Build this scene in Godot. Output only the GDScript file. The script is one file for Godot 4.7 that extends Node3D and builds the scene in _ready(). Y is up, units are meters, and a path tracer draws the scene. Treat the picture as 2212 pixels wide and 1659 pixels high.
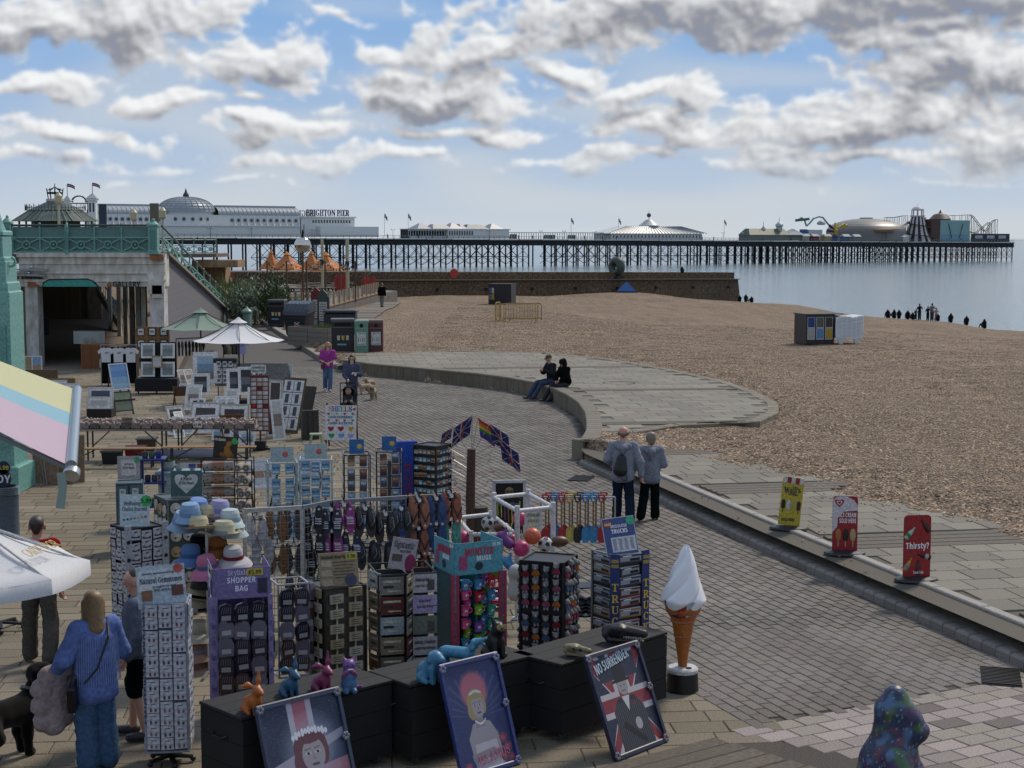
extends Node3D

const CAM_H:=5.1
const FOC:=3322.3
const PITCH:=.0932
const CENTRE:=Vector2(1106,829.5)
const SEA_Y:=-5.4

var rng:=RandomNumberGenerator.new()
var mats:={}
var used:={}
var noise:=FastNoiseLite.new()

# ---------------------------------------------------------------- mesh builder
class MB:
	var v:=PackedVector3Array()
	var n:=PackedVector3Array()
	var c:=PackedColorArray()
	var uv:=PackedVector2Array()
	var ix:=PackedInt32Array()
	var col:=Color(1,1,1)
	var xf:=Transform3D.IDENTITY
	func h(s: String) -> MB:
		col=Color(s).srgb_to_linear()
		return self
	func color(k: Color) -> MB:
		col=k
		return self
	func at(t: Transform3D) -> MB:
		xf=t
		return self
	func vert(p: Vector3,nn: Vector3,t:=Vector2.ZERO) -> int:
		v.append(xf*p)
		n.append((xf.basis*nn).normalized())
		c.append(col)
		uv.append(t)
		return v.size()-1
	func tri(a: int,b: int,d: int):
		ix.append(a)
		ix.append(d)
		ix.append(b)
	func quad(a: Vector3,b: Vector3,d: Vector3,e: Vector3) -> MB:
		var nn:=(b-a).cross(d-a)
		if nn.length_squared()<1e-14:
			nn=(d-a).cross(e-a)
		nn=nn.normalized()
		var i:=vert(a,nn,Vector2(0,1))
		vert(b,nn,Vector2(1,1))
		vert(d,nn,Vector2(1,0))
		vert(e,nn,Vector2(0,0))
		tri(i,i+1,i+2)
		tri(i,i+2,i+3)
		return self
	func tri3(a: Vector3,b: Vector3,d: Vector3) -> MB:
		var nn:=(b-a).cross(d-a).normalized()
		var i:=vert(a,nn)
		vert(b,nn)
		vert(d,nn)
		tri(i,i+1,i+2)
		return self
	func hexa(p: Array) -> MB:
		quad(p[4],p[5],p[6],p[7])
		quad(p[3],p[2],p[1],p[0])
		quad(p[1],p[2],p[6],p[5])
		quad(p[3],p[0],p[4],p[7])
		quad(p[2],p[3],p[7],p[6])
		quad(p[0],p[1],p[5],p[4])
		return self
	func box(o: Vector3,s: Vector3,b:=Basis.IDENTITY) -> MB:
		var h:=s*.5
		var p:=[]
		for y in [-h.y,h.y]:
			p.append(o+b*Vector3(-h.x,y,-h.z))
			p.append(o+b*Vector3(-h.x,y,h.z))
			p.append(o+b*Vector3(h.x,y,h.z))
			p.append(o+b*Vector3(h.x,y,-h.z))
		return hexa(p)
	func slab(o: Vector3,s: Vector3,e:=.01,b:=Basis.IDENTITY) -> MB:
		var h:=s*.5
		var p:=[]
		for k in [[-h.y,.0],[h.y-e,.0],[h.y,e]]:
			p.append(o+b*Vector3(-h.x+k[1],k[0],-h.z+k[1]))
			p.append(o+b*Vector3(-h.x+k[1],k[0],h.z-k[1]))
			p.append(o+b*Vector3(h.x-k[1],k[0],h.z-k[1]))
			p.append(o+b*Vector3(h.x-k[1],k[0],-h.z+k[1]))
		for r in [0,4]:
			for i in 4:
				var j:=(i+1) % 4
				quad(p[r+i],p[r+j],p[r+4+j],p[r+4+i])
		quad(p[8],p[9],p[10],p[11])
		quad(p[3],p[2],p[1],p[0])
		return self
	func bar(a: Vector3,b: Vector3,w: float,t: float) -> MB:
		var d:=b-a
		var l:=d.length()
		d /= l
		var up:=Vector3.UP if absf(d.y)<.95 else Vector3.FORWARD
		var s:=d.cross(up).normalized()
		return box((a+b)*.5,Vector3(w,t,l),Basis(s,d.cross(s),d))
	func tube(a: Vector3,b: Vector3,ra: float,rb:=-1.0,seg:=8,caps:=true) -> MB:
		if rb<.0:
			rb=ra
		var d:=(b-a).normalized()
		var up:=Vector3.UP if absf(d.y)<.95 else Vector3.RIGHT
		var s:=d.cross(up).normalized()
		var t:=d.cross(s)
		var i0:=v.size()
		for k in seg+1:
			var an:=TAU*k/seg
			var r:=s*cos(an)+t*sin(an)
			vert(a+r*ra,r,Vector2(float(k)/seg,1))
			vert(b+r*rb,r,Vector2(float(k)/seg,0))
		for k in seg:
			var i:=i0+k*2
			tri(i,i+2,i+3)
			tri(i,i+3,i+1)
		if caps:
			for e in 2:
				var o:=a if e==0 else b
				var rr:=ra if e==0 else rb
				if rr>.0005:
					var nn:=d*(-1.0 if e==0 else 1.0)
					var m:=vert(o,nn)
					for k in seg+1:
						var an:=TAU*k/seg
						vert(o+(s*cos(an)+t*sin(an))*rr,nn)
					for k in seg:
						if e==0:
							tri(m,m+2+k,m+1+k)
						else:
							tri(m,m+1+k,m+2+k)
		return self
	func path(pts: Array,r: float,seg:=6) -> MB:
		for i in pts.size()-1:
			tube(pts[i],pts[i+1],r,r,seg,true)
		return self
	func lathe(prof,seg:=16,o:=Vector3.ZERO,squash:=Vector2.ONE) -> MB:
		var rows: int=prof.size()
		for i in rows-1:
			var p: Vector2=prof[i]
			var q: Vector2=prof[i+1]
			var e:=q-p
			if e.length()<1e-5:
				continue
			var i0:=v.size()
			for k in seg+1:
				var an:=TAU*k/seg
				var cs:=Vector2(cos(an),sin(an))
				var nn:=Vector3(cs.x*e.y,-e.x,cs.y*e.y)
				vert(o+Vector3(cs.x*p.x*squash.x,p.y,cs.y*p.x*squash.y),nn,Vector2(float(k)/seg,1))
				vert(o+Vector3(cs.x*q.x*squash.x,q.y,cs.y*q.x*squash.y),nn,Vector2(float(k)/seg,0))
			for k in seg:
				var j:=i0+k*2
				tri(j,j+3,j+2)
				tri(j,j+1,j+3)
		return self
	func ball(o: Vector3,r: Vector3,seg:=12,rings:=8,b:=Basis.IDENTITY) -> MB:
		var i0:=v.size()
		for j in rings+1:
			var ph:=PI*j/rings
			for k in seg+1:
				var an:=TAU*k/seg
				var u:=Vector3(sin(ph)*cos(an),cos(ph),sin(ph)*sin(an))
				vert(o+b*(u*r),b*(u/r),Vector2(float(k)/seg,float(j)/rings))
		for j in rings:
			for k in seg:
				var i:=i0+j*(seg+1)+k
				tri(i,i+1,i+seg+2)
				tri(i,i+seg+2,i+seg+1)
		return self
	func prism(poly: PackedVector2Array,d: float,t: Transform3D) -> MB:
		var q:=poly
		if not Geometry2D.is_polygon_clockwise(q):
			pass
		else:
			q=poly.duplicate()
			q.reverse()
		var tr:=Geometry2D.triangulate_polygon(q)
		for e in 2:
			var nn:=t.basis*Vector3(0,0,1 if e==1 else -1)
			var i0:=v.size()
			for p in q:
				vert(t*Vector3(p.x,p.y,d*e),nn,Vector2(p.x,-p.y))
			for k in range(0,tr.size(),3):
				var a: Vector2=q[tr[k]]
				var b: Vector2=q[tr[k+1]]
				var g: Vector2=q[tr[k+2]]
				var ccw:=(b-a).cross(g-a)>.0
				if ccw==(e==1):
					tri(i0+tr[k],i0+tr[k+1],i0+tr[k+2])
				else:
					tri(i0+tr[k],i0+tr[k+2],i0+tr[k+1])
		for k in q.size():
			var a: Vector2=q[k]
			var b: Vector2=q[(k+1) % q.size()]
			quad(t*Vector3(a.x,a.y,0),t*Vector3(b.x,b.y,0),t*Vector3(b.x,b.y,d),t*Vector3(a.x,a.y,d))
		return self
	func sheet(rows: Array,two_sided:=.0) -> MB:
		var h:=rows.size()
		var w: int=rows[0].size()
		var i0:=v.size()
		for j in h:
			for k in w:
				var a: Vector3=rows[j][maxi(k-1,0)]
				var b: Vector3=rows[j][mini(k+1,w-1)]
				var e: Vector3=rows[maxi(j-1,0)][k]
				var f: Vector3=rows[mini(j+1,h-1)][k]
				var nn:=(b-a).cross(e-f).normalized()
				vert(rows[j][k]-nn*two_sided,nn,Vector2(float(k)/(w-1),float(j)/(h-1)))
		for j in h-1:
			for k in w-1:
				var i:=i0+j*w+k
				tri(i,i+w,i+w+1)
				tri(i,i+w+1,i+1)
		return self
	func mesh(m: Material) -> ArrayMesh:
		var am:=ArrayMesh.new()
		var a:=[]
		a.resize(Mesh.ARRAY_MAX)
		a[Mesh.ARRAY_VERTEX]=v
		a[Mesh.ARRAY_NORMAL]=n
		a[Mesh.ARRAY_COLOR]=c
		a[Mesh.ARRAY_TEX_UV]=uv
		a[Mesh.ARRAY_INDEX]=ix
		am.add_surface_from_arrays(Mesh.PRIMITIVE_TRIANGLES,a)
		am.surface_set_material(0,m)
		return am

# ---------------------------------------------------------------- helpers
func hx(s: String) -> Color:
	return Color(s).srgb_to_linear()
func jit(k: Color,a:=.1) -> Color:
	var f:=1.0+rn(-a,a)
	return Color(k.r*f*(1.0+rn(-a,a)*.25),k.g*f,k.b*f*(1.0+rn(-a,a)*.25))
func ray(x: float,y: float) -> Vector3:
	return (Basis(Vector3.RIGHT,-PITCH)*Vector3((x-CENTRE.x)/FOC,-(y-CENTRE.y)/FOC,-1.0)).normalized()
func G(x: float,y: float,h:=.0) -> Vector3:
	var d:=ray(x,y)
	return Vector3(0,CAM_H,0)+d*((h-CAM_H)/d.y)
func D(x: float,y: float,z: float) -> Vector3:
	var d:=ray(x,y)
	return Vector3(0,CAM_H,0)+d*(z/-d.z)
func W(x: float,z: float,y:=.0) -> Vector3:
	return Vector3(x,y,-z)
func numbered(s: String) -> String:
	if not used.has(s):
		used[s]=0
		return s
	used[s]+=1
	return "%s_%03d" % [s,used[s]]
func th(called: String,label: String,category: String,at:=Vector3.ZERO,turn:=.0,group:="") -> Node3D:
	var o:=Node3D.new()
	o.name=numbered(called)
	add_child(o)
	o.position=at
	o.rotation.y=turn
	tag(o,label,category,group)
	return o
func tag(o: Node,label: String,category: String,group:=""):
	o.set_meta("label",label)
	o.set_meta("category",category)
	if group!="":
		o.set_meta("group",group)
func pt(b: MB,called: String,parent: Node,m="matte",label:="") -> MeshInstance3D:
	var o:=MeshInstance3D.new()
	o.mesh=b.mesh(m if m is Material else mat(m))
	if parent==self:
		o.name=numbered(called)
		add_child(o)
	else:
		o.name=called
		parent.add_child(o,true)
	if label!="":
		o.set_meta("label",label)
	return o
func inst(mesh: Mesh,called: String,parent: Node,t: Transform3D) -> MeshInstance3D:
	var o:=MeshInstance3D.new()
	o.mesh=mesh
	o.name=called
	parent.add_child(o,true)
	o.transform=t
	return o
func structure(b: MB,called: String,m="matte") -> MeshInstance3D:
	var o:=pt(b,called,self,m)
	o.set_meta("kind","structure")
	return o
func copy(o: Node3D,at: Vector3,turn: float,label:="",group:="") -> Node3D:
	var r: Node3D=o.duplicate()
	r.name=numbered(String(o.name).rstrip("0123456789").trim_suffix("_"))
	add_child(r)
	r.position=at
	r.rotation.y=turn
	if label!="":
		r.set_meta("label",label)
	if group!="":
		r.set_meta("group",group)
	return r
func lay(b: MB,called: String,parent: Node,m="matte") -> MeshInstance3D:
	var o:=pt(b,called,parent,m)
	o.set_meta("kind","stuff")
	return o

var fonts:={}
func font(kind: String) -> SystemFont:
	if not fonts.has(kind):
		var f:=SystemFont.new()
		f.font_names=PackedStringArray([kind.replace(" bold","")])
		if kind.ends_with("bold"):
			f.font_weight=700
		fonts[kind]=f
	return fonts[kind]
func lt(s: String,h: float,t: Transform3D,k: Color,parent: Node,kind:="Droid Sans bold",deep:=.004,width:=.0,called:="lettering") -> MeshInstance3D:
	var tm:=TextMesh.new()
	tm.font=font(kind)
	tm.text=s
	tm.font_size=32
	tm.pixel_size=h/23.0
	tm.depth=deep
	tm.curve_step=3.0
	var o:=MeshInstance3D.new()
	o.mesh=tm
	tm.material=flat(k)
	o.name=called
	parent.add_child(o,true)
	o.transform=t
	if width>.0:
		var w:=tm.get_aabb().size.x
		if w>.001:
			o.transform=t*Transform3D(Basis.from_scale(Vector3(width/w,1,1)),Vector3.ZERO)
	return o
func flat(k: Color,rough:=.7) -> StandardMaterial3D:
	var key:="flat"+k.to_html()+str(rough)
	if not mats.has(key):
		var m:=StandardMaterial3D.new()
		m.albedo_color=k.linear_to_srgb()
		m.roughness=rough
		mats[key]=m
	return mats[key]
func noise_tex(freq: float,lo: Color,hi: Color,size:=512,normal:=false,kind:=FastNoiseLite.TYPE_SIMPLEX_SMOOTH,oct:=4,bump:=4.0) -> NoiseTexture2D:
	var f:=FastNoiseLite.new()
	f.noise_type=kind
	f.frequency=freq
	f.fractal_octaves=oct
	f.seed=11
	var t:=NoiseTexture2D.new()
	t.width=size
	t.height=size
	t.seamless=true
	t.noise=f
	t.as_normal_map=normal
	t.bump_strength=bump
	if not normal:
		var g:=Gradient.new()
		g.set_color(0,lo)
		g.set_color(1,hi)
		t.color_ramp=g
	return t
var shared:={}
func grain(key: String) -> NoiseTexture2D:
	if not shared.has(key):
		match key:
			"soft": shared[key]=noise_tex(.012,Color(.72,.72,.72),Color(1,1,1),512)
			"fine": shared[key]=noise_tex(.09,Color(.7,.7,.7),Color(1,1,1),512)
			"bump": shared[key]=noise_tex(.05,Color.BLACK,Color.WHITE,512,true)
			"weave": shared[key]=noise_tex(.25,Color.BLACK,Color.WHITE,256,true)
			"stain": shared[key]=noise_tex(.02,Color(.74,.71,.66),Color(1,1,1),512,false,FastNoiseLite.TYPE_PERLIN,6)
	return shared[key]
func mat(key: String) -> Material:
	if mats.has(key):
		return mats[key]
	var m:=StandardMaterial3D.new()
	m.vertex_color_use_as_albedo=true
	m.uv1_triplanar=true
	m.roughness=.85
	match key:
		"plain":
			m.uv1_triplanar=false
		"matte":
			m.albedo_texture=grain("soft")
			m.uv1_scale=Vector3.ONE*1.5
		"stone":
			m.albedo_texture=grain("fine")
			m.uv1_scale=Vector3.ONE*.9
			m.uv1_world_triplanar=true
			m.normal_enabled=true
			m.normal_texture=grain("bump")
			m.normal_scale=.5
			m.roughness=.75
			m.metallic_specular=.25
		"worn":
			m.albedo_texture=grain("stain")
			m.uv1_scale=Vector3(.35,.16,.35)
			m.uv1_world_triplanar=true
			m.normal_enabled=true
			m.normal_texture=grain("bump")
			m.normal_scale=.3
		"satin":
			m.albedo_texture=grain("soft")
			m.uv1_scale=Vector3.ONE*3.0
			m.roughness=.45
		"gloss":
			m.uv1_triplanar=false
			m.roughness=.18
		"paint":
			m.albedo_texture=grain("soft")
			m.uv1_scale=Vector3.ONE*2.0
			m.roughness=.4
		"metal":
			m.uv1_triplanar=false
			m.metallic=.9
			m.roughness=.35
		"mirror":
			m.uv1_triplanar=false
			m.metallic=1.0
			m.roughness=.06
		"cloth":
			m.albedo_texture=grain("fine")
			m.uv1_scale=Vector3.ONE*3.0
			m.normal_enabled=true
			m.normal_texture=grain("weave")
			m.normal_scale=.35
			m.roughness=.95
			m.metallic_specular=.1
			m.rim_enabled=true
			m.rim=.25
		"garment":
			m.albedo_texture=grain("soft")
			m.uv1_scale=Vector3.ONE*2.5
			m.normal_enabled=true
			m.normal_texture=noise_tex(.012,Color.BLACK,Color.WHITE,512,true,FastNoiseLite.TYPE_SIMPLEX_SMOOTH,4,14.0)
			m.normal_scale=.45
			m.roughness=.95
			m.metallic_specular=.1
		"hair":
			m.albedo_texture=noise_tex(.05,Color(.35,.33,.3),Color(1.15,1.1,1.05),512)
			m.uv1_scale=Vector3(9.0,.7,9.0)
			m.normal_enabled=true
			m.normal_texture=grain("bump")
			m.roughness=.5
		"skin":
			m.uv1_triplanar=false
			m.roughness=.55
		"wood":
			m.albedo_texture=noise_tex(.03,Color(.5,.47,.44),Color(1,1,1),512,false,FastNoiseLite.TYPE_PERLIN,6)
			m.uv1_scale=Vector3(.8,5.0,5.0)
			m.roughness=.8
		"canvas":
			m.albedo_texture=grain("fine")
			m.uv1_scale=Vector3.ONE*2.0
			m.backlight_enabled=true
			m.backlight=Color(.35,.35,.35)
			m.roughness=.9
		"leaf":
			m.uv1_triplanar=false
			m.roughness=.6
			m.backlight_enabled=true
			m.backlight=Color(.25,.3,.15)
		"clear":
			m=StandardMaterial3D.new()
			m.transparency=BaseMaterial3D.TRANSPARENCY_ALPHA
			m.albedo_color=Color(.9,.95,.95,.18)
			m.roughness=.08
	mats[key]=m
	return m

func body_mesh(bones: Array,cell: float,k: float,m) -> MeshInstance3D:
	for i in bones.size():
		var e=bones[i]
		if not e[0] is Vector3:
			bones[i]=[Vector3(e[0],e[1],e[2]),Vector3(e[3],e[4],e[5])]+e.slice(6)
	var lo:=Vector3.ONE*1e9
	var hi:=-lo
	for b in bones:
		var r:=Vector3.ONE*(maxf(b[2],b[3])+cell*2.0+k*.3)
		lo=lo.min(b[0]-r).min(b[1]-r)
		hi=hi.max(b[0]+r).max(b[1]+r)
	var nx:=int((hi.x-lo.x)/cell)+2
	var ny:=int((hi.y-lo.y)/cell)+2
	var nz:=int((hi.z-lo.z)/cell)+2
	var f:=PackedFloat32Array()
	f.resize(nx*ny*nz)
	f.fill(9.0)
	var near:=PackedFloat32Array()
	near.resize(nx*ny*nz)
	near.fill(9.0)
	var own:=PackedInt32Array()
	own.resize(nx*ny*nz)
	for bi in bones.size():
		var b=bones[bi]
		var a: Vector3=b[0]
		var e: Vector3=b[1]
		var ra: float=b[2]
		var rb: float=b[3]
		var sq: Vector3=b[5] if b.size()>5 else Vector3.ONE
		var mr:=Vector3.ONE*(maxf(ra,rb)+k+cell*2.0)/Vector3(minf(sq.x,1.0),minf(sq.y,1.0),minf(sq.z,1.0))
		var l:=(a.min(e)-mr-lo)/cell
		var h:=(a.max(e)+mr-lo)/cell
		var x0:=maxi(int(l.x),0)
		var y0:=maxi(int(l.y),0)
		var z0:=maxi(int(l.z),0)
		var x1:=mini(int(h.x)+1,nx-1)
		var y1:=mini(int(h.y)+1,ny-1)
		var z1:=mini(int(h.z)+1,nz-1)
		var ab:=(e-a)*sq
		var il:=1.0/maxf(ab.length_squared(),1e-9)
		for z in range(z0,z1+1):
			for y in range(y0,y1+1):
				var at:=(z*ny+y)*nx
				var p:=(lo+Vector3(x0,y,z)*cell-a)*sq
				var step:=cell*sq.x
				for x in range(x0,x1+1):
					var t:=clampf(p.dot(ab)*il,.0,1.0)
					var d:=(p-ab*t).length()-ra-(rb-ra)*t
					var i:=at+x
					var o:=f[i]
					var q:=k-absf(d-o)
					f[i]=minf(d,o)-(q*q*.25/k if q>.0 else .0)
					if d<near[i]:
						near[i]=d
						own[i]=bi
					p.x+=step
	var mb:=MB.new()
	var ids:={}
	var vs:=PackedVector3Array()
	var cs:=PackedColorArray()
	var sy:=nx
	var sz:=nx*ny
	var off:=[0,1,sy,sy+1,sz,sz+1,sz+sy,sz+sy+1]
	var corner:=[Vector3(0,0,0),Vector3(1,0,0),Vector3(0,1,0),Vector3(1,1,0),Vector3(0,0,1),Vector3(1,0,1),Vector3(0,1,1),Vector3(1,1,1)]
	var edges:=[0,1,2,3,4,5,6,7,0,2,1,3,4,6,5,7,0,4,1,5,2,6,3,7]
	var lim:=cell*1.8
	for z in nz-1:
		for y in ny-1:
			var row:=z*sz+y*sy
			for x in nx-1:
				var i:=row+x
				if absf(f[i])>lim:
					continue
				var neg:=0
				for q in 8:
					if f[i+off[q]]<.0:
						neg+=1
				if neg==0 or neg==8:
					continue
				var s:=Vector3.ZERO
				var cnt:=0
				for q in 12:
					var c0: int=edges[q*2]
					var c1: int=edges[q*2+1]
					var f0:=f[i+off[c0]]
					var f1:=f[i+off[c1]]
					if (f0<.0)!=(f1<.0):
						s+=(corner[c0] as Vector3).lerp(corner[c1],f0/(f0-f1))
						cnt+=1
				ids[i]=vs.size()
				vs.append(lo+(Vector3(x,y,z)+s/cnt)*cell)
				cs.append(bones[own[i]][4])
	var ns:=PackedVector3Array()
	ns.resize(vs.size())
	var ix:=PackedInt32Array()
	for i: int in ids:
		var f0:=f[i]
		for ax in 3:
			var st: int=[1,sy,sz][ax]
			var s1: int=[sy,sz,1][ax]
			var s2: int=[sz,1,sy][ax]
			if (f0<.0)==(f[i+st]<.0):
				continue
			if not (ids.has(i-s1) and ids.has(i-s2) and ids.has(i-s1-s2)):
				continue
			var a: int=ids[i]
			var b: int=ids[i-s1]
			var d: int=ids[i-s1-s2]
			var e: int=ids[i-s2]
			if f0>.0:
				var w:=b
				b=e
				e=w
			var nn:=(vs[d]-vs[a]).cross(vs[e]-vs[b])
			for q in [a,b,d,e]:
				ns[q]+=nn
			ix.append_array([a,d,b,a,e,d])
	var fold: bool=m is String and m=="garment"
	for i in ns.size():
		ns[i]=ns[i].normalized()
		if fold:
			var q:=vs[i]
			vs[i]+=ns[i]*(noise.get_noise_3d(q.x*6.0+q.y*4.0,q.y*11.0,q.z*6.0)*.009+noise.get_noise_3d(q.x*18.0,q.y*24.0+q.x*9.0,q.z*18.0)*.002)
	mb.v=vs
	mb.n=ns
	mb.c=cs
	mb.uv.resize(vs.size())
	mb.ix=ix
	var o:=MeshInstance3D.new()
	o.mesh=mb.mesh(m if m is Material else mat(m))
	return o
func soft(bones: Array,called: String,parent: Node,m="matte",cell:=.02,k:=.03,label:="") -> MeshInstance3D:
	var o:=body_mesh(bones,cell,k,m)
	o.name=called
	parent.add_child(o,true)
	if label!="":
		o.set_meta("label",label)
	return o

func V(x: float, y: float, z: float) -> Vector3:
	return Vector3(x, y, z)
const _s := "satin"
const _p := "paint"
const _w := "wood"
const _m := "metal"
const _c := "cloth"
const _g := "gloss"
const _v := "canvas"
const _r := "stone"
const _o := "worn"
const _f := "garment"
func rn(a: float, b: float) -> float:
	return lerpf(a, b, rng.randf())
const SB := "Droid Sans bold"
const RB := "Droid Serif bold"
func bY(a: float) -> Basis:
	return Basis(Vector3.UP, a)
func bX(a: float) -> Basis:
	return Basis(Vector3.RIGHT, a)
func bZ(a: float) -> Basis:
	return Basis(Vector3.BACK, a)
func T3(b: Basis, o: Vector3) -> Transform3D:
	return Transform3D(b, o)
func KC(k: Color) -> MB:
	return MB.new().color(k)
func bx(called: String, o: Node, k: String, x: float, y: float, z: float, w: float, h: float, d: float, m = "matte") -> MeshInstance3D:
	return pt(K(k).box(Vector3(x, y, z), Vector3(w, h, d)), called, o, m)
func K(s: String) -> MB:
	return MB.new().color(Color(s).srgb_to_linear())
func V2(x: float, y: float) -> Vector2:
	return Vector2(x, y)
func PV(a: Array) -> PackedVector2Array:
	var r := PackedVector2Array()
	for i in range(0, a.size(), 2):
		r.append(Vector2(a[i], a[i + 1]))
	return r

# ---------------------------------------------------------------- scene order
func _ready():
	rng.seed=7
	noise.seed=5
	noise.frequency=1.0
	noise.fractal_type=FastNoiseLite.FRACTAL_NONE
	setup_camera()
	setup_light()
	build_sea_and_beach()
	build_ground()
	build_all()

func build_all():
	build_pier()
	build_gallery()
	build_shelter()
	build_lamp_column()
	build_bar()
	build_bins()
	build_beach_objects()
	build_people()
	build_market()
	build_gifts()
	build_foreground()

func setup_camera():
	var cam:=Camera3D.new()
	cam.name="camera"
	add_child(cam)
	cam.position=V(0,CAM_H,0)
	cam.rotation=V(-PITCH,0,0)
	cam.fov=rad_to_deg(2.0*atan(829.5/FOC))
	cam.near=.1
	cam.far=60000.0
	cam.current=true

func setup_light():
	var we:=WorldEnvironment.new()
	we.name="environment"
	var e:=Environment.new()
	e.background_mode=Environment.BG_SKY
	e.tonemap_mode=Environment.TONE_MAPPER_LINEAR
	e.tonemap_exposure=1.14
	e.background_energy_multiplier=1.0
	e.sdfgi_enabled=true
	e.ssao_enabled=true
	e.ssil_enabled=true
	var sky:=Sky.new()
	var pm:=PanoramaSkyMaterial.new()
	pm.panorama=ImageTexture.create_from_image(sky_image())
	sky.sky_material=pm
	e.sky=sky
	we.environment=e
	add_child(we)
	var sun:=DirectionalLight3D.new()
	sun.name="sun"
	sun.light_energy=.85
	sun.light_color=Color(1.0,.95,.88)
	sun.light_angular_distance=10.0
	sun.shadow_enabled=true
	add_child(sun)
	sun.look_at_from_position(V(30,55,-38),Vector3.ZERO)

# ---------------------------------------------------------------- sky
const CLOUDS:=[
	[300,70,260,95,1.0],[560,150,150,60,.9],[130,95,150,60,.9],[70,215,150,38,.9],[350,222,130,34,.9],[190,305,230,32,.85],[560,215,110,28,.6],
	[1020,120,190,52,1.0],[1250,160,120,36,.85],[960,222,230,52,1.0],[650,285,150,34,.9],[1010,290,170,30,.8],[760,55,90,22,.6],
	[1500,45,420,75,1.05],[1950,20,420,85,1.1],[1400,215,170,40,.85],[1480,290,260,45,.95],[1820,270,300,70,1.0],[2080,165,230,90,1.0],[2150,320,250,60,.95],
	[750,350,330,32,.75],[1250,355,300,26,.6],[1750,350,350,30,.75],[180,365,300,26,.6],[1950,100,180,40,.9],[900,0,300,22,.6],[2000,390,300,20,.4],[500,395,400,18,.4]]
func cloud_at(x: float,y: float,wild: float) -> float:
	var base:=.0
	if wild<1.0:
		var wx:=x+noise.get_noise_2d(x*.004,y*.006+31.0)*90.0
		var wy:=y+noise.get_noise_2d(x*.004+77.0,y*.006)*36.0
		var p:=-.5
		for k in CLOUDS:
			var dy: float=(wy-k[1])/k[3]
			if dy>1.6 or dy<-1.7:
				continue
			if dy>.0:
				dy*=1.3
			var dx: float=(wx-k[0])/k[2]
			var g: float=k[4]*1.3-sqrt(dx*dx+dy*dy)*1.1
			if g>p:
				p=g
		base=p
	if wild>.0:
		base=lerpf(base,noise.get_noise_2d(x*.0016,y*.0034)*1.1+noise.get_noise_2d(x*.005,y*.009)*.5+.15,wild)
	return base+noise.get_noise_2d(x*.009,y*.014)*.40+(.28-absf(noise.get_noise_2d(x*.013+50.0,y*.019)))*.40+(.28-absf(noise.get_noise_2d(x*.028,y*.038+9.0)))*.20+(.28-absf(noise.get_noise_2d(x*.06,y*.08+4.0)))*.07
func sky_colour(x: float,y: float) -> Color:
	var wild:=smoothstep(1500.0,2100.0,absf(x-1106.0))
	wild=maxf(wild,smoothstep(-60.0,-400.0,y))
	var el:=(518.8-y)/FOC
	var up:=clampf(el/.16,.0,1.0)
	var blue:=Color(.585,.62,.645).lerp(Color(.20,.385,.68),pow(up,.7))
	if el>.16:
		blue=blue.lerp(Color(.15,.30,.60),clampf((el-.16)/.8,.0,1.0))
	var haze:=smoothstep(510.0,300.0,y)
	var veil:=smoothstep(-.5,.7,noise.get_noise_2d(x*.002,y*.009+5.0))*lerpf(.75,.3,up)
	blue=blue.lerp(Color(.56,.60,.635),veil)
	var d:=cloud_at(x,y,wild)
	var a:=smoothstep(-.12,.36,d)*lerpf(.12,.97,haze)
	if a<.004:
		return blue/1.05
	var near:=cloud_at(x+8.0,y-11.0,wild)
	var far:=cloud_at(x+30.0,y-48.0,wild)
	var lum:=.66+(d-near)*.42-smoothstep(.0,1.15,far)*.33+.06*(1.0-smoothstep(.0,.5,d))
	lum=clampf(lum,.2,.86)
	var k:=Color(lum*.985,lum*1.0,lum*1.0+.04*(1.0-lum))
	k=k.lerp(Color(.56,.595,.625),.7*(1.0-haze))
	return blue.lerp(k,a)/1.05
func sky_image() -> Image:
	var w:=768
	var h:=384
	var low:=Image.create(w,h,false,Image.FORMAT_RGBA8)
	var ground:=Color(.16,.19,.22).linear_to_srgb()
	low.fill(ground)
	var per:=TAU*FOC/w
	for j in h/2+2:
		for i in w:
			var xx:=(i if i<w/2 else i-w)*per
			low.set_pixel(i,j,sky_colour(1106.0+xx,minf(518.8-(h*.5-j-.5)*PI*FOC/h,517.0)).linear_to_srgb())
	low.resize(4096,2048,Image.INTERPOLATE_CUBIC)
	per=TAU*FOC/4096.0
	for j in range(870,1026):
		for i in range(-330,330):
			low.set_pixel(posmod(i,4096),j,sky_colour(1106.0+(i+.5)*per,minf(518.8-(1024.0-j-.5)*per,517.0)).linear_to_srgb())
	return low

# ---------------------------------------------------------------- sea and beach
const BEACH:=[[8,44,.36],[5,60,.4],[-4,85,.42],[-10,100,.3],[14,70,-.3],[20,98,-1.5],[32,98,-2.2],[42,160,-3.2],[50,152,-3.7],[-1.3,166,-1.75],[-15,180,-1.5],[14.7,207,-1.95],[32,224,-3.2],[12,31,.28],[20,40,.1],[16,50,.0],[30,60,-.7],[9,24,.3],[14,26,.28],[27,190,-2.3],[-30,150,.0],[-40,200,.0],[60,110,-3.4],[30,30,.0]]
func crest(x: float,z: float) -> float:
	var a:=V2(50,150)
	var b:=V2(27,190)
	var d:=(b-a).normalized()
	return (V2(x,z)-a).dot(V2(-d.y,d.x)*-1.0)
var slab_edge_poly:=PackedVector2Array()
func edge_distance(p: Vector2,poly: PackedVector2Array) -> float:
	var best:=1e9
	for i in poly.size():
		best=minf(best,p.distance_squared_to(Geometry2D.get_closest_point_to_segment(p,poly[i],poly[(i+1) % poly.size()])))
	return sqrt(best)*(-1.0 if inside(p,poly) else 1.0)
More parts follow.
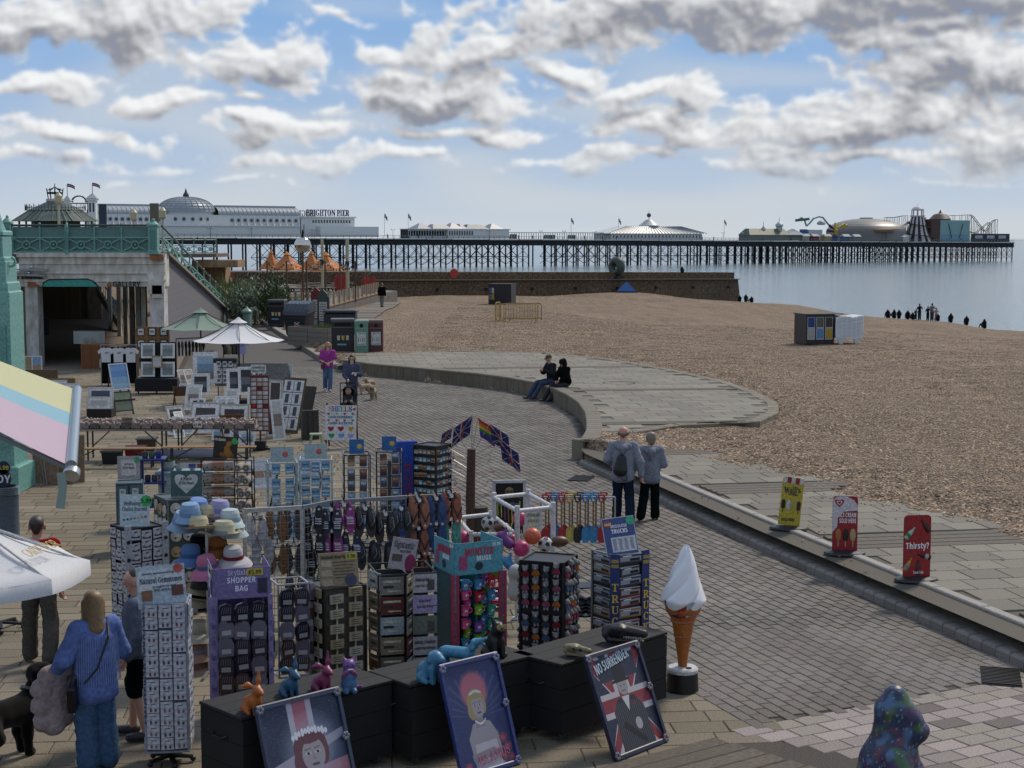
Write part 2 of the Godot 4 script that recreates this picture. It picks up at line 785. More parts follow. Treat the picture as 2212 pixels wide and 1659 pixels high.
func shingle_edge(x: float,z: float,y: float) -> float:
	if x>22.0 or z>165.0:
		return y
	poly_setup()
	var p:=V2(x,z)
	if inside(p,bed_poly):
		return -.6
	if z>72.0:
		return y
	for i in KERB.size()-1:
		if p.distance_to(Geometry2D.get_closest_point_to_segment(p,V2(KERB[i][0],KERB[i][1]),V2(KERB[i+1][0],KERB[i+1][1])))<.75:
			return -.4
	var rough:=noise.get_noise_2d(x*.9,z*.9)*.35+noise.get_noise_2d(x*3.0,z*3.0)*.12
	var a:=edge_distance(p,slab_edge_poly)
	if a<-1.5:
		return -.4
	if a<3.0:
		y=lerpf(.297+clampf((a+rough)*.1,-.3,.3),y,smoothstep(.4,3.0,a))
	var b:=edge_distance(p,terrace_poly)
	if b<3.0:
		y=lerpf(minf(.38+rough*.1,.42+b),y,smoothstep(.3,3.0,b)) if b>.0 else minf(y,.36)
	return y
func beach_y(x: float,z: float) -> float:
	var s:=.0
	var t:=.0
	for p in BEACH:
		var dd: float=(x-p[0])*(x-p[0])+(z-p[1])*(z-p[1])*.5+6.0
		var w:=1.0/(dd*dd)
		s+=w
		t+=w*p[2]
	var y:=t/s
	y=shingle_edge(x,z,y)
	y+=noise.get_noise_2d(x*.07,z*.07)*.12+noise.get_noise_2d(x*.5,z*.5)*.025
	var c:=crest(x,z)
	if c>.0:
		y-=c*.16+minf(c,3.0)*.02
	return y
func B(x: float,y: float) -> Vector3:
	var d:=ray(x,y)
	d /= -d.z
	var z:=20.0
	var best:=1e9
	var at:=z
	while z<235.0:
		var p:=V(0,CAM_H,0)+d*z
		var gap:=p.y-beach_y(p.x,z)
		if gap<best:
			best=gap
			at=z
		if gap<.0:
			break
		z+=.5
	var q:=V(0,CAM_H,0)+d*at
	return V(q.x,beach_y(q.x,at),-at)

func build_sea_and_beach():
	var b:=K("6a7c84")
	var rings:=[.0,120.0,300.0,700.0,1500.0,4000.0,12000.0,40000.0]
	for i in rings.size()-1:
		for k in 24:
			var a0:=TAU*k/24
			var a1:=TAU*(k+1)/24
			b.quad(V(sin(a0)*rings[i],SEA_Y,cos(a0)*rings[i]),V(sin(a0)*rings[i+1],SEA_Y,cos(a0)*rings[i+1]),V(sin(a1)*rings[i+1],SEA_Y,cos(a1)*rings[i+1]),V(sin(a1)*rings[i],SEA_Y,cos(a1)*rings[i]))
	var m:=StandardMaterial3D.new()
	m.vertex_color_use_as_albedo=true
	m.roughness=.15
	m.metallic_specular=.5
	m.uv1_triplanar=true
	m.uv1_world_triplanar=true
	m.uv1_scale=V(.012,.012,.03)
	m.normal_enabled=true
	m.normal_texture=noise_tex(.03,Color.BLACK,Color.WHITE,1024,true,FastNoiseLite.TYPE_SIMPLEX_SMOOTH,5,8.0)
	m.normal_scale=.28
	structure(b,"sea",m)
	var g:=MB.new()
	var xs:=[]
	var x:=-75.0
	while x<95.0:
		xs.append(x)
		x+=.25 if x>.0 and x<14.0 else (.8 if x>-20.0 and x<45.0 else 2.0)
	var z:=12.0
	var rows:=[]
	while z<265.0:
		var r:=[]
		for q in xs:
			r.append(W(q,z,beach_y(q,z)))
		rows.append(r)
		z+=.3 if z<45.0 else z*.012
	rows.reverse()
	g.sheet(rows)
	for q in g.v.size():
		var e:=g.v[q]
		var f:=1.0+noise.get_noise_2d(e.x*.9,e.z*.9)*.14+noise.get_noise_2d(e.x*.13,e.z*.13)*.1+rn(-.12,.12)
		g.c[q]=Color(.80*f,.77*f,.75*f)
	var s:=StandardMaterial3D.new()
	s.vertex_color_use_as_albedo=true
	s.uv1_triplanar=true
	s.uv1_world_triplanar=true
	s.uv1_scale=Vector3.ONE*.22
	s.albedo_texture=ImageTexture.create_from_image(pebble_image())
	s.normal_enabled=true
	s.normal_texture=noise_tex(.055,Color.BLACK,Color.WHITE,1024,true,FastNoiseLite.TYPE_CELLULAR,1,9.0)
	s.normal_scale=1.2
	s.roughness=.8
	s.metallic_specular=.25
	structure(g,"beach",s)
	var mm:=MultiMesh.new()
	mm.transform_format=MultiMesh.TRANSFORM_3D
	mm.use_colors=true
	mm.mesh=pebble_mesh()
	var n:=100000
	mm.instance_count=n
	var i:=0
	while i<n:
		var zz:=22.0+95.0*pow(rng.randf(),2.0)
		var xx:=rn(-4.0,.345*zz+1.0)
		if on_slab(xx,zz) and not (on_slab_edge(xx,zz) and rng.randf()<.25) and not (inside(V2(xx,zz),slab_poly) and rng.randf()<.006):
			continue
		var y:=maxf(beach_y(xx,zz),slab_y(xx,zz) if on_slab(xx,zz) else -99.0)
		var sc:=rn(.009,.021)*(1.0+zz*.006)
		var t:=T3(Basis.from_euler(V(rn(-.5,.5),rng.randf()*TAU,rn(-.5,.5)))*Basis.from_scale(V(sc*rn(.8,1.5),sc*.55,sc)),W(xx,zz,y+sc*.12))
		mm.set_instance_transform(i,t)
		mm.set_instance_color(i,pebble_colour())
		i+=1
	var o:=MultiMeshInstance3D.new()
	o.multimesh=mm
	o.name=numbered("loose_pebbles")
	o.set_meta("kind","stuff")
	tag(o,"loose brown and grey pebbles lying over the shingle beach","pebbles")
	add_child(o)
func flint() -> Material:
	if not mats.has("flint"):
		var m:=StandardMaterial3D.new()
		m.vertex_color_use_as_albedo=true
		m.uv1_triplanar=true
		m.uv1_world_triplanar=true
		m.uv1_scale=Vector3.ONE*.12
		m.albedo_texture=ImageTexture.create_from_image(pebble_image())
		m.normal_enabled=true
		m.normal_texture=grain("bump")
		mats["flint"]=m
	return mats["flint"]
func pebble_colour() -> Color:
	var k: Color=[hx("86735f"),hx("8a7867"),hx("6c5c4e"),hx("908070"),hx("7a695d"),hx("816e5e"),hx("5f5146"),hx("9a8d7e")][rng.randi() % 8]
	return jit(k,.15)
func pebble_mesh() -> ArrayMesh:
	var b:=MB.new()
	b.ball(Vector3.ZERO,Vector3.ONE,6,4)
	var m:=StandardMaterial3D.new()
	m.vertex_color_use_as_albedo=true
	m.roughness=.7
	m.metallic_specular=.3
	return b.mesh(m)
func pebble_image() -> Image:
	var n:=512
	var im:=Image.create(n,n,false,Image.FORMAT_RGBA8)
	im.fill(Color(.36,.33,.30))
	var r:=RandomNumberGenerator.new()
	r.seed=3
	var tones:=[Color("#a8937c"),Color("#8d7a68"),Color("#bda98f"),Color("#a08a72"),Color("#776552"),Color("#b09a80"),Color("#958270"),Color("#c9b89f"),Color("#a98a6c")]
	for k in 9000:
		var c: Color=tones[r.randi() % tones.size()]
		c=c*r.randf_range(.75,1.2)
		c.a=1.0
		var cx:=r.randi_range(0,n-1)
		var cy:=r.randi_range(0,n-1)
		var rx:=r.randf_range(1.4,4.5)
		var ry:=rx*r.randf_range(.55,.9)
		var an:=r.randf()*PI
		var ca:=cos(an)
		var sa:=sin(an)
		var e:=int(rx)+1
		for yy in range(-e,e+1):
			for xx in range(-e,e+1):
				var u:=(xx*ca+yy*sa)/rx
				var v:=(yy*ca-xx*sa)/ry
				if u*u+v*v<1.0:
					im.set_pixel(posmod(cx+xx,n),posmod(cy+yy,n),c)
	return im

# ---------------------------------------------------------------- promenade
const SETT_POLY:=[[2.47,15.8],[-1.2,27],[-5,39.8],[-9,57],[-12.8,75],[-19,105],[-22,118],[-20,115],[-16.3,99],[-13,86],[-6.75,61.3],[-5.3,57.8],[-2.6,55],[-.1,52],[1.36,48],[1.84,43.9],[1.85,39.3],[1.7,36.5],[1.51,34.85],[4.06,25.2],[6.06,18.2],[6.15,17.75]]
const WALL:=[[1.62,35.6],[1.85,37.5],[1.95,39.5],[2.0,41.5],[1.93,43.9],[1.7,46.0],[1.36,48],[.75,50.2],[-.1,52],[-1.3,53.7],[-2.6,55],[-4.0,56.5],[-5.3,57.8],[-6.75,60.0]]
const TERRACE:=[[1.62,35.6],[4.2,38.6],[6.35,39.4],[7.2,41.5],[7.6,43.9],[7.5,47],[7.1,50.5],[5.9,55],[4.0,60],[1.5,63.5],[-2.0,65],[-6.6,63]]
const KERB:=[[7.6,12.8],[6.06,18.2],[4.06,25.2],[1.55,34.7]]
var sett_poly:=PackedVector2Array()
var terrace_poly:=PackedVector2Array()
var slab_poly:=PackedVector2Array()
var bed_poly:=PackedVector2Array()
func v2(a: Array) -> PackedVector2Array:
	var r:=PackedVector2Array()
	for p in a:
		r.append(V2(p[0],p[1]))
	return r
func inside(p: Vector2,poly: PackedVector2Array) -> bool:
	return Geometry2D.is_point_in_polygon(p,poly)
const SLAB_EDGE:=[[1.6,35.4],[4.0,37.4],[4.8,36.0],[5.2,33.0],[6.0,31.5],[6.9,30.4],[6.2,29.2],[7.3,27.6],[8.6,26.8],[9.3,26.0],[9.0,25.0],[10.2,24.0],[11.3,22.6],[12.5,20.5],[14.5,15],[15,12]]
func poly_setup():
	if sett_poly.size():
		return
	sett_poly=v2(SETT_POLY)
	var t:=v2(TERRACE)
	var w:=v2(WALL)
	w.reverse()
	t.append_array(w)
	terrace_poly=t
	var s:=v2(SLAB_EDGE)
	for i in KERB.size():
		s.append(V2(KERB[i][0]+.1,KERB[i][1]))
	slab_poly=s
	slab_edge_poly=v2(SLAB_EDGE)
	slab_edge_poly.append_array(PV([-9,12,-9,35.4]))
	var bed:=PV([-120,12.9,7.6,12.9])
	for i in range(1,KERB.size()):
		bed.append(V2(KERB[i][0],KERB[i][1]))
	for p in WALL:
		bed.append(V2(p[0]+.05,p[1]))
	bed.append_array(PV([-13,86,-24,125,-60,150,-120,160]))
	bed_poly=bed
func on_slab(x: float,z: float) -> bool:
	poly_setup()
	var p:=V2(x,z)
	return inside(p,slab_poly) or inside(p,terrace_poly) or inside(p,bed_poly) or Geometry2D.get_closest_point_to_segment(p,V2(6.06,18.2),V2(1.55,34.7)).distance_to(p)<.7
func on_slab_edge(x: float,z: float) -> bool:
	var p:=V2(x,z)
	var best:=99.0
	for i in SLAB_EDGE.size()-1:
		var a:=V2(SLAB_EDGE[i][0],SLAB_EDGE[i][1])
		var b:=V2(SLAB_EDGE[i+1][0],SLAB_EDGE[i+1][1])
		best=minf(best,p.distance_to(Geometry2D.get_closest_point_to_segment(p,a,b)))
	return best<.7+noise.get_noise_2d(x*2.0,z*2.0)*.6 and inside(p,slab_poly)
func slab_y(x: float,z: float) -> float:
	return .3
func brick_meshes(tones: Array,size: Vector3,m) -> Array:
	var r:=[]
	for k in tones:
		var b:=KC(k)
		b.slab(V(0,-size.y*.5,0),size,minf(.008,size.y*.3))
		r.append(b.mesh(m if m is Material else mat(m)))
	return r
func pave(parent: Node,called: String,pieces: Array,thick: float,tones: Array,m,most:=300,unit:=Vector2.ZERO):
	pieces.sort_custom(func(a,b): return a[0].z>b[0].z)
	var shared_meshes:={}
	var rest:=MB.new()
	for i in pieces.size():
		var p=pieces[i]
		if i<most:
			var tone:=clampi(int((noise.get_noise_2d(p[0].x*.5,p[0].z*.5)*.8+.5+rn(-.35,.35))*tones.size()),0,tones.size()-1)
			var key:="%d_%.2f_%.2f" % [tone,p[2],p[3]]
			if not shared_meshes.has(key):
				shared_meshes[key]=brick_meshes([tones[tone]],V(p[2],thick,p[3]),m)[0]
			inst(shared_meshes[key],called,parent,T3(bY(p[1])*Basis.from_euler(V(rn(-.004,.004),0,rn(-.004,.004))),p[0]+V(0,rn(-.003,.002),0)))
		else:
			rest.color(jit(tones[rng.randi() % tones.size()],.05)*(1.0+noise.get_noise_2d(p[0].x*.4,p[0].z*.4)*.14+noise.get_noise_2d(p[0].x*1.7,p[0].z*1.7)*.06))
			rest.at(T3(bY(p[1]),p[0]+V(0,rn(-.003,.002),0)))
			var hx2: float=p[2]*.5
			var hz: float=p[3]*.5
			var e:=.008
			var c0:=[V(-hx2,-thick,-hz),V(-hx2,-thick,hz),V(hx2,-thick,hz),V(hx2,-thick,-hz)]
			var c1:=[V(-hx2+e,0,-hz+e),V(-hx2+e,0,hz-e),V(hx2-e,0,hz-e),V(hx2-e,0,-hz+e)]
			rest.quad(c1[0],c1[1],c1[2],c1[3])
			for q in 4:
				rest.quad(c0[q],c0[(q+1) % 4],c1[(q+1) % 4],c1[q])
	if rest.v.size():
		lay(rest,called + "s_beyond",parent,m)
func flat_poly(poly: PackedVector2Array,y: float,k: Color) -> MB:
	var b:=KC(k)
	var tr:=Geometry2D.triangulate_polygon(poly)
	for p in poly:
		b.vert(V(p.x,y,-p.y),Vector3.UP)
	for i in range(0,tr.size(),3):
		var a: Vector2=poly[tr[i]]
		var e: Vector2=poly[tr[i+1]]
		var g: Vector2=poly[tr[i+2]]
		if (e-a).cross(g-a)>.0:
			b.tri(tr[i],tr[i+1],tr[i+2])
		else:
			b.tri(tr[i],tr[i+2],tr[i+1])
	return b
func along(pts: Array,s: float) -> Array:
	for i in pts.size()-1:
		var a:=V2(pts[i][0],pts[i][1])
		var b:=V2(pts[i+1][0],pts[i+1][1])
		var l:=a.distance_to(b)
		if s<=l or i==pts.size()-2:
			return [a+(b-a)/l*s,(b-a)/l]
		s-=l
	return []
func length_of(pts: Array) -> float:
	var s:=.0
	for i in pts.size()-1:
		s+=V2(pts[i][0],pts[i][1]).distance_to(V2(pts[i+1][0],pts[i+1][1]))
	return s

func build_ground():
	poly_setup()
	var b:=K("3a3632")
	b.quad(W(-120,-40,-.03),W(14,-40,-.03),W(14,13,-.03),W(-120,13,-.03))
	structure(b,"ground_bed",_r)
	structure(flat_poly(bed_poly,-.018,hx("5a544c")),"pavement_bed",_r)
	var road:=pt(flat_poly(v2([[-13,60.5],[-24,125],[-18,125],[-13.0,86],[-6.9,60.8]]),-.006,hx("6b6763")),"sett_road",self,_r)
	road.set_meta("kind","structure")
	var line:=[[8.6,10],[5.2,18.5],[2.2,27],[-1.0,37],[-5.0,50],[-9.6,64],[-15,84]]
	var pieces:=[]
	var bl:=.30
	var bw:=.155
	var total:=length_of(line)
	for row in range(-52,60):
		var s:=.15 if row % 2==0 else .0
		while s<total:
			var pd:=along(line,s)
			var smooth_dir: Vector2=(along(line,minf(s+4.0,total))[0]-along(line,maxf(s-4.0,.0))[0]).normalized()
			var mid: Vector2=(along(line,minf(s+2.0,total))[0]+along(line,maxf(s-2.0,.0))[0]+pd[0]*2.0)*.25
			var p: Vector2=mid+V2(smooth_dir.y,-smooth_dir.x)*row*bw
			s+=bl
			if p.y<62.0 and inside(p,sett_poly):
				pieces.append([W(p.x,p.y),atan2(smooth_dir.y,smooth_dir.x),bl-.011,bw-.010])
	pave(road,"sett",pieces,.03,[hx("77726c"),hx("7c7771"),hx("807a75"),hx("837d77"),hx("87817a"),hx("8a8480")],_r)
	var left:=pt(flat_poly(v2([[-60,60.5],[-60,128],[-24.5,125],[-13.2,60.5]]),-.006,hx("8c8275")),"slab_pavement",self,_r)
	left.set_meta("kind","structure")
	pieces=[]
	var turn:=.10
	var ax:=V2(cos(turn),sin(turn))
	var ay:=V2(-sin(turn),cos(turn))
	for row in range(-6,135):
		var depth:=.37
		var u:=-22.0+fposmod(row*.371,.6)
		while u<12.0:
			var l: float=[.5,.66,.58][absi((row*7+int(u*10.0)) % 3)]
			var p:=V2(0,13)+ax*(u+l*.5)+ay*row*depth
			u+=l
			if p.y<13.0 or p.y>61.0 or absf(p.x)>p.y*.345+1.0:
				continue
			var edge:=2.47-(p.y-15.8)*.318 if p.y>15.8 else 2.47-(15.8-p.y)*.9
			if p.y>39.8:
				edge=-5.0-(p.y-39.8)*.232
			if p.x>edge+.36:
				continue
			pieces.append([W(p.x,p.y,-.007),turn,l-.010,depth-.010])
	pave(left,"paving_slab",pieces,.03,[hx("847b6b"),hx("897f6f"),hx("8c8373"),hx("908775"),hx("938a78"),hx("978e7d")],_r)
	var plaza:=pt(flat_poly(v2([[2.9,15.6],[6.4,17.7],[9,12.5],[9,8],[0,8]]),-.012,hx("55504d")),"granite_plaza",self,_r)
	plaza.set_meta("kind","structure")
	pieces=[]
	var pd2:=V2(5.87-2.47,17.6-15.8).normalized()
	var pn:=V2(pd2.y,-pd2.x)
	var dark:=[]
	for row in 18:
		var u:=-1.0-fposmod(row*.27,.4)
		while u<6.0:
			var p:=V2(2.47,15.8)+pd2*(u+.19)+pn*(row*.26+.13)
			u+=.40
			if p.x<2.3+(15.8-p.y)*.95 or p.y<12.6:
				continue
			var e:=[W(p.x,p.y,-.004),atan2(pd2.y,pd2.x),.388,.248]
			if row>0 and rng.randf()<.12:
				dark.append(e)
			else:
				pieces.append(e)
	pave(plaza,"granite_tile",pieces,.025,[hx("a79d99"),hx("a1988f"),hx("b0a5a1"),hx("9a918d")],_r)
	pave(plaza,"dark_granite_tile",dark,.025,[hx("7c7370"),hx("827a76")],_r)
	var tb:=th("timber_decking","weathered grey timber beams set in the ground beside the granite plaza","decking",W(2.2,14.9))
	for k in 7:
		var w:=KC(jit(hx("6b6258"),.12))
		var o:=V2(-.55,.75)+V2(.69,-.72)*(k*.235)
		w.slab(Vector3.ZERO,V(2.6,.05,.22),.012)
		var q:=pt(w,"beam",tb,_w)
		q.transform=T3(bY(.62+rn(-.01,.01)),V(o.x-.55 ,-.02+rn(-.004,.004),-o.y+1.05))
	build_kerb()
	build_terrace()

func build_kerb():
	var total:=length_of(KERB)
	var lower:=th("block_kerb","low kerb of chamfered dark blocks along the sett road","kerb")
	lower.set_meta("kind","structure")
	var m:=K("98938d")
	m.slab(V(0,.05,0),V(.286,.14,.2),.035)
	var meshes:=[m.mesh(mat("stone"))]
	m=K("8f8a84")
	m.slab(V(0,.05,0),V(.286,.14,.2),.035)
	meshes.append(m.mesh(mat("stone")))
	var s:=.0
	while s<total:
		var pd:=along(KERB,s+.15)
		var d: Vector2=pd[1]
		var nrm:=V2(d.y,-d.x)
		var p: Vector2=pd[0]+nrm*.1
		inst(meshes[rng.randi() % 2],"kerb_block",lower,T3(bY(atan2(d.y,d.x)),W(p.x,p.y,rn(-.004,.004))))
		s+=.3
	var band:=K("918c84")
	var up:=th("granite_kerb","pale granite kerb stones stepping up to the beach slabs","kerb")
	up.set_meta("kind","structure")
	for i in KERB.size()-1:
		var a:=V2(KERB[i][0],KERB[i][1])
		var e:=V2(KERB[i+1][0],KERB[i+1][1])
		var d:=(e-a).normalized()
		var nrm:=V2(d.y,-d.x)
		var c:=[a+nrm*.19,a+nrm*.52,e+nrm*.52,e+nrm*.19]
		band.quad(W(c[0].x,c[0].y,.10),W(c[1].x,c[1].y,.125),W(c[2].x,c[2].y,.125),W(c[3].x,c[3].y,.10))
	pt(band,"channel",up,_o)
	s=.0
	while s<total-.5:
		var l:=minf(1.18,total-s-.02)
		var p0:=along(KERB,s)
		var p1:=along(KERB,s+l)
		var d: Vector2=(p1[0]-p0[0]).normalized()
		var nrm:=V2(d.y,-d.x)
		var p: Vector2=(p0[0]+p1[0])*.5+nrm*.6
		var w:=KC(jit(hx("b3afa8"),.05))
		w.slab(V(0,.13,0),V(l-.012,.38,.16),.015)
		var q:=pt(w,"kerb_stone",up,_r)
		q.transform=T3(bY(atan2(d.y,d.x)),W(p.x,p.y))
		s+=1.19
	var bed:=flat_poly(slab_poly,.275,hx("6d675e"))
	var walk:=pt(bed,"beach_walk",self,_r)
	walk.set_meta("kind","structure")
	var pieces:=[]
	var wood:=[]
	var dr:=V2(-.264,.964)
	var dn:=V2(.985,.17)
	for row in range(-12,60):
		for k in range(-2,34):
			var p:=V2(6.6,18.2)+V2(-.264,.964)*(row*.6)+dn*(k*.6+(.3 if row % 2 else .0))
			var kb:=along(KERB,clampf((p.y-12.8)*1.037,.0,total))
			if p.x<kb[0].x+.8 or not inside(p,slab_poly):
				continue
			var strip:=absi(row+12) % 9
			if strip==4 or strip==5:
				continue
			pieces.append([W(p.x,p.y,.3),atan2(dn.y,dn.x),.585,.585])
	pave(walk,"walk_slab",pieces,.03,[hx("908b81"),hx("979287"),hx("87827a"),hx("8b867b")],_r)
	for row in range(-12,40):
		if absi(row+12) % 9==4:
			for q in 4:
				var p:=V2(6.6,18.2)+dr*(row*.6-.2+q*.28)
				var kb:=along(KERB,clampf((p.y-12.8)*1.037,.0,total))
				p.x=kb[0].x+.85
				var l:=.5
				while l<6.0 and inside(p+dn*(l+.3),slab_poly):
					l+=.3
				if l<.8:
					continue
				var w:=KC(jit(hx("6f685f"),.12))
				w.slab(V(l*.5,0,0),V(l,.05,.25),.012)
				var o:=pt(w,"timber_strip",walk,_w)
				o.transform=T3(bY(atan2(dn.y,dn.x)),W(p.x,p.y,.283))

func build_terrace():
	var t:=pt(flat_poly(terrace_poly,.43,hx("7b766c")),"round_terrace",self,_r)
	t.set_meta("kind","structure")
	var pieces:=[]
	var turn:=.12
	var ax:=V2(cos(turn),sin(turn))
	var ay:=V2(-sin(turn),cos(turn))
	for row in range(0,48):
		for k in range(-16,16):
			var p:=V2(1.0,35)+ax*(k*.9+(.45 if row % 2 else .0))+ay*row*.62
			if not inside(p,terrace_poly) or absi(row) % 14==6:
				continue
			var ok:=true
			for q in [ax*.42,-ax*.42,ay*.3,-ay*.3]:
				if not inside(p+q,terrace_poly):
					ok=false
			if ok:
				pieces.append([W(p.x,p.y,.452),turn,.886,.608])
	pave(t,"terrace_slab",pieces,.02,[hx("959186"),hx("9c968b"),hx("8b877e"),hx("918c81")],_r)
	for row: int in [6,20,34]:
		var p:=V2(1.0,35)+ay*row*.62
		var lo:=99.0
		var hi:=-99.0
		for k in range(-150,150):
			if inside(p+ax*k*.1,terrace_poly):
				lo=minf(lo,k*.1)
				hi=maxf(hi,k*.1)
		if hi>lo:
			for q in 2:
				var w:=KC(jit(hx("6d675c"),.1))
				w.slab(V((lo+hi)*.5,0,0),V(hi-lo-.5,.04,.28),.012)
				var o:=pt(w,"timber_strip",t,_w)
				var c:=p+ay*(q*.3-.15)
				o.transform=T3(bY(turn),W(c.x,c.y,.44))
	var mh:=K("4c463d")
	var c:=G(1337,827,.455)
	for k in 24:
		var a0:=TAU*k/24
		var a1:=TAU*(k+1)/24
		var u:=V(cos(a0),0,sin(a0))
		var v:=V(cos(a1),0,sin(a1))
		mh.quad(c+u*.55,c+u*.49,c+v*.49,c+v*.55)
	pt(mh,"manhole_ring",t,_r)
	var edge:=TERRACE
	var s:=.0
	var total:=length_of(edge)
	while s<total-.4:
		var p0:=along(edge,s)
		var p1:=along(edge,s+.55)
		var d: Vector2=(p1[0]-p0[0]).normalized()
		var p: Vector2=(p0[0]+p1[0])*.5+V2(-d.y,d.x)*.12
		var w:=KC(jit(hx("857f73"),.08))
		w.slab(V(0,.2,0),V(.56,.52,.32),.02)
		var o:=pt(w,"edge_stone",t,_o)
		o.transform=T3(bY(atan2(d.y,d.x)),W(p.x,p.y))
		s+=.57
	var wall:=th("curved_seat_wall","long curved low concrete wall of upright panels edging the round terrace","wall")
	total=length_of(WALL)
	s=.0
	while s<total-.3:
		var p0:=along(WALL,s)
		var p1:=along(WALL,s+.42)
		var d: Vector2=(p1[0]-p0[0]).normalized()
		var p: Vector2=(p0[0]+p1[0])*.5+V2(d.y,-d.x)*.03
		var w:=KC(jit(hx("7a7264"),.14))
		w.box(V(0,.2,0),V(.405,.44,.08))
		var o:=pt(w,"panel",wall,_o)
		o.transform=T3(bY(atan2(d.y,d.x)),W(p.x,p.y,-.01))
		w=KC(jit(hx("8d877b"),.1))
		w.slab(V(0,.445,0),V(.415,.06,.4),.02)
		o=pt(w,"coping_stone",wall,_r)
		p=(p0[0]+p1[0])*.5+V2(d.y,-d.x)*.17
		o.transform=T3(bY(atan2(d.y,d.x)),W(p.x,p.y,.0))
		s+=.42

# ---------------------------------------------------------------- pier
const PIER0:=Vector2(-92.5,553.0)
const PDIR:=Vector2(.826,.565)
const PAWAY:=Vector2(-.565,.826)
var pier_basis:=Basis(V(.826,0,-.565),Vector3.UP,V(.565,0,.826))
func pier_t(x: float,off:=.0) -> float:
	var m:=(x-CENTRE.x)/FOC
	var p:=PIER0+PAWAY*off
	return (p.y*m-p.x)/(PDIR.x-PDIR.y*m)
func PP(x: float,y: float,off:=.0) -> Vector3:
	var t:=pier_t(x,off)
	var p:=PIER0+PAWAY*off+PDIR*t
	return D(x,y,p.y)
func deck_y(t: float) -> float:
	return lerpf(6.05,4.1,t/423.0)
func pier_frame(x: float,off:=.0) -> Transform3D:
	var t:=pier_t(x,off)
	var p:=PIER0+PAWAY*off+PDIR*t
	return T3(pier_basis,W(p.x,p.y,deck_y(t)))
func pspan(x0: float,x1: float,off:=.0) -> float:
	return pier_t(x1,off)-pier_t(x0,off)
func hgt(x: float,y: float,off:=.0) -> float:
	return PP(x,y,off).y-deck_y(pier_t(x,off))

func build_pier():
	var t0:=pier_t(330)
	var t1:=pier_t(1590)
	var t2:=pier_t(2186)
	var iron:=hx("23272c")
	var f:=T3(pier_basis,W(PIER0.x,PIER0.y))
	var pier:=th("pleasure_pier","long iron pleasure pier on dark braced legs reaching out over the sea","pier",f.origin)
	pier.basis=pier_basis
	var b:=K("3a3b3c")
	var y0:=deck_y(t0)
	var y1:=deck_y(t1)
	var y2:=deck_y(t2)
	for s in [[t0,t1,.0,16.0,y0,y1],[t1,t2,.0,44.0,y1,y2]]:
		b.hexa([V(s[0],s[4]-.5,-s[3]),V(s[0],s[4]-.5,.4),V(s[1],s[5]-.5,.4),V(s[1],s[5]-.5,-s[3]),V(s[0],s[4],-s[3]),V(s[0],s[4],.4),V(s[1],s[5],.4),V(s[1],s[5],-s[3])])
	pt(b,"deck",pier)
	b=KC(iron)
	for s in [[t0,t1,.0,y0,y1,2.5],[t0,t1,-8.0,y0,y1,2.5],[t1,t2,.0,y1,y2,2.7],[t1,t2,-20.0,y1,y2,2.7]]:
		b.hexa([V(s[0],s[3]-s[5],s[2]-.3),V(s[0],s[3]-s[5],s[2]),V(s[1],s[4]-s[5],s[2]),V(s[1],s[4]-s[5],s[2]-.3),V(s[0],s[3]-.5,s[2]-.3),V(s[0],s[3]-.5,s[2]),V(s[1],s[4]-.5,s[2]),V(s[1],s[4]-.5,s[2]-.3)])
	pt(b,"girder",pier)
	b=K("dcdfde")
	var t:=t0
	while t<t2:
		var l:=minf(rn(9.0,22.0),t2-t)
		var y:=deck_y(t+l*.5)
		b.box(V(t+l*.5,y-.16+rn(-.1,.05),.5),V(l-.6,.34,.15))
		t+=l
	pt(b,"deck_fascia",pier)
	var leg:=KC(iron)
	leg.tube(Vector3.ZERO,V(0,1,0),.3,.3,6,false)
	var legm:=leg.mesh(mat("matte"))
	var rail:=K("8f9697")
	t=pier_t(470)
	var last:=-1.0
	while t<t2:
		var head:=t>t1
		var d:=deck_y(t)
		var gap:=t>pier_t(1158) and t<pier_t(1180)
		if not gap:
			for off in ([.0,-7.0,-14.0] if not head else [.0,-12.0,-26.0,-40.0]):
				var bt:=t+(2.0 if off==-7.0 else .7 if off<.0 else .0)
				inst(legm,"leg",pier,T3(Basis.from_scale(V(1,d-1.5-SEA_Y+1.0,1)),V(bt,SEA_Y-1.0,off)))
			var yt:=d-2.0
			var yb:=SEA_Y+1.0
			var ym:=lerpf(yb,yt,.38)
			if last>.0 and t-last<12.0:
				for off in [.0,-8.0]:
					var br:=KC(iron)
					for e in [[ym,ym,.2],[ym,yt,.15],[yt,ym,.15],[yb,ym,.13],[ym,yb,.13]]:
						br.bar(V(last,e[0],off),V(t,e[1],off),e[2],e[2])
					pt(br,"bracing",pier)
			last=t
		else:
			last=-1.0
		t+=5.6 if not head else 4.2
	t=t0
	while t<t2:
		var d:=deck_y(t)
		rail.box(V(t,d+.55,.3),V(.12,1.1,.12))
		t+=2.4
	rail.bar(V(t0,y0+1.1,.3),V(t1,y1+1.1,.3),.1,.12)
	rail.bar(V(t1,y1+1.1,.3),V(t2,y2+1.1,.3),.1,.12)
	rail.bar(V(t0,y0+.55,.3),V(t1,y1+.55,.3),.06,.06)
	rail.bar(V(t1,y1+.55,.3),V(t2,y2+.55,.3),.06,.06)
	pt(rail,"railing",pier)
	build_palace()
	build_pier_middle()
	build_pier_head()
	build_pier_gate()

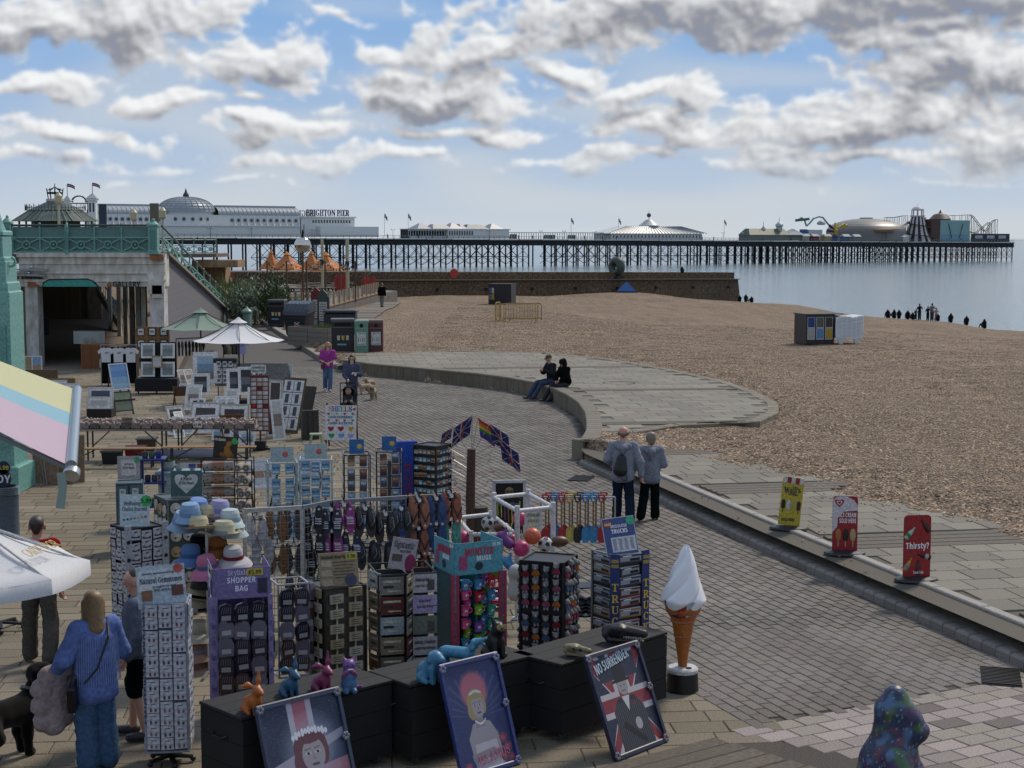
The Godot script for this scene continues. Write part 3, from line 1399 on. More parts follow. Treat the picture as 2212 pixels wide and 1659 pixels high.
func vault(b: MB,x0: float,x1: float,z0: float,z1: float,y0: float,h: float,ridge: float):
	var rows:=[]
	for i in 7:
		var a:=PI*.5*i/6
		var z:=lerpf(z1,ridge,1.0-cos(a))
		var y:=y0+h*sin(a)
		rows.append([V(x0,y,z),V(x1,y,z)])
	rows.reverse()
	b.sheet(rows)
	rows=[]
	for i in 7:
		var a:=PI*.5*i/6
		rows.append([V(x1,y0+h*sin(a),lerpf(z0,ridge-2.0,1.0-cos(a))),V(x0,y0+h*sin(a),lerpf(z0,ridge-2.0,1.0-cos(a)))])
	rows.reverse()
	b.sheet(rows)
	b.quad(V(x0,y0+h,ridge),V(x1,y0+h,ridge),V(x1,y0+h,ridge-2.0),V(x0,y0+h,ridge-2.0)).box(V((x0+x1)*.5,y0+h+.35,ridge-.5),V(x1-x0,.7,.5))
func ring_window(root: Node,at: Vector3,r: float,n:=V(0,0,1)):
	var b:=K("d3d6d6")
	b.tube(at,at+n*.18,r*1.3,r*1.3,12)
	var o:=pt(b,"window",root)
	pt(K("39434b").tube(at+n*.18,at+n*.21,r,r,12),"pane",o,_g)

func build_palace():
	var white:=hx("eff0ee")
	var slate:=hx("a9b1b8")
	var f:=pier_frame(215,2.0)
	var root:=th("pier_palace","long white amusement hall with slate roof, round windows and a wide dome on the pier","building",f.origin)
	root.basis=pier_basis
	var o:=pier_t(215,2.0)
	var lx:=func(x: float) -> float: return pier_t(x,2.0)-o
	var x0: float=lx.call(215)
	var x1: float=lx.call(655)
	var eave:=hgt(300,463,2.0)
	var low:=hgt(300,487,2.0)
	var b:=KC(white)
	b.box(V((x0+x1)*.5,low*.5,-5.0),V(x1-x0,low,10))
	pt(b,"lower_wall",root)
	pt(KC(white).box(V((x0+x1)*.5,(low+eave)*.5,-6.0),V(x1-x0,eave-low,9)),"wall",root)
	pt(K("f4f4f2").box(V((x0+x1)*.5,low,-.6),V(x1-x0,.35,2.4)),"balcony",root)
	var rh:=hgt(300,445,2.0)-eave
	for s in [[x0,lx.call(365),"roof"],[lx.call(480),x1,"roof"]]:
		b=KC(slate)
		vault(b,s[0],s[1],-10.6,-1.4,eave,rh,-5.0)
		var roof:=pt(b,s[2],root,_s)
		var g:=K("b9c0c4")
		var q: float=s[0]
		while q<s[1]:
			for i in 6:
				var a0:=PI*.5*i/6
				var a1:=PI*.5*(i+1)/6
				g.bar(V(q,eave+rh*sin(a0)+.06,lerpf(-1.4,-5.0,1.0-cos(a0))),V(q,eave+rh*sin(a1)+.06,lerpf(-1.4,-5.0,1.0-cos(a1))),.14,.14)
			q+=1.6
		lay(g,"glazing_bars",roof)
	for x in [232,246,259,272,285,298,311,324,337,350]:
		ring_window(root,V(lx.call(x),(low+eave)*.5+.2,-1.5),.62)
		buttress(root,lx.call(x+6.5),low,eave)
	for x in [508,522,536,550,563,577,591,604,618,631,645]:
		ring_window(root,V(lx.call(x),(low+eave)*.5+.1,-1.5),.6)
		buttress(root,lx.call(x+6.5),low,eave)
	var dc: float=lx.call(421)
	var dr: float=(lx.call(484)-lx.call(360))*.5
	var dt:=hgt(421,426,2.0)
	pt(KC(white).at(xf(V(dc,0,-6),0)).lathe(PV([dr*.95,low,dr*.95,eave+1.0,dr*1.02,eave+1.2]),24,Vector3.ZERO,V2(1,.55)),"drum",root)
	for k in 9:
		var a:=PI*(.1+.8*k/8.0)
		ring_window(root,V(dc+cos(a)*dr*.95,(low+eave)*.5+.4,-6.0+sin(a)*dr*.52),.6,V(cos(a)*.6,0,sin(a)).normalized())
	b=KC(slate)
	b.at(xf(V(dc,0,-6),0))
	var prof:=[]
	for i in 9:
		var a:=PI*.5*i/8.0
		prof.append(V2(maxf(dr*1.0*cos(a*.93),.1),eave+1.1+(dt-eave-1.1)*sin(a)))
	b.lathe(prof,28,Vector3.ZERO,V2(1,.6))
	var dome:=pt(b,"dome",root,_s)
	b=K("b4bcc0")
	b.at(xf(V(dc,0,-6),0))
	for k in 28:
		var an:=TAU*k/28
		for i in 8:
			var p: Vector2=prof[i]
			var q: Vector2=prof[i+1]
			b.bar(V(cos(an)*p.x,p.y+.08,sin(an)*p.x*.6),V(cos(an)*q.x,q.y+.08,sin(an)*q.x*.6),.16,.16)
	for i in range(1,8):
		var p: Vector2=prof[i]
		for k in 28:
			var a0:=TAU*k/28
			var a1:=TAU*(k+1)/28
			b.bar(V(cos(a0)*p.x,p.y+.1,sin(a0)*p.x*.6),V(cos(a1)*p.x,p.y+.1,sin(a1)*p.x*.6),.12,.12)
	lay(b,"dome_ribs",dome)
	pt(K("4a4f52").lathe(PV([1.2,dt-.2,1.1,dt+.9,.5,dt+1.7,.25,dt+2.6,.05,dt+3.1]),8,V(dc,0,-6)),"finial",dome)
	var e0: float=lx.call(657)
	var e1: float=lx.call(772)
	var et:=hgt(700,471,2.0)
	b=K("f0f1ef")
	b.box(V((e0+e1)*.5,et*.5,-6.0),V(e1-e0,et,9))
	var e2: float=lx.call(815)
	b.box(V((lx.call(690)+e2)*.5,hgt(740,492,2.0)*.5,-.4),V(e2-lx.call(690),hgt(740,492,2.0),4.0))
	pt(b,"end_block",root)
	pt(K("f5f5f3").box(V((e0+e1)*.5,et,-5.9),V(e1-e0+1.0,.4,10)),"parapet",root)
	for k in 14:
		pt(K("3d464d").box(V(lx.call(683+k*6.0),hgt(720,481,2.0),-1.47),V(.62,1.1,.06)),"window",root,_g)
	var sg:=T3(Basis.IDENTITY,V((lx.call(668)+lx.call(760))*.5,hgt(714,462.5,2.0),-1.5))
	lt("BRIGHTON PIER",2.2,sg,hx("4b2f4a"),root,RB,.3,lx.call(760)-lx.call(668),"sign_letters")
	b=K("55585a")
	for k in 10:
		b.bar(V(lerpf(lx.call(668),lx.call(760),k/9.0),et,-1.7),V(lerpf(lx.call(668),lx.call(760),k/9.0),hgt(714,457,2.0),-1.7),.1,.1)
	pt(b,"sign_frame",root)
	lt("BRIGHTON PIER",2.2,T3(bY(PI),V((lx.call(622)+lx.call(715))*.5 ,hgt(650,462.0,2.0),-13.0)),hx("85888a"),root,RB,.3,19.0,"sign_letters")
func buttress(root: Node,x: float,low: float,eave: float):
	var b:=K("f2f3f1")
	b.prism(PV([0,low,1.5,low,.5,low+1.2,.25,eave,0,eave]),.35,T3(Basis(V(0,0,1),Vector3.UP,V(-1,0,0)),V(x,0,-1.5)))
	pt(b,"buttress",root)

func pyramid(b: MB,c: Vector3,w: float,d: float,h: float,top:=.15,topx:=-1.0):
	if topx<.0:
		topx=top
	var p:=[c+V(-w,0,-d)*.5,c+V(-w,0,d)*.5,c+V(w,0,d)*.5,c+V(w,0,-d)*.5]
	var q:=[c+V(-w*topx,h*2.0,-d*top)*.5,c+V(-w*topx,h*2.0,d*top)*.5,c+V(w*topx,h*2.0,d*top)*.5,c+V(w*topx,h*2.0,-d*top)*.5]
	b.hexa(p+q)
func pier_flag(x: float,ytop: float,ybase: float,label: String,k: Color):
	var f:=pier_frame(x,1.0)
	var y0:=hgt(x,ybase,1.0)
	var y1:=hgt(x,ytop,1.0)
	f.origin.y+=y0
	var root:=th("flagpole",label,"flag",f.origin,.0,"flags along the pier")
	root.basis=pier_basis
	var b:=K("c4c8c8")
	b.tube(Vector3.ZERO,V(0,y1-y0,0),.09,.06,6)
	pt(b,"pole",root)
	root.add_child(wave_flag(V(0,y1-y0-.2,0),1.6,1.5,k,hx("c9ccd0")),true)
func wave_flag(at: Vector3,w: float,h: float,k: Color,stripe: Color) -> MeshInstance3D:
	var b:=MB.new()
	for s in 3:
		b.color(k if s!=1 else stripe)
		var rows:=[]
		for j in 2:
			var r:=[]
			for i in 7:
				var u:=i/6.0
				r.append(at+V(u*w*.8,-h*(s+j)/3.0-u*u*h*.9,sin(u*7.0)*.12*w))
			rows.append(r)
		b.sheet(rows)
	var o:=MeshInstance3D.new()
	o.mesh=b.mesh(mat("canvas"))
	o.name="flag"
	return o

func build_pier_middle():
	for e in [[832,461,"small flag on a thin pole past the white end block of the pier hall"],[883,461,"small flag on a thin pole just before the grey roofed pier pavilions"],[1233,470,"small flag on a thin pole beside the glazed pier shelter"],[1335,471,"small flag on a pole over the striped restaurant roof on the pier"],[1562,474,"small flag on a pole just before the pier rides begin"]]:
		pier_flag(e[0],e[1],512.0 if e[0]!=1335 else 491.0,e[2],hx("3f4a66"))
	var f:=pier_frame(890,2.0)
	var o:=pier_t(890,2.0)
	var root:=th("pier_pavilion","row of white kiosks under small grey pyramid roofs half way along the pier","building",f.origin)
	root.basis=pier_basis
	var lx:=func(x: float) -> float: return pier_t(x,2.0)-o
	var eave:=hgt(990,495.5,2.0)
	var b:=K("f2f3f1")
	b.box(V((lx.call(968)+lx.call(1100))*.5,eave*.5,-4.0),V(lx.call(1100)-lx.call(968),eave,8.0))
	pt(b,"wall",root)
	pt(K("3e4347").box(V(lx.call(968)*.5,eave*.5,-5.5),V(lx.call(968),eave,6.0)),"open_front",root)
	pt(K("f2f3f1").box(V(lx.call(968)*.5,eave-.5,-2.0),V(lx.call(968),.5,1.2)).box(V(lx.call(968)*.5,.5,-1.5),V(lx.call(968),.9,.2)),"fascia",root)
	for k in 14:
		pt(K("f2f3f1").box(V(lx.call(892+k*5.6),eave*.5,-1.5),V(.2,eave,.2)),"post",root)
	for k in 10:
		pt(K("47525a").box(V(lx.call(972+k*5.4),eave*.58,.02),V(.75,eave*.45,.06)),"window",root,_g)
	pt(K("f4f4f2").box(V(lx.call(1100)*.5,eave,-4.0),V(lx.call(1100)+1.0,.3,8.8)),"eaves",root)
	for r in [[904,934,483,.12,.12],[937,978,485,.25,.6],[973,1003,482.5,.15,.15],[997,1012,485,.2,.2],[1009,1058,486,.25,.55],[1060,1089,485,.2,.2]]:
		b=KC(hx("a2a7ab") if r[0]!=1009 else hx("6d7276"))
		pyramid(b,V((lx.call(r[0])+lx.call(r[1]))*.5,eave+.15,-4.0),lx.call(r[1])-lx.call(r[0]),7.5,hgt(r[0],r[2],2.0)-eave,r[3],r[4])
		pt(b,"roof",root,_s)
	f=pier_frame(1103,6.0)
	var o2:=pier_t(1103,6.0)
	root=th("glazed_shelter","long open glazed wind shelter along the middle of the pier","shelter",f.origin)
	root.basis=pier_basis
	var lg:=pier_t(1300,6.0)-o2
	b=K("e0e3e3")
	var hh:=hgt(1200,503,6.0)
	b.box(V(lg*.5,hh,0),V(lg,.25,2.6))
	pt(b,"roof",root)
	for k in 40:
		bx("post",root,"f2f3f1",lg*k/39.0,hh*.5,.9,.22,hh,.2)
	pt(K("5c6468").box(V(lg*.03,hh*.4,-.2),V(lg*.06,hh*.7,1)).box(V(lg*.42,hh*.35,-.2),V(lg*.11,hh*.6,1)).box(V(lg*.66,hh*.35,-.2),V(lg*.07,hh*.6,1)),"kiosk",root)
	f=pier_frame(1400,8.0)
	root=th("pier_restaurant","low restaurant with striped spreading roof and a ball finial on the pier","building",f.origin)
	root.basis=pier_basis
	var half:=pspan(1300,1505,8.0)*.5
	var ev:=hgt(1400,504.5,8.0)
	bx("wall",root,"eff0ee",0,ev*.5,0,half*1.9,ev,12.0)
	for k in 26:
		pt(K("434c53").box(V(lerpf(-half*.9,half*.9,k/25.0),ev*.55,6.02),V(.7,ev*.4,.06)),"window",root,_g)
	b=K("dfe3e4")
	var rt:=hgt(1400,489,8.0)
	pyramid(b,V(0,ev,0),half*2.05,14.0,rt-ev,.5,.55)
	var roof:=pt(b,"roof",root,_s)
	b=K("8c9296")
	for k in 31:
		var u:=lerpf(-1.0,1.0,k/30.0)
		b.bar(V(u*half*1.02,ev+.1,7),V(u*half*.56,rt+.08,3.55),.14,.14)
	lay(b,"roof_seams",roof)
	pt(K("cdd0d1").lathe([V2(4.6,rt),V2(4.4,rt+.5),V2(1.9,hgt(1400,477,8.0)),V2(1.2,hgt(1400,474.5,8.0))],12),"lantern_roof",roof,_s)
	pt(K("555b60").tube(V(0,hgt(1400,475,8.0),0),V(0,hgt(1400,455,8.0),0),.12,.05,6).ball(V(0,hgt(1400,465,8.0),0),Vector3.ONE*.95),"ball_finial",roof)
	for x in [850,1058,1168,1218,1284,1560,1600,458,546,676]:
		f=pier_frame(x,1.4)
		var s:=th("pier_lamp","twin headed lamp standard on the pier promenade deck","street lamp",f.origin,.0,"lamps along the pier")
		s.basis=pier_basis
		pt(K("7d8487").tube(Vector3.ZERO,V(0,3.3,0),.09,.06,6).bar(V(-.7,3.2,0),V(.7,3.2,0),.07,.07),"post",s)
		for q in [-.7,.7]:
			pt(K("d8dcdc").ball(V(q,3.45,0),V(.22,.28,.22),8,6),"lamp_globe",s,_g)
	var walk:=0
	for x in [838,868,905,935,1120,1150,1190,1240,1262,1300,1330,1470,1515,1540,1620,1645,1706,1760,1830,1940]:
		f=pier_frame(x,1.0+(walk % 3))
		var k: Color=[hx("2b2f36"),hx("4a3a3a"),hx("38424c"),hx("6a6460")][walk % 4]
		var pn:=th("person","tiny figure in dark clothes standing at the pier railing","person",f.origin,.0,"people on the pier")
		pt(KC(k).lathe(PV([.12,0,.2,.5,.22,1,.26,1.35,.1,1.5]),7,Vector3.ZERO,V2(1,.7)).h("8a6a58").ball(V(0,1.62,0),V(.11,.14,.11),7,5),"body",pn,_c)
		walk+=1

func lattice(root: Node,called: String,pts: Array,base: float,k: Color,up:=.9,step:=1):
	var b:=KC(k)
	for i in pts.size()-1:
		for z in [-.6,.6]:
			b.bar(pts[i]+V(0,0,z),pts[i+1]+V(0,0,z),.22,.22)
		b.bar(pts[i]+V(0,0,-.8),pts[i]+V(0,0,.8),.15,.15)
	pt(b,called,root)
	for i in range(0,pts.size(),step):
		b=K("7d8275")
		for z in [-.7,.7]:
			b.bar(V(pts[i].x,base,z+pts[i].z),pts[i]+V(0,0,z),.14,.14)
		if i+step<pts.size():
			b.bar(V(pts[i].x,base,.7+pts[i].z),pts[i+step]+V(0,0,.7),.08,.08).bar(pts[i].lerp(V(pts[i].x,base,pts[i].z),.5),pts[i+step].lerp(V(pts[i+step].x,base,pts[i+step].z),.5),.08,.08)
		pt(b,"trestle",root)

func build_pier_head():
	var off:=6.0
	var fr:=func(x: float) -> Transform3D: return pier_frame(x,off)
	var h:=func(x: float,y: float) -> float: return hgt(x,y,off)
	var b: MB
	var f: Transform3D=fr.call(1605)
	var root:=th("arcade_stalls","low green roofed arcade stalls at the start of the pier rides","building",f.origin)
	root.basis=pier_basis
	var l:=pspan(1605,1722,off)
	bx("wall",root,"7c837c",l*.5,1.3,0,l,2.6,7.0)
	b=K("5c6a56")
	pyramid(b,V(l*.37,2.6,0),l*.75,7.6,h.call(1640,494)-2.6,.3,.85)
	pt(b,"roof",root,_s)
	b=K("c4c9c7")
	pyramid(b,V(l*.85,2.6,1),l*.3,7.0,h.call(1700,495)-2.6,.1)
	pt(b,"canopy",root,_v)
	for q in [[1677,480,1.9],[1643,489,1.1]]:
		b=K("b8c2c0")
		var bx:=pspan(1605,q[0],off)
		var top: float=h.call(q[0],q[1])
		b.lathe(PV([q[2]*.75,2.0,q[2]*.75,top-2.2,q[2],top-2.0,q[2]*.95,top-1.1,q[2]*.5,top-.3,.15,top+.2,.08,top+2.2]),12,V(bx,0,1))
		pt(b,"onion_cap",root,_s)
	f=fr.call(1750)
	root=th("thrill_ride","blue and green arched thrill ride above a white box on the pier head","fairground ride",f.origin)
	root.basis=pier_basis
	var rx:=func(x: float) -> float: return pspan(1750,x,off)
	pt(K("c9ced2").box(V((rx.call(1736)+rx.call(1765))*.5,2.6,0),V(rx.call(1765)-rx.call(1736),5.2,5.0)),"booth",root)
	pt(K("35619a").box(V(rx.call(1729),2.7,1.0),V(2,5.4,3)),"sign_panel",root)
	b=K("8fa3ad")
	var arch:=[]
	for q in [[1720,474],[1726,470],[1733,476],[1737,488],[1744,482],[1752,472],[1763,468],[1772,470],[1780,480],[1790,492]]:
		arch.append(V(rx.call(q[0]),h.call(q[0],q[1]),.5))
	b.path(arch,.42,6)
	pt(b,"arm",root,_s)
	pt(K("5d7a5e").bar(V(rx.call(1712),h.call(1712,476),.8),V(rx.call(1742),h.call(1742,473),.8),.3,1.2),"seat_row",root)
	pt(K("a9bab4").lathe([V2(1.6,h.call(1766,486)),V2(2.2,h.call(1766,483)),V2(1.6,h.call(1766,479)),V2(.1,h.call(1766,476))],12,V(rx.call(1767),0,1.0)),"cap",root,_s)
	f=fr.call(1800)
	root=th("spinner_ride","yellow and blue spinning ride with tilted arms on the pier head","fairground ride",f.origin)
	root.basis=pier_basis
	var sx:=func(x: float) -> float: return pspan(1800,x,off)
	pt(K("3a4e8c").lathe([V2(1.5,0),V2(1.5,h.call(1800,509)),V2(1.0,h.call(1800,507))],10),"base",root,_s)
	pt(K("c9a93c").lathe([V2(1.2,h.call(1800,507)),V2(1.5,h.call(1800,497)),V2(.9,h.call(1800,492)),V2(.3,h.call(1800,481))],10),"tower",root,_s)
	for q in [[1785,487,1797,495],[1822,487,1803,494],[1781,498,1797,500],[1818,484,1803,492]]:
		pt(KC([hx("c9a93c"),hx("33363e")][int(q[0]) % 2]).tube(V(sx.call(q[2]),h.call(q[2],q[3]),.5),V(sx.call(q[0]),h.call(q[0],q[1]),1.0),.35,.7,6),"arm",root,_s)
	f=pier_frame(1867,20.0)
	root=th("domed_arcade","broad low grey domed arcade hall on the pier head","building",f.origin)
	root.basis=pier_basis
	var r:=pspan(1808,1926,20.0)*.5
	pt(K("8f8d88").lathe([V2(r,0),V2(r,hgt(1867,500,20.0))],28),"drum",root)
	b=K("83817c")
	var hb:=hgt(1867,500,20.0)
	var ht:=hgt(1867,472,20.0)
	var prof:=[]
	for i in 9:
		var a:=PI*.5*i/8.0
		prof.append(V2(maxf(r*cos(a),2.0),hb+(ht-hb)*sin(a)))
	b.lathe(prof,28).lathe(PV([3.2,ht-.6,3.2,ht+.4,.1,ht+.5]),16)
	pt(b,"dome",root,_s)
	f=fr.call(1898)
	root=th("carousel","round brown carousel with scalloped canopy before the grey dome","fairground ride",f.origin)
	root.basis=pier_basis
	b=K("7b6450")
	b.lathe([V2(5.0,0),V2(5.0,.5),V2(2.0,.5),V2(2.0,h.call(1898,501))],16)
	for k in 14:
		var a:=TAU*k/14
		b.tube(V(cos(a)*4.6,.5,sin(a)*4.6),V(cos(a)*4.6,h.call(1898,501),sin(a)*4.6),.1,.1,5)
	pt(b,"platform",root)
	pt(K("8f7258").lathe([V2(6.6,h.call(1898,501)),V2(6.6,h.call(1898,496)),V2(3.0,h.call(1898,493)),V2(.2,h.call(1898,491))],20),"canopy",root,_v)
	var n:=0
	for x in [1735,1756,1782,1822,1845,1935,1950]:
		f=pier_frame(x,2.5)
		var k: Color=[hx("b9b4a6"),hx("8d3f3a"),hx("c3b06a"),hx("54789a"),hx("8a8f94"),hx("7a4a40"),hx("f0f1ef")][n]
		root=th("fairground_stall",["cream","dark red","pale yellow","blue","grey","rust brown","white"][n] + " fairground stall with sloping awning by the pier railing","stall",f.origin,.0,"stalls at the pier railing")
		root.basis=pier_basis
		pt(KC(k).box(V(0,1.1,0),V(4.2,2.2,2)),"counter",root)
		pt(K("d2d4d2").prism(PV([-1.4,2.2,1.6,2.2,.2,3.3]),4.6,T3(Basis(V(0,0,1),Vector3.UP,V(-1,0,0)),V(2.3,0,0))),"awning",root,_v)
		n+=1
	f=fr.call(1977)
	root=th("helter_skelter","white helter skelter tower with dark stripes, spiral slide and domed top","fairground ride",f.origin)
	root.basis=pier_basis
	var y1: float=h.call(1977,468)
	var rb:=pspan(1951,1995,off)*.5
	b=MB.new()
	for k in 24:
		var a0:=TAU*k/24
		var a1:=TAU*(k+1)/24
		b.color(hx("d8d4d2") if k % 2 else hx("3a3338"))
		var rr:=[rb,rb*.72,rb*.56,rb*.42]
		var yy:=[.0,y1*.33,y1*.66,y1]
		for i in 3:
			b.quad(V(cos(a1)*rr[i],yy[i],sin(a1)*rr[i]),V(cos(a0)*rr[i],yy[i],sin(a0)*rr[i]),V(cos(a0)*rr[i+1],yy[i+1],sin(a0)*rr[i+1]),V(cos(a1)*rr[i+1],yy[i+1],sin(a1)*rr[i+1]))
	pt(b,"tower",root)
	b=K("5a3f44")
	var sp:=[]
	for i in 40:
		var u:=i/39.0
		var a:=.6-u*TAU*2.2
		var rr:=lerpf(rb*.42,rb*1.05,u)+.8
		sp.append(V(cos(a)*rr,lerpf(y1*.95,.8,u),sin(a)*rr))
	for i in 39:
		b.bar(sp[i],sp[i+1],.9,.45)
	pt(b,"slide",root)
	b=K("cfcccb")
	var ct: float=h.call(1977,453)
	b.lathe(PV([rb*.5,y1,rb*.5,y1+.6]),12)
	for k in 8:
		var a:=TAU*k/8
		b.tube(V(cos(a)*rb*.38,y1,sin(a)*rb*.38),V(cos(a)*rb*.38,ct,sin(a)*rb*.38),.22,.22,6)
	b.lathe(PV([rb*.42,ct-.4,rb*.40,ct+.3,rb*.28,ct+1.2,.1,ct+1.8,.05,ct+3.0]),12)
	pt(b,"cupola",root,_s)
	f=fr.call(2040)
	root=th("mural_building","brown and turquoise show building with a painted swing mural under a pointed roof","building",f.origin)
	root.basis=pier_basis
	var mx:=func(x: float) -> float: return pspan(2040,x,off)
	var mt: float=h.call(2040,476)
	pt(K("5c463f").box(V((mx.call(1990)+mx.call(2008))*.5,mt*.52,0),V(mx.call(2008)-mx.call(1990),mt*1.04,10.0)),"brown_wall",root)
	var mural:=pt(K("8fb5b4").box(V((mx.call(2009)+mx.call(2072))*.5,mt*.5,.2),V(mx.call(2072)-mx.call(2009),mt,10.0)),"mural_wall",root)
	pt(K("7fa6b8").box(V((mx.call(2011)+mx.call(2070))*.5,mt*.2,5.22),V(mx.call(2070)-mx.call(2011),mt*.3,.06)),"painted_sea",mural)
	for s in [[2030,1],[2052,-1]]:
		b=K("6d6f73")
		var bx: float=mx.call(s[0])
		b.bar(V(bx-s[1]*1.6,mt*.85,5.25),V(bx+s[1]*1.0,mt*.2,5.25),.9,.05).bar(V(bx+s[1]*1.0,mt*.2,5.25),V(bx-s[1]*1.4,mt*.1,5.25),.5,.05).bar(V(bx+s[1]*.2,mt*.3,5.25),V(bx-s[1]*2.0,mt*.32,5.25),.35,.05)
		pt(b,"painted_figure",mural)
	b=K("6b5348")
	var px: float=mx.call(2029)
	var pt: float=h.call(2029,474)
	b.lathe([V2(5.2,pt-1.0),V2(5.4,pt+.3),V2(3.2,h.call(2029,463)),V2(.8,h.call(2029,460)),V2(.1,h.call(2029,453))],10,V(px,0,-1))
	pt(b,"pointed_roof",root,_s)
	f=fr.call(1940)
	root=th("small_coaster","rusty coaster track on thin trestles left of the striped slide tower","roller coaster",f.origin)
	root.basis=pier_basis
	var cx:=func(x: float) -> float: return pspan(1940,x,off)
	var pts:=[]
	for q in [[1918,470],[1926,469],[1936,470],[1946,468],[1956,466],[1964,466]]:
		pts.append(V(cx.call(q[0]),h.call(q[0],q[1]),-3.0))
	lattice(root,"track",pts,.0,hx("7b7a6c"))
	pts=[]
	for q in [[1921,492],[1932,487],[1944,490],[1956,484],[1962,480]]:
		pts.append(V(cx.call(q[0]),h.call(q[0],q[1]),-1.0))
	lattice(root,"track",pts,.0,hx("8a6a5c"))
	f=fr.call(2110)
	root=th("roller_coaster","green roller coaster dropping and climbing at the end of the pier","roller coaster",f.origin)
	root.basis=pier_basis
	var dx:=func(x: float) -> float: return pspan(2110,x,off)
	pts=[]
	for q in [[2040,466],[2055,465],[2070,465],[2082,464],[2090,464],[2096,468],[2103,477],[2110,486],[2117,495],[2122,500],[2128,494],[2134,483],[2140,477],[2147,474]]:
		pts.append(V(dx.call(q[0]),h.call(q[0],q[1]),.0))
	lattice(root,"track",pts,.0,hx("5d6e55"))
	pts=[]
	for q in [[2075,497],[2090,493],[2105,500],[2120,504],[2135,490],[2148,480]]:
		pts.append(V(dx.call(q[0]),h.call(q[0],q[1]),-5.0))
	lattice(root,"track",pts,.0,hx("6e7263"))
	f=pier_frame(2135,2.0)
	root=th("pier_end_hoarding","dark boarded hoarding with pale panels closing off the pier end","hoarding",f.origin)
	root.basis=pier_basis
	var hl:=pspan(2095,2176,2.0)
	pt(K("3d3f47").box(V(0,hgt(2150,505,2.0)*.5,0),V(hl,hgt(2150,505,2.0),.5)),"boards",root)
	for k in 3:
		pt(K("b9bcc4").box(V(lerpf(-hl*.32,hl*.3,k/2.0),hgt(2150,512,2.0),.3),V(hl*.2,1.6,.08)),"panel",root)

func build_pier_gate():
	for s in [[146,424,441,"far white pier entrance tower with pointed cap and flag",12.0],[201,419,470,"near white pier entrance tower with pointed cap and flag",16.0]]:
		var z:=420.0
		var p:=D(s[0],s[2],z)
		p.y=4.6
		var root:=th("entrance_tower",s[3],"tower",p,.0,"pier entrance towers")
		var w: float=s[4]/FOC*z
		var top:=D(s[0],s[1]+10.0,z).y-p.y
		var b:=K("efefec")
		b.box(V(0,top*.5,0),V(w,top,w)).box(V(0,top-.3,0),V(w*1.3,.5,w*1.3))
		pt(b,"tower_wall",root)
		for k in [-1,1]:
			bx("window",root,"3b3f42",w*.22*k,top-2.4,w*.5+.02,w*.2,2.4,.06)
		b=K("c8cccb")
		pyramid(b,V(0,top,0),w*1.5,w*1.5,1.5,.05)
		pt(b,"cap",root)
		b=K("b0b4b4")
		var ft: float=(37.0 if s[0]==146 else 34.0)/FOC*z
		b.tube(V(0,top+1.3,0),V(0,top+ft*.98,0),.12,.08,6)
		pt(b,"flagpole",root)
		root.add_child(wave_flag(V(0,top+ft,0),2.7,.9,hx("8a3038"),hx("b9b4bb")),true)
	var c:=D(171,437,424.0)
	var root:=th("entrance_arch","dark arched sign with pale letters between the pier entrance towers","sign",V(c.x,4.6,c.z))
	var b:=K("5a3a36")
	var base:=c.y-4.6
	for k in 12:
		var a0:=PI*k/12
		var a1:=PI*(k+1)/12
		b.bar(V(cos(a0)*2.0,base+sin(a0)*1.7,0),V(cos(a1)*2.0,base+sin(a1)*1.7,0),.7,.3)
	b.box(V(0,base-.3,0),V(5,.3,.3)).box(V(-2.3,base*.5,0),V(.2,base,.2)).box(V(2.3,base*.5,0),V(.2,base,.2))
	pt(b,"arch",root)
	var word:="BRIGHTON"
	for k in 8:
		var a:=PI*(.9-.8*k/7.0)
		lt(word[k],.55,T3(bZ(a-PI*.5),V(cos(a)*2.0,base+sin(a)*1.7,.2)),hx("d8cfc0"),root)

# ---------------------------------------------------------------- upper terrace,stairs,beach bar
const TEAL:="#7aaea2"
func GZ(x: float,y: float,z: float) -> Vector3:
	return D(x,y,z)
func railing_bay(root: Node3D,a: Vector3,b: Vector3,h: float,modules: int,boards:=true):
	var t:=hx(TEAL)
	var d:=b-a
	var mb:=K("3f5450")
	mb.tube(a+V(0,h,0),b+V(0,h,0),.045,.045,8)
	pt(mb,"top_rail",root,_p)
	for y in [.08,h*.58]:
		mb=KC(t)
		mb.bar(a+V(0,y,0),b+V(0,y,0),.06,.06)
		pt(mb,"rail",root,_p)
	var fl:=V(d.x,0,d.z).normalized()
	var nrm:=Vector3.UP.cross(fl)*-1.0
	if boards:
		mb=K("6a938e")
		var q:=-nrm*.1
		mb.quad(a+q+V(0,.1,0),b+q+V(0,.1,0),b+q+V(0,h*.95,0),a+q+V(0,h*.95,0))
		pt(mb,"backing_board",root,_p)
	for i in modules:
		var p0:=a+d*(float(i)/modules)
		var p1:=a+d*(float(i+1)/modules)
		var y0:=.11
		var y1:=h*.56
		var c:=(p0+p1)*.5+V(0,(y0+y1)*.5,0)
		var r:=(y1-y0)*.27
		mb=KC(t)
		for k in 14:
			var a0:=TAU*k/14
			var a1:=TAU*(k+1)/14
			mb.bar(c+(fl*cos(a0)+Vector3.UP*sin(a0))*r,c+(fl*cos(a1)+Vector3.UP*sin(a1))*r,.05,.07)
		mb.ball(c,Vector3.ONE*r*.4,8,6)
		pt(mb,"ring",root,_p)
		for e in [[p0,y0],[p0,y1],[p1,y0],[p1,y1]]:
			mb=KC(t)
			var q: Vector3=e[0]+V(0,e[1],0)
			mb.bar(q,c+(q-c).normalized()*r,.05,.05)
			pt(mb,"diagonal",root,_p)
		mb=KC(t)
		mb.tube(p1,p1+V(0,h+.02,0),.04,.035,8)
		mb.ball(p1+V(0,h+.06,0),Vector3.ONE*.055,8,6)
		pt(mb,"baluster",root,_p)
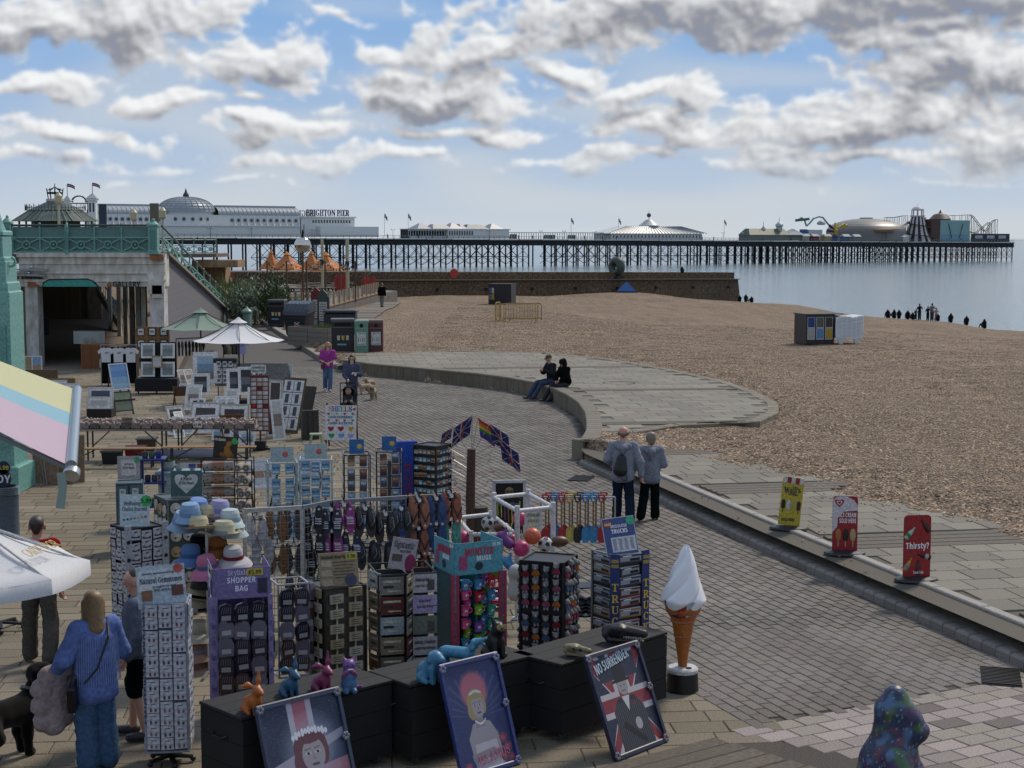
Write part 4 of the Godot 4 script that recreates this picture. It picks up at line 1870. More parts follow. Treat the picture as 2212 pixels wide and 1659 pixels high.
func newel(root: Node3D,p: Vector3,w: float,h: float):
	var mb:=KC(hx(TEAL))
	mb.box(p+V(0,h*.45,0),V(w,h*.9,w))
	mb.box(p+V(0,.06,0),V(w*1.2,.12,w*1.2))
	mb.box(p+V(0,h*.9,0),V(w*1.25,.07,w*1.25))
	mb.at(T3(bY(PI/4),p))
	mb.lathe(PV([w*.8,h*.92,w*.45,h*1.0,w*.2,h*1.04,w*.22,h*1.08,.0,h*1.13]),4)
	pt(mb,"newel_post",root,_p)
	mb=K("5d9288")
	mb.box(p+V(0,h*.46,w*.5+.01),V(w*.6,h*.6,.02))
	pt(mb,"newel_panel",root,_p)

func build_gallery():
	var z:=62.0
	var white:=hx("d6d6d0")
	var L:=GZ(40,548,z).x
	var R:=GZ(355,548,z).x
	var deck:=GZ(200,549,z).y
	var lint:=GZ(200,619,z).y
	var root:=th("gallery_arch_building","stained white concrete terrace front over a dark market tunnel with painted lettering","building",V((L+R)*.5,0,-z))
	var ox:=(L+R)*.5
	var w:=R-L
	var b:=KC(white)
	b.box(V(0,(deck+lint)*.5,-.4),V(w,deck-lint,.8))
	pt(b,"fascia",root,_o)
	for q in [[551.0,.16,.12],[569.0,.05,.05],[589.0,.07,.09],[606.0,.1,.06]]:
		pt(K("dcdbd4").box(V(0,GZ(200,q[0],z).y,q[2]*.5+.002),V(w+.1,q[1],q[2])),"moulding",root,_o)
	b=K("d0cfd4")
	var px:=GZ(340,700,z).x-ox
	b.box(V(px,lint*.5,-.35),V(.56,lint,.7))
	pt(b,"pier",root,_o)
	pt(KC(white).box(V(px,lint+.15,.06),V(.66,.9,.14)).box(V(px+.04,lint-.2,.07),V(.4,.5,.12)),"bracket",root,_o)
	bx("rust_stain_bracket",root,"a9734a",px+.05,deck-.12,.14,.5,.22,.06,_o)
	bx("pier",root,"c3c7c4",L-ox+.45,lint*.5,-.4,.5,lint,.7,_o)
	pt(K("8b857c").prism(PV([-34,.42,w*.5-.1,.42,w*.5-9.2,40,w*.5-17.5,74,-60,74]),.4,T3(Basis(Vector3.RIGHT,V(0,0,-1),Vector3.UP),V(0,deck-.4,-.4))),"upper_deck",root,_r)
	var bz:=-38.0
	for i in 17:
		var q:=KC(jit(hx("857a60"),.15))
		q.box(V(GZ(62,600,100).x-ox+i*.2,1.7,bz),V(.19,3.4,.08))
		pt(q,"plank",root,_w)
	pt(K("8d8676").box(V(GZ(203,600,100).x-ox,1.7,bz),V(.9,3.4,.1)),"tunnel_wall",root,_o)
	pt(K("8d8676").bar(V(L-ox,1.7,-1),V(GZ(50,600,100).x-ox,1.7,bz),.3,3.4),"tunnel_wall",root,_o)
	pt(K("8d8676").box(V(GZ(170,600,100).x-ox,1.5,bz-.4),V(1.8,3.4,.06)),"recess_wall",root)
	for q in [[236,88.0],[256,82.0],[270,76.0],[284,71.0],[298,67.0],[310,64.5]]:
		pt(K("cfd0c9").box(V(GZ(q[0],600,q[1]).x-ox,lint*.5+.3,z-q[1]),V(.2,lint+.6,.25)),"post",root,_o)
	var s0:=V(GZ(262,700,86).x-ox,.2,z-86.0)
	var s1:=V(GZ(211,640,98).x-ox,1.9,z-98.0)
	pt(K("c4c2b6").bar(s0,s1,.15,.5),"stair_stringer",root,_o)
	pt(KC(hx(TEAL)).bar(s0+V(0,1,0),s1+V(0,1,0),.06,.06),"stair_rail",root,_p)
	for k in 12:
		var p:=s0.lerp(s1,k/11.0)
		pt(KC(hx(TEAL)).bar(p,p+V(0,1,0),.04,.04),"stair_baluster",root,_p)
	var t:=T3(Basis.IDENTITY,V(GZ(274,614,z).x-ox,GZ(274,614,z).y,.06))
	lt("GALLERY",.22,t,hx("262a2e"),root,SB,.02,1.1)
	lt("@TREWTHENIC",.12,T3(Basis.IDENTITY,V(GZ(71,600,z).x-ox,GZ(71,600,z).y,.06)),hx("2c2f33"),root,SB,.02,.9)
	b=K("1f2a2c")
	var c0:=GZ(93,619,z)
	var cw:=GZ(213,619,z).x-c0.x
	b.prism(PV([-.03,0,cw+.03,0,cw-.2,.25,cw-.45,.33,.25,.3,.03,.17]),.06,xf(V(c0.x-ox,c0.y,.02),0))
	pt(b,"painted_outline",root)
	pt(K("4aa596").prism(PV([.02,0,cw-.03,0,cw-.24,.22,cw-.48,.28,.27,.25,.08,.14]),.02,xf(V(c0.x-ox,c0.y,.08),0)),"teal_panel",root)
	pt(K("a5653f").prism(PV([-.6,0,-.05,0,-.3,.14,-.6,.2]),.03,xf(V(c0.x-ox,c0.y,.02),0)).prism(PV([0,0,.24,0,.12,.2]),.03,T3(Basis.IDENTITY,V(GZ(230,619,z).x-ox,c0.y+.02,.02))),"painted_shapes",root)
	for q in [[104,582],[98,594]]:
		var p:=GZ(q[0],q[1],z)
		var s:=th("metal_wing_arm","grey metal wing shaped arm fixed above the tunnel, ball %s" % ("on the upper one" if q[1]==582 else "on the lower one"),"ornament",V(p.x,p.y,-z+.1))
		pt(K("8c9094").prism(PV([-1.3,-.02,0,-.06,.1,0,-.3,.05,-1.3,.02]),.2,Transform3D.IDENTITY),"arm",s,_m)
		pt(K("b5b9bc").ball(V(-.6,.09,.1),Vector3.ONE*.08),"ball",s,_m)
	var hp:=G(80,724)
	var heap:=th("covered_crate","dark blue tarpaulin covered crate standing inside the tunnel","crate",hp)
	pt(K("23293c").slab(V(0,.5,0),V(1.05,1,.8),.12),"tarpaulin",heap,_c)
	pt(K("1b2030").ball(V(.1,1,0),V(.35,.14,.3)),"bulge",heap,_c)
	var rl:=th("terrace_railing","ornate teal iron railing with ring and cross panels above the gallery tunnel","railing",V(0,deck,-z))
	var xs:=[28.0,146.0,322.0]
	railing_bay(rl,V(GZ(xs[0]-60.0,549,z).x,0,0),V(GZ(xs[0],549,z).x,0,0),1.15,1)
	railing_bay(rl,V(GZ(xs[0],549,z).x,0,0),V(GZ(xs[1],549,z).x,0,0),1.15,2)
	railing_bay(rl,V(GZ(xs[1],549,z).x,0,0),V(GZ(xs[2],549,z).x,0,0),1.15,3)
	newel(rl,V(GZ(333,549,z).x,0,.02),.36,1.28)
	newel(rl,V(GZ(146,549,z).x,0,.06),.12,1.2)
	newel(rl,V(GZ(19,549,z).x,0,.06),.3,1.4)
	var A:=GZ(356,548,62.5)
	var E:=G(500,688)
	var st:=th("stair_wall","grey rendered wall of a long stair falling towards the beach garden","wall",Vector3.ZERO)
	b=K("77767c")
	var back:=V(-.35,0,0)
	A.y=deck
	b.hexa([V(A.x,-.1,A.z)+back,V(A.x,-.1,A.z),V(E.x,-.1,E.z),V(E.x,-.1,E.z)+back,A+back,A,V(E.x,.2,E.z),V(E.x,.2,E.z)+back])
	pt(b,"wall_face",st)
	pt(K("8f8d8a").bar(A+V(-.1,.02,0),V(E.x-.1,.24,E.z),.6,.12),"coping",st,_o)
	for k in 26:
		var u:=k/26.0
		var p:=A.lerp(V(E.x,.2,E.z),u)
		bx("step",st,"6f6c68",p.x-1.0,p.y-.2,p.z-.7,1.3,.17,1.5,_r)
	var sr:=th("stair_railing","teal iron railing sloping down beside the long stair","railing",Vector3.ZERO)
	var Ea:=V(E.x-.1,.3,E.z)
	var Aa:=A+V(-.1,.08,0)
	for k in 5:
		railing_bay(sr,Aa.lerp(Ea,k/5.0),Aa.lerp(Ea,(k+1)/5.0),1.05,2,false)
	var dk:=th("cafe_deck","raised cafe deck with iron railing and brown canopy behind the stair","deck",Vector3.ZERO)
	var p0:=GZ(345,549,104)
	var p1:=GZ(467,550,108)
	pt(K("8d7c68").hexa([V(p0.x,p0.y-.25,p0.z-5),V(p0.x,p0.y-.25,p0.z),V(p1.x,p0.y-.25,p1.z),V(p1.x,p0.y-.25,p1.z-5),V(p0.x,p0.y,p0.z-5),p0,V(p1.x,p0.y,p1.z),V(p1.x,p0.y,p1.z-5)]),"deck",dk,_w)
	pt(K("a58a6c").box(V((p0.x+p1.x)*.5+1.5,p0.y-.7,p1.z-1),V(3.2,.5,3)).box(V((p0.x+p1.x)*.5,p0.y*.5-.5,p1.z-3),V(3.5,p0.y-.6,2)),"canopy",dk,_o)
	railing_bay(dk,p0,V(p1.x,p0.y,p1.z),.95,5,false)

func build_shelter():
	var z:=130.0
	var c:=D(122,540,z)
	var base:=4.55
	var root:=th("promenade_shelter","octagonal shelter with green leaded roof, iron cresting and a crown lantern","shelter",V(c.x,base,-z))
	var h:=func(y: float) -> float: return D(122,y,z).y-base
	var hw:=96.0/FOC*z
	var b:=K("59685f")
	var prof:=[V2(hw,h.call(478)),V2(hw*.62,h.call(456)),V2(hw*.6,h.call(454))]
	b.lathe(prof,8,Vector3.ZERO,V2(1,.8))
	pt(b,"roof",root,_s)
	b=K("8a948c")
	for k in 40:
		var a:=TAU*k/40
		b.bar(V(cos(a)*hw*.95,h.call(477),sin(a)*hw*.76),V(cos(a)*hw*.6,h.call(456.5)+.05,sin(a)*hw*.48),.05,.05)
	pt(b,"roof_ribs",root,_s)
	pt(K("4c5a55").lathe([V2(hw*.62,h.call(454)),V2(hw*.18,h.call(435)),V2(hw*.16,h.call(433))],8,Vector3.ZERO,V2(1,.8)),"upper_roof",root,_s)
	b=K("2f3634")
	for k in 56:
		var a:=TAU*k/56
		var p:=V(cos(a)*hw*.66,h.call(455),sin(a)*hw*.53)
		b.bar(p,p+V(0,.42+.12*(k % 2),0),.035,.035)
		var a1:=TAU*(k+1)/56
		b.bar(p+V(0,.25,0),V(cos(a1)*hw*.66,h.call(455)+.25,sin(a1)*hw*.53),.03,.03)
	pt(b,"cresting",root)
	pt(K("cfcdc2").lathe([V2(hw*.2,h.call(435)),V2(hw*.2,h.call(430)),V2(hw*.16,h.call(429))],12),"lantern_base",root)
	b=K("2f302e")
	for k in 10:
		var a:=TAU*k/10
		var p:=V(cos(a),0,sin(a))*hw*.15
		b.bar(p+V(0,h.call(430),0),p*1.25+V(0,h.call(407),0),.06,.06).bar(p*1.2+V(0,h.call(412),0),V(0,h.call(404),0),.05,.05)
	b.lathe([V2(hw*.17,h.call(419)),V2(hw*.18,h.call(417)),V2(hw*.17,h.call(415))],12).tube(V(0,h.call(405),0),V(0,h.call(396),0),.05,.02,6)
	pt(b,"crown_lantern",root,_m)
	b=K("5a625e")
	for k in 8:
		var a:=TAU*(k+.5)/8
		b.tube(V(cos(a)*hw*.8,0,sin(a)*hw*.64),V(cos(a)*hw*.8,h.call(477),sin(a)*hw*.64),.09,.09,8)
	pt(b,"columns",root,_p)
	pt(K("4a524d").lathe([V2(hw*.55,0),V2(hw*.55,h.call(478))],8,Vector3.ZERO,V2(1,.8)),"inner_wall",root)
	for q in [[215,231,441,"#27354f","tall dark blue notice panel standing on the upper terrace",84.0],[325,344,439,"#6b6a58","tall olive notice panel standing on the upper terrace",90.0]]:
		var p:=D((q[0]+q[1])*.5,500,q[5])
		var s:=th("notice_board",q[4],"notice board",V(p.x,4.55,p.z))
		b=KC(hx(q[3]))
		var wd: float=(q[1]-q[0])/FOC*q[5]
		b.box(V(0,(D(0,q[2],q[5]).y-4.55)*.5,0),V(wd,D(0,q[2],q[5]).y-4.55,.12))
		pt(b,"panel",s,_s)
		bx("foot",s,"3a3d40",0,.06,0,wd*1.1,.12,.3)
	for q in [[128,430,500,"#c6c3a8","tall cream lamp post rising behind the teal railing"],[290,466,520,"#b9beb4","pale lantern post by the terrace stair head"],[352,462,512,"#b9beb4","cream lantern post beyond the stair newel"]]:
		var p:=D(q[0],q[2],95.0)
		var s:=th("lamp_post",q[4],"street lamp",V(p.x,4.55,p.z))
		var top:=D(q[0],q[1],95.0).y-4.55
		pt(KC(hx(q[3])).tube(Vector3.ZERO,V(0,top-.3,0),.1,.07,8),"post",s,_p)
		pt(K("c9c3a4").lathe(PV([.1,top-.35,.22,top-.2,.24,top+.2,.08,top+.4]),8),"lantern",s,_s)

func build_lamp_column():
	var p:=G(2,1056)
	var root:=th("cast_iron_column","massive teal painted cast iron lamp column with stepped panels beside the awning","column",p)
	var z:=-p.z
	var hy:=func(y: float) -> float: return D(0,y,z).y
	var hw:=func(x: float) -> float: return (x+2.0)/FOC*z
	var k:=hx("7db5ac")
	var b:=KC(k)
	for r in [[1056.0,1000.0,56.0],[1000.0,628.0,44.0],[628.0,608.0,40.0],[608.0,562.0,35.0],[562.0,554.0,33.0],[554.0,508.0,28.0],[508.0,498.0,30.0]]:
		var y0: float=hy.call(r[0])
		var y1: float=hy.call(r[1])
		var s: float=hw.call(r[2])*2.0
		b.slab(V(0,(y0+y1)*.5,0),V(s,y1-y0,s),.03)
	pt(b,"pedestal",root,_p)
	pt(KC(k).lathe([V2(hw.call(26),hy.call(498)),V2(hw.call(22),hy.call(488)),V2(hw.call(12),hy.call(455)),V2(hw.call(6),hy.call(410)),V2(hw.call(3),hy.call(370)),V2(hw.call(6),hy.call(366)),V2(hw.call(2.5),hy.call(360)),V2(hw.call(2),hy.call(240)),V2(.2,hy.call(180))],12),"shaft",root,_p)
	b=K("71aaa1")
	for q in [[960,700],[552,512]]:
		var y0: float=hy.call(q[0])
		var y1: float=hy.call(q[1])
		var s: float=hw.call(44.0 if q[0]==960 else 28.0)
		b.box(V(s*.35,(y0+y1)*.5,s+.012),V(s*.9,y1-y0,.024))
	pt(b,"raised_panels",root,_p)
	pt(K("1d2123").box(V(hw.call(4),hy.call(537),hw.call(28)+.04),V(.14,.1,.04)),"camera_plate",root,_s)
	b=KC(k)
	var arc:=[]
	for i in 14:
		var a:=i/13.0*PI*1.5
		arc.append(V(hw.call(33)+.06+sin(a)*.07,hy.call(555)+cos(a)*.09-.1,.1))
	b.path(arc,.025,6)
	pt(b,"scroll_bracket",root,_p)

# ---------------------------------------------------------------- beach bar,bins,beach objects
func parasol(root: Node3D,r: float,h: float,rise: float,k: Color,sides: int,drop:=.12,squash:=1.0,pole:=hx("3c3630"),vent:=true):
	for i in sides:
		var a0:=TAU*i/sides
		var a1:=TAU*(i+1)/sides
		var b:=KC(k)
		var rows:=[]
		for j in 7:
			var u:=j/6.0
			var row:=[]
			for q in 5:
				var a:=lerpf(a0,a1,q/4.0)
				var chord:=cos(PI/sides)/cos(a-(a0+a1)*.5)
				var rr:=r*u*chord
				row.append(V(cos(a)*rr,h+rise*(1.0-u)-rise*.14*sin(u*PI)-.02*r*sin(q/4.0*PI)*u,sin(a)*rr*squash))
			rows.append(row)
		if drop>.0:
			var last: Array=rows[6]
			var row:=[]
			for p in last:
				row.append(p*V(1.005,1,1.005)+V(0,-drop,0))
			rows.append(row)
		rows.reverse()
		b.sheet(rows)
		pt(b,"canopy_panel",root,_v)
	var b:=KC(pole)
	b.tube(Vector3.ZERO,V(0,h+rise*.98,0),.025*maxf(r,1.0),.02*maxf(r,1.0),8)
	pt(b,"pole",root,_s)
	for i in sides:
		var a:=TAU*i/sides
		pt(KC(pole).bar(V(0,h+rise*.95,0),V(cos(a)*r*.98,h-.02,sin(a)*r*.98*squash),.015,.02),"rib",root,_s)
	if vent:
		pt(KC(k).lathe(PV([r*.2,h+rise*.84,r*.08,h+rise*.98,.02,h+rise+.07]),sides),"vent_cap",root,_v)

func shrub(at: Vector3,size: Vector3,k: Color,label: String,n: int,leaf:=.14,spiky:=false):
	var root:=th("shrub",label,"shrub",at,.0,"plants in the beach garden")
	var stem:=K("5b5040")
	for i in 6:
		var a:=TAU*i/6
		stem.tube(V(cos(a)*size.x*.08,0,sin(a)*size.z*.08),V(cos(a)*size.x*.3,size.y*.6,sin(a)*size.z*.3),.03,.012,5)
	pt(stem,"stems",root,_w)
	var b:=MB.new()
	for i in n:
		var d:=V(rng.randfn(),rng.randfn()*.8,rng.randfn()).normalized()*pow(rng.randf(),.4)
		var clump:=noise.get_noise_3d(d.x*2.2+at.x,d.y*2.2,d.z*2.2)*.35
		var p:=V(d.x*size.x*.5,size.y*.52+d.y*size.y*.48,d.z*size.z*.5)*(1.0+clump)
		b.color(jit(k,.3))
		var t:=Basis.from_euler(V(rn(-1,1),rng.randf()*TAU,rn(-1,1)))
		var l:=leaf*rn(.6,1.3)
		var w:=l*(.12 if spiky else .35)
		var u:=t.x*w
		var v:=(d*.6+Vector3.UP*.7).normalized()*l if spiky else t.y*l
		b.quad(p-v,p+u,p+v,p-u)
	lay(b,"foliage",root,"leaf")

func build_bar():
	var base:=.75
	var root:=th("bar_terrace","beach bar terrace on a low grey boarded plinth with glass screen fence","terrace",Vector3.ZERO)
	var f0:=D(709,668,100)
	var f1:=D(816,634,125)
	f0.y=base
	f1.y=base
	var b:=K("6f6c69")
	var bl:=D(560,660,104)
	b.hexa([V(bl.x-6,-.3,-150),V(bl.x-6,-.3,f0.z-2),V(f0.x,-.3,f0.z),V(f1.x,-.3,f1.z),V(bl.x-6,base,-150),V(bl.x-6,base,f0.z-2),f0,f1]).hexa([V(bl.x-6,-.3,-155),V(bl.x-6,-.3,-149.9),V(f1.x,-.3,f1.z),V(f1.x+1,-.3,f1.z-8),V(bl.x-6,base,-155),V(bl.x-6,base,-149.9),f1,V(f1.x+1,base,f1.z-8)])
	pt(b,"plinth",root,_o)
	for k in 12:
		var p:=f0.lerp(f1,k/11.0)
		pt(K("c3a27c").box(p+V(0,.48,0),V(.16,1,.16)),"fence_post",root,_w)
		if k<11:
			var q:=f0.lerp(f1,(k+1)/11.0)
			pt(K("c3a27c").bar(p+V(0,.08,0),q+V(0,.08,0),.1,.12),"fence_rail",root,_w)
			b=MB.new()
			b.quad(p+V(0,.15,0),q+V(0,.15,0),q+V(0,.95,0),p+V(0,.95,0))
			pt(b,"glass_screen",root,"clear")
	for k in 9:
		var p:=D(600+k*13,655+(k % 3),101.0+(k % 2))
		bx("fence_post",root,"a58d70",p.x,base+.45,p.z,.14,1.0,.14,_w)
	var um:=[[586,578,135,"orange parasol farthest back on the bar terrace beside its twin",561,610,541],[620,580,122,"large orange parasol with white lettering under the string lights",581,660,545],[673,576,134,"orange parasol peeping out behind the mirror ball pole",645,697,543],[704,581,122,"orange parasol with white lettering next to the red cut-out board",662,747,546]]
	for u in um:
		var p:=D(u[0],u[1],u[2])
		var o:=th("bar_parasol",u[3],"parasol",V(p.x,base,p.z),.5,"orange bar parasols")
		var r: float=(u[5]-u[4])*.56/FOC*u[2]
		parasol(o,r,p.y-base,D(u[0],u[6],u[2]).y-p.y,hx("d98a4e"),4,.1,1.0,hx("4a443e"))
		if u[2]==122:
			lt("LUCKY",.2,T3(bY(-.5+.0)*bX(-.75),V(-.2,p.y-base+.42,r*.62)),hx("efe3d6"),o)
	var mp:=D(655,640,112)
	var ball:=th("mirror_ball","big silver mirror ball on a wooden pole above the bar","ornament",V(mp.x,base,mp.z))
	var bc:=D(654,529,112).y-base
	pt(K("8a5f44").tube(Vector3.ZERO,V(0,bc-.5,0),.09,.08,8),"pole",ball,_w)
	pt(K("cfc8be").ball(V(0,bc,0),Vector3.ONE*.6,24,16),"globe",ball,"mirror")
	pt(K("2d2f30").tube(V(0,bc+.55,0),V(0,bc+1.1,0),.12,.04,8).bar(V(-.15,bc+.8,0),V(-.1,bc+1.6,0),.05,.05).bar(V(.1,bc+.8,0),V(.12,bc+1.5,0),.05,.05),"spike",ball)
	var tops:=[]
	for q in [[697,515,118.0,"tall cream pole behind the orange parasols",.11],[751,517,112.0,"tall cream pole at the fence corner of the bar",.13]]:
		var p:=D(q[0],640,q[2])
		var o:=th("light_pole",q[3],"pole",V(p.x,base,p.z))
		var h:=D(q[0],q[1],q[2]).y-base
		pt(K("c2bb98").tube(Vector3.ZERO,V(0,h,0),q[4],q[4],10),"pole",o,_p)
		bx("speaker",o,"24262a",0,h*.6,.15,.28,.35,.2,_s)
		tops.append(V(p.x,base+h*.62,p.z))
	for q in [[578,590],[620,590],[663,556],[703,590],[735,596],[768,585]]:
		var p:=D(q[0],640,108)
		var o:=th("string_light_post","thin brown post holding up the string lights","pole",V(p.x,base,p.z),.0,"string light posts")
		b=K("6e5a48")
		var h:=2.9
		b.box(V(0,h*.5,0),V(.1,h,.1))
		pt(b,"post",o,_w)
		tops.append(V(p.x,base+h,p.z))
	var order:=[2,3,0,4,5,1,6,7]
	for i in order.size()-1:
		var a: Vector3=tops[order[i]]
		var c: Vector3=tops[order[i+1]]
		var o:=th("string_lights","sagging strand of small dark bulbs between two bar posts","string lights",a,.0,"string lights over the bar")
		b=K("2c2a28")
		var prev:=Vector3.ZERO
		for k in range(1,9):
			var u:=k/8.0
			var p:=(c-a)*u+V(0,-.5*sin(u*PI),0)
			b.tube(prev,p,.018,.018,4,false).ball(p+V(0,-.08,0),Vector3.ONE*.06,6,4)
			prev=p
		pt(b,"strand",o,_s)
	var n:=0
	for q in [[605,633],[640,630],[672,632],[700,637],[720,628],[740,636],[650,640],[690,645],[540,622]]:
		var p:=D(q[0],q[1],118.0+(n % 3)*6.0)
		var o:=th("picnic_table","weathered grey picnic table on the bar terrace","table",V(p.x,base,p.z),.3*(n % 4),"picnic tables at the bar")
		bx("tabletop",o,"a09a90",0,.74,0,1.9,.05,.75,_w)
		for s in [-1,1]:
			bx("bench_seat",o,"8a847a",0,.45,.72*s,1.9,.05,.26,_w)
			pt(K("6e6a62").bar(V(.7*s,0,-.6),V(.7*s,.72,-.1),.08,.08).bar(V(.7*s,0,.6),V(.7*s,.72,.1),.08,.08).bar(V(.7*s,.42,-.75),V(.7*s,.42,.75),.06,.06),"leg_frame",o,_w)
		n+=1
	for q in [[797,610,30,32,"bright red spiky cut-out panels above the fence end",126.0],[735,640,24,45,"red painted cut-out board behind the orange parasol",120.0]]:
		var p:=D(q[0],q[1],q[5])
		var o:=th("red_cutout",q[4],"board",V(p.x,base,p.z))
		var s: float=q[5]/FOC
		for k in 4:
			pt(KC(jit(hx("b3332b"),.15)).prism(PackedVector2Array([V2(-.1,0),V2(.1,0),V2(.14,q[3]*s*.7),V2(.02,q[3]*s*(.9+.1*(k % 2))),V2(-.12,q[3]*s*.65)]),.05,T3(Basis.IDENTITY,V((k-1.5)*q[2]*s/4.0,.3,0))),"panel",o,_p)
		bx("base_board",o,"7b2a24",0,.25,0,q[2]*s,.5,.1,_p)
	var hp:=D(462,626,112)
	hp.y=.7
	var hut:=th("beach_hut","small hut with orange tiled roof, green gable and white boarded side","hut",hp,-.45)
	var hw:=1.75
	bx("walls",hut,"e8e8e4",0,.85,0,hw,1.7,2.0,_p)
	for k in 9:
		bx("board",hut,"eeeeea",0,.1+k*.185,1.01,hw,.17,.03,_p)
	pt(K("5d7466").prism(PV([-1,0,1,0,1,1.7,0,2.45,-1,1.7]),.06,T3(Basis(V(0,0,1),Vector3.UP,V(-1,0,0)),V(-hw*.5,0,0))),"gable",hut,_p)
	b=K("c46a3c")
	for s in [-1,1]:
		b.hexa([V(-hw*.58,1.62,s*1.15),V(-hw*.58,1.66,s*1.15),V(hw*.6,1.66,s*1.15),V(hw*.6,1.62,s*1.15),V(-hw*.58,2.42,0),V(-hw*.58,2.5,0),V(hw*.6,2.5,0),V(hw*.6,2.42,0)])
	var roof:=pt(b,"roof",hut)
	for k in 9:
		pt(K("a9552e").bar(V(-hw*.55+k*hw*.14,1.68,1.16),V(-hw*.55+k*hw*.14,2.52,.02),.04,.04),"roof_batten",roof)
	shrub(G(545,700),V(3.4,2.6,2.6),hx("6f7d6a"),"rounded silver green shrub by the teal bollard",2600,.14)
	shrub(G(515,694),V(3,2.2,2.4),hx("7c7a3f"),"olive green spiky plants at the foot of the stair",1500,.28,true)
	shrub(D(590,668,92)*V(1,0,1),V(2,3,1.8),hx("3c4f2c"),"tall dark green bush beside the black litter bin",2400,.12)
	shrub(D(500,660,104)*V(1,0,1),V(3.2,2.4,2),hx("5c6b38"),"loose grassy plants before the white hut",1500,.3,true)
	shrub(D(620,668,97)*V(1,0,1),V(2.2,1.5,1.4),hx("707a52"),"low pale grasses beneath the bar fence",900,.3,true)
	var bp:=G(534,722)
	var bo:=th("teal_bollard","short teal cast iron pillar with domed cap beside the shrubs","bollard",bp)
	pt(K("6f9a8c").lathe(PV([.3,0,.3,.15,.22,.2,.22,1.1,.3,1.18,.3,1.26,.2,1.34,.06,1.44,.0,1.5]),8),"pillar",bo,_p)
	var bw:=pt(MB.new().box(D(800,668,108)*V(1,0,1)+V(0,.1,0),V(.1,.02,.1)),"boardwalk",self,_w)
	bw.set_meta("kind","structure")
	var wa:=V(-9.6,.0,-91)
	var wb:=V(-9.8,.0,-122)
	for k in 46:
		var u:=k/45.0
		var p:=wa.lerp(wb,u)
		var o:=pt(KC(jit(hx("8c8478"),.15)).slab(Vector3.ZERO,V(2.6-u*.6,.06,.62),.01),"board",bw,_w)
		o.position=V(p.x,maxf(beach_y(p.x,-p.z),.1)+.05,p.z)
		o.rotation.y=.06

func litter_bin(at: Vector3,turn: float,w: float,h: float,k: Color,label: String,panel: Color,poster: bool,hole:=true) -> Node3D:
	var root:=th("litter_bin",label,"bin",at,turn)
	var d:=.72
	var b:=KC(k)
	b.box(V(0,h*.5,0),V(w,h*.94,d))
	pt(b,"body",root,_p)
	pt(KC(k.lightened(.12)).slab(V(0,h*.985,0),V(w+.04,h*.06,d+.04),.03),"lid",root,_p)
	b=K("0b0b0c")
	if hole:
		b.tube(V(0,h*.86,d*.5),V(0,h*.86,d*.5+.012),.085,.085,14)
	else:
		b.box(V(0,h*.86,d*.5+.006),V(w*.72,h*.1,.012))
	pt(b,"opening",root)
	for y in [.08,.78,.93]:
		pt(KC(k.lightened(.2)).box(V(0,h*y,d*.5+.008),V(w*.98,.02,.016)),"trim",root,_p)
	b=KC(panel)
	if poster:
		b.box(V(0,h*.48,d*.5+.01),V(w*.68,h*.38,.016))
		pt(b,"poster",root)
		var cols:=[hx("6c8a5e"),hx("c4a24c"),hx("5a5f66"),hx("7d9a6a")]
		for i in 4:
			pt(KC(cols[i]).lathe(PV([.028,0,.028,.14,.012,.2,.012,.25]),6,V((i-1.5)*w*.15,h*.4,d*.5+.012),V2(1,.3)),"printed_bottle",root)
		bx("printed_band",root,"7fb6d0",0,h*.32,d*.5+.02,w*.6,h*.03,.006)
		lt("RECYCLE",.05,xf(V(.02,h*.635,d*.5+.02),0),hx("3a3d40"),root,SB,.003)
	else:
		for i in 3:
			pt(KC([hx("d8d2c4"),hx("c9b43c"),hx("d8d2c4")][i]).prism(PV([-.05,0,.05,0,.07,.2,-.07,.2]),.012,T3(Basis.IDENTITY,V((i-1)*.19,h*.42,d*.5))),"printed_cup",root)
		bx("sticker",root,"7fb6d0",-.05,h*.3,d*.5+.006,w*.42,.07,.012)
	return root

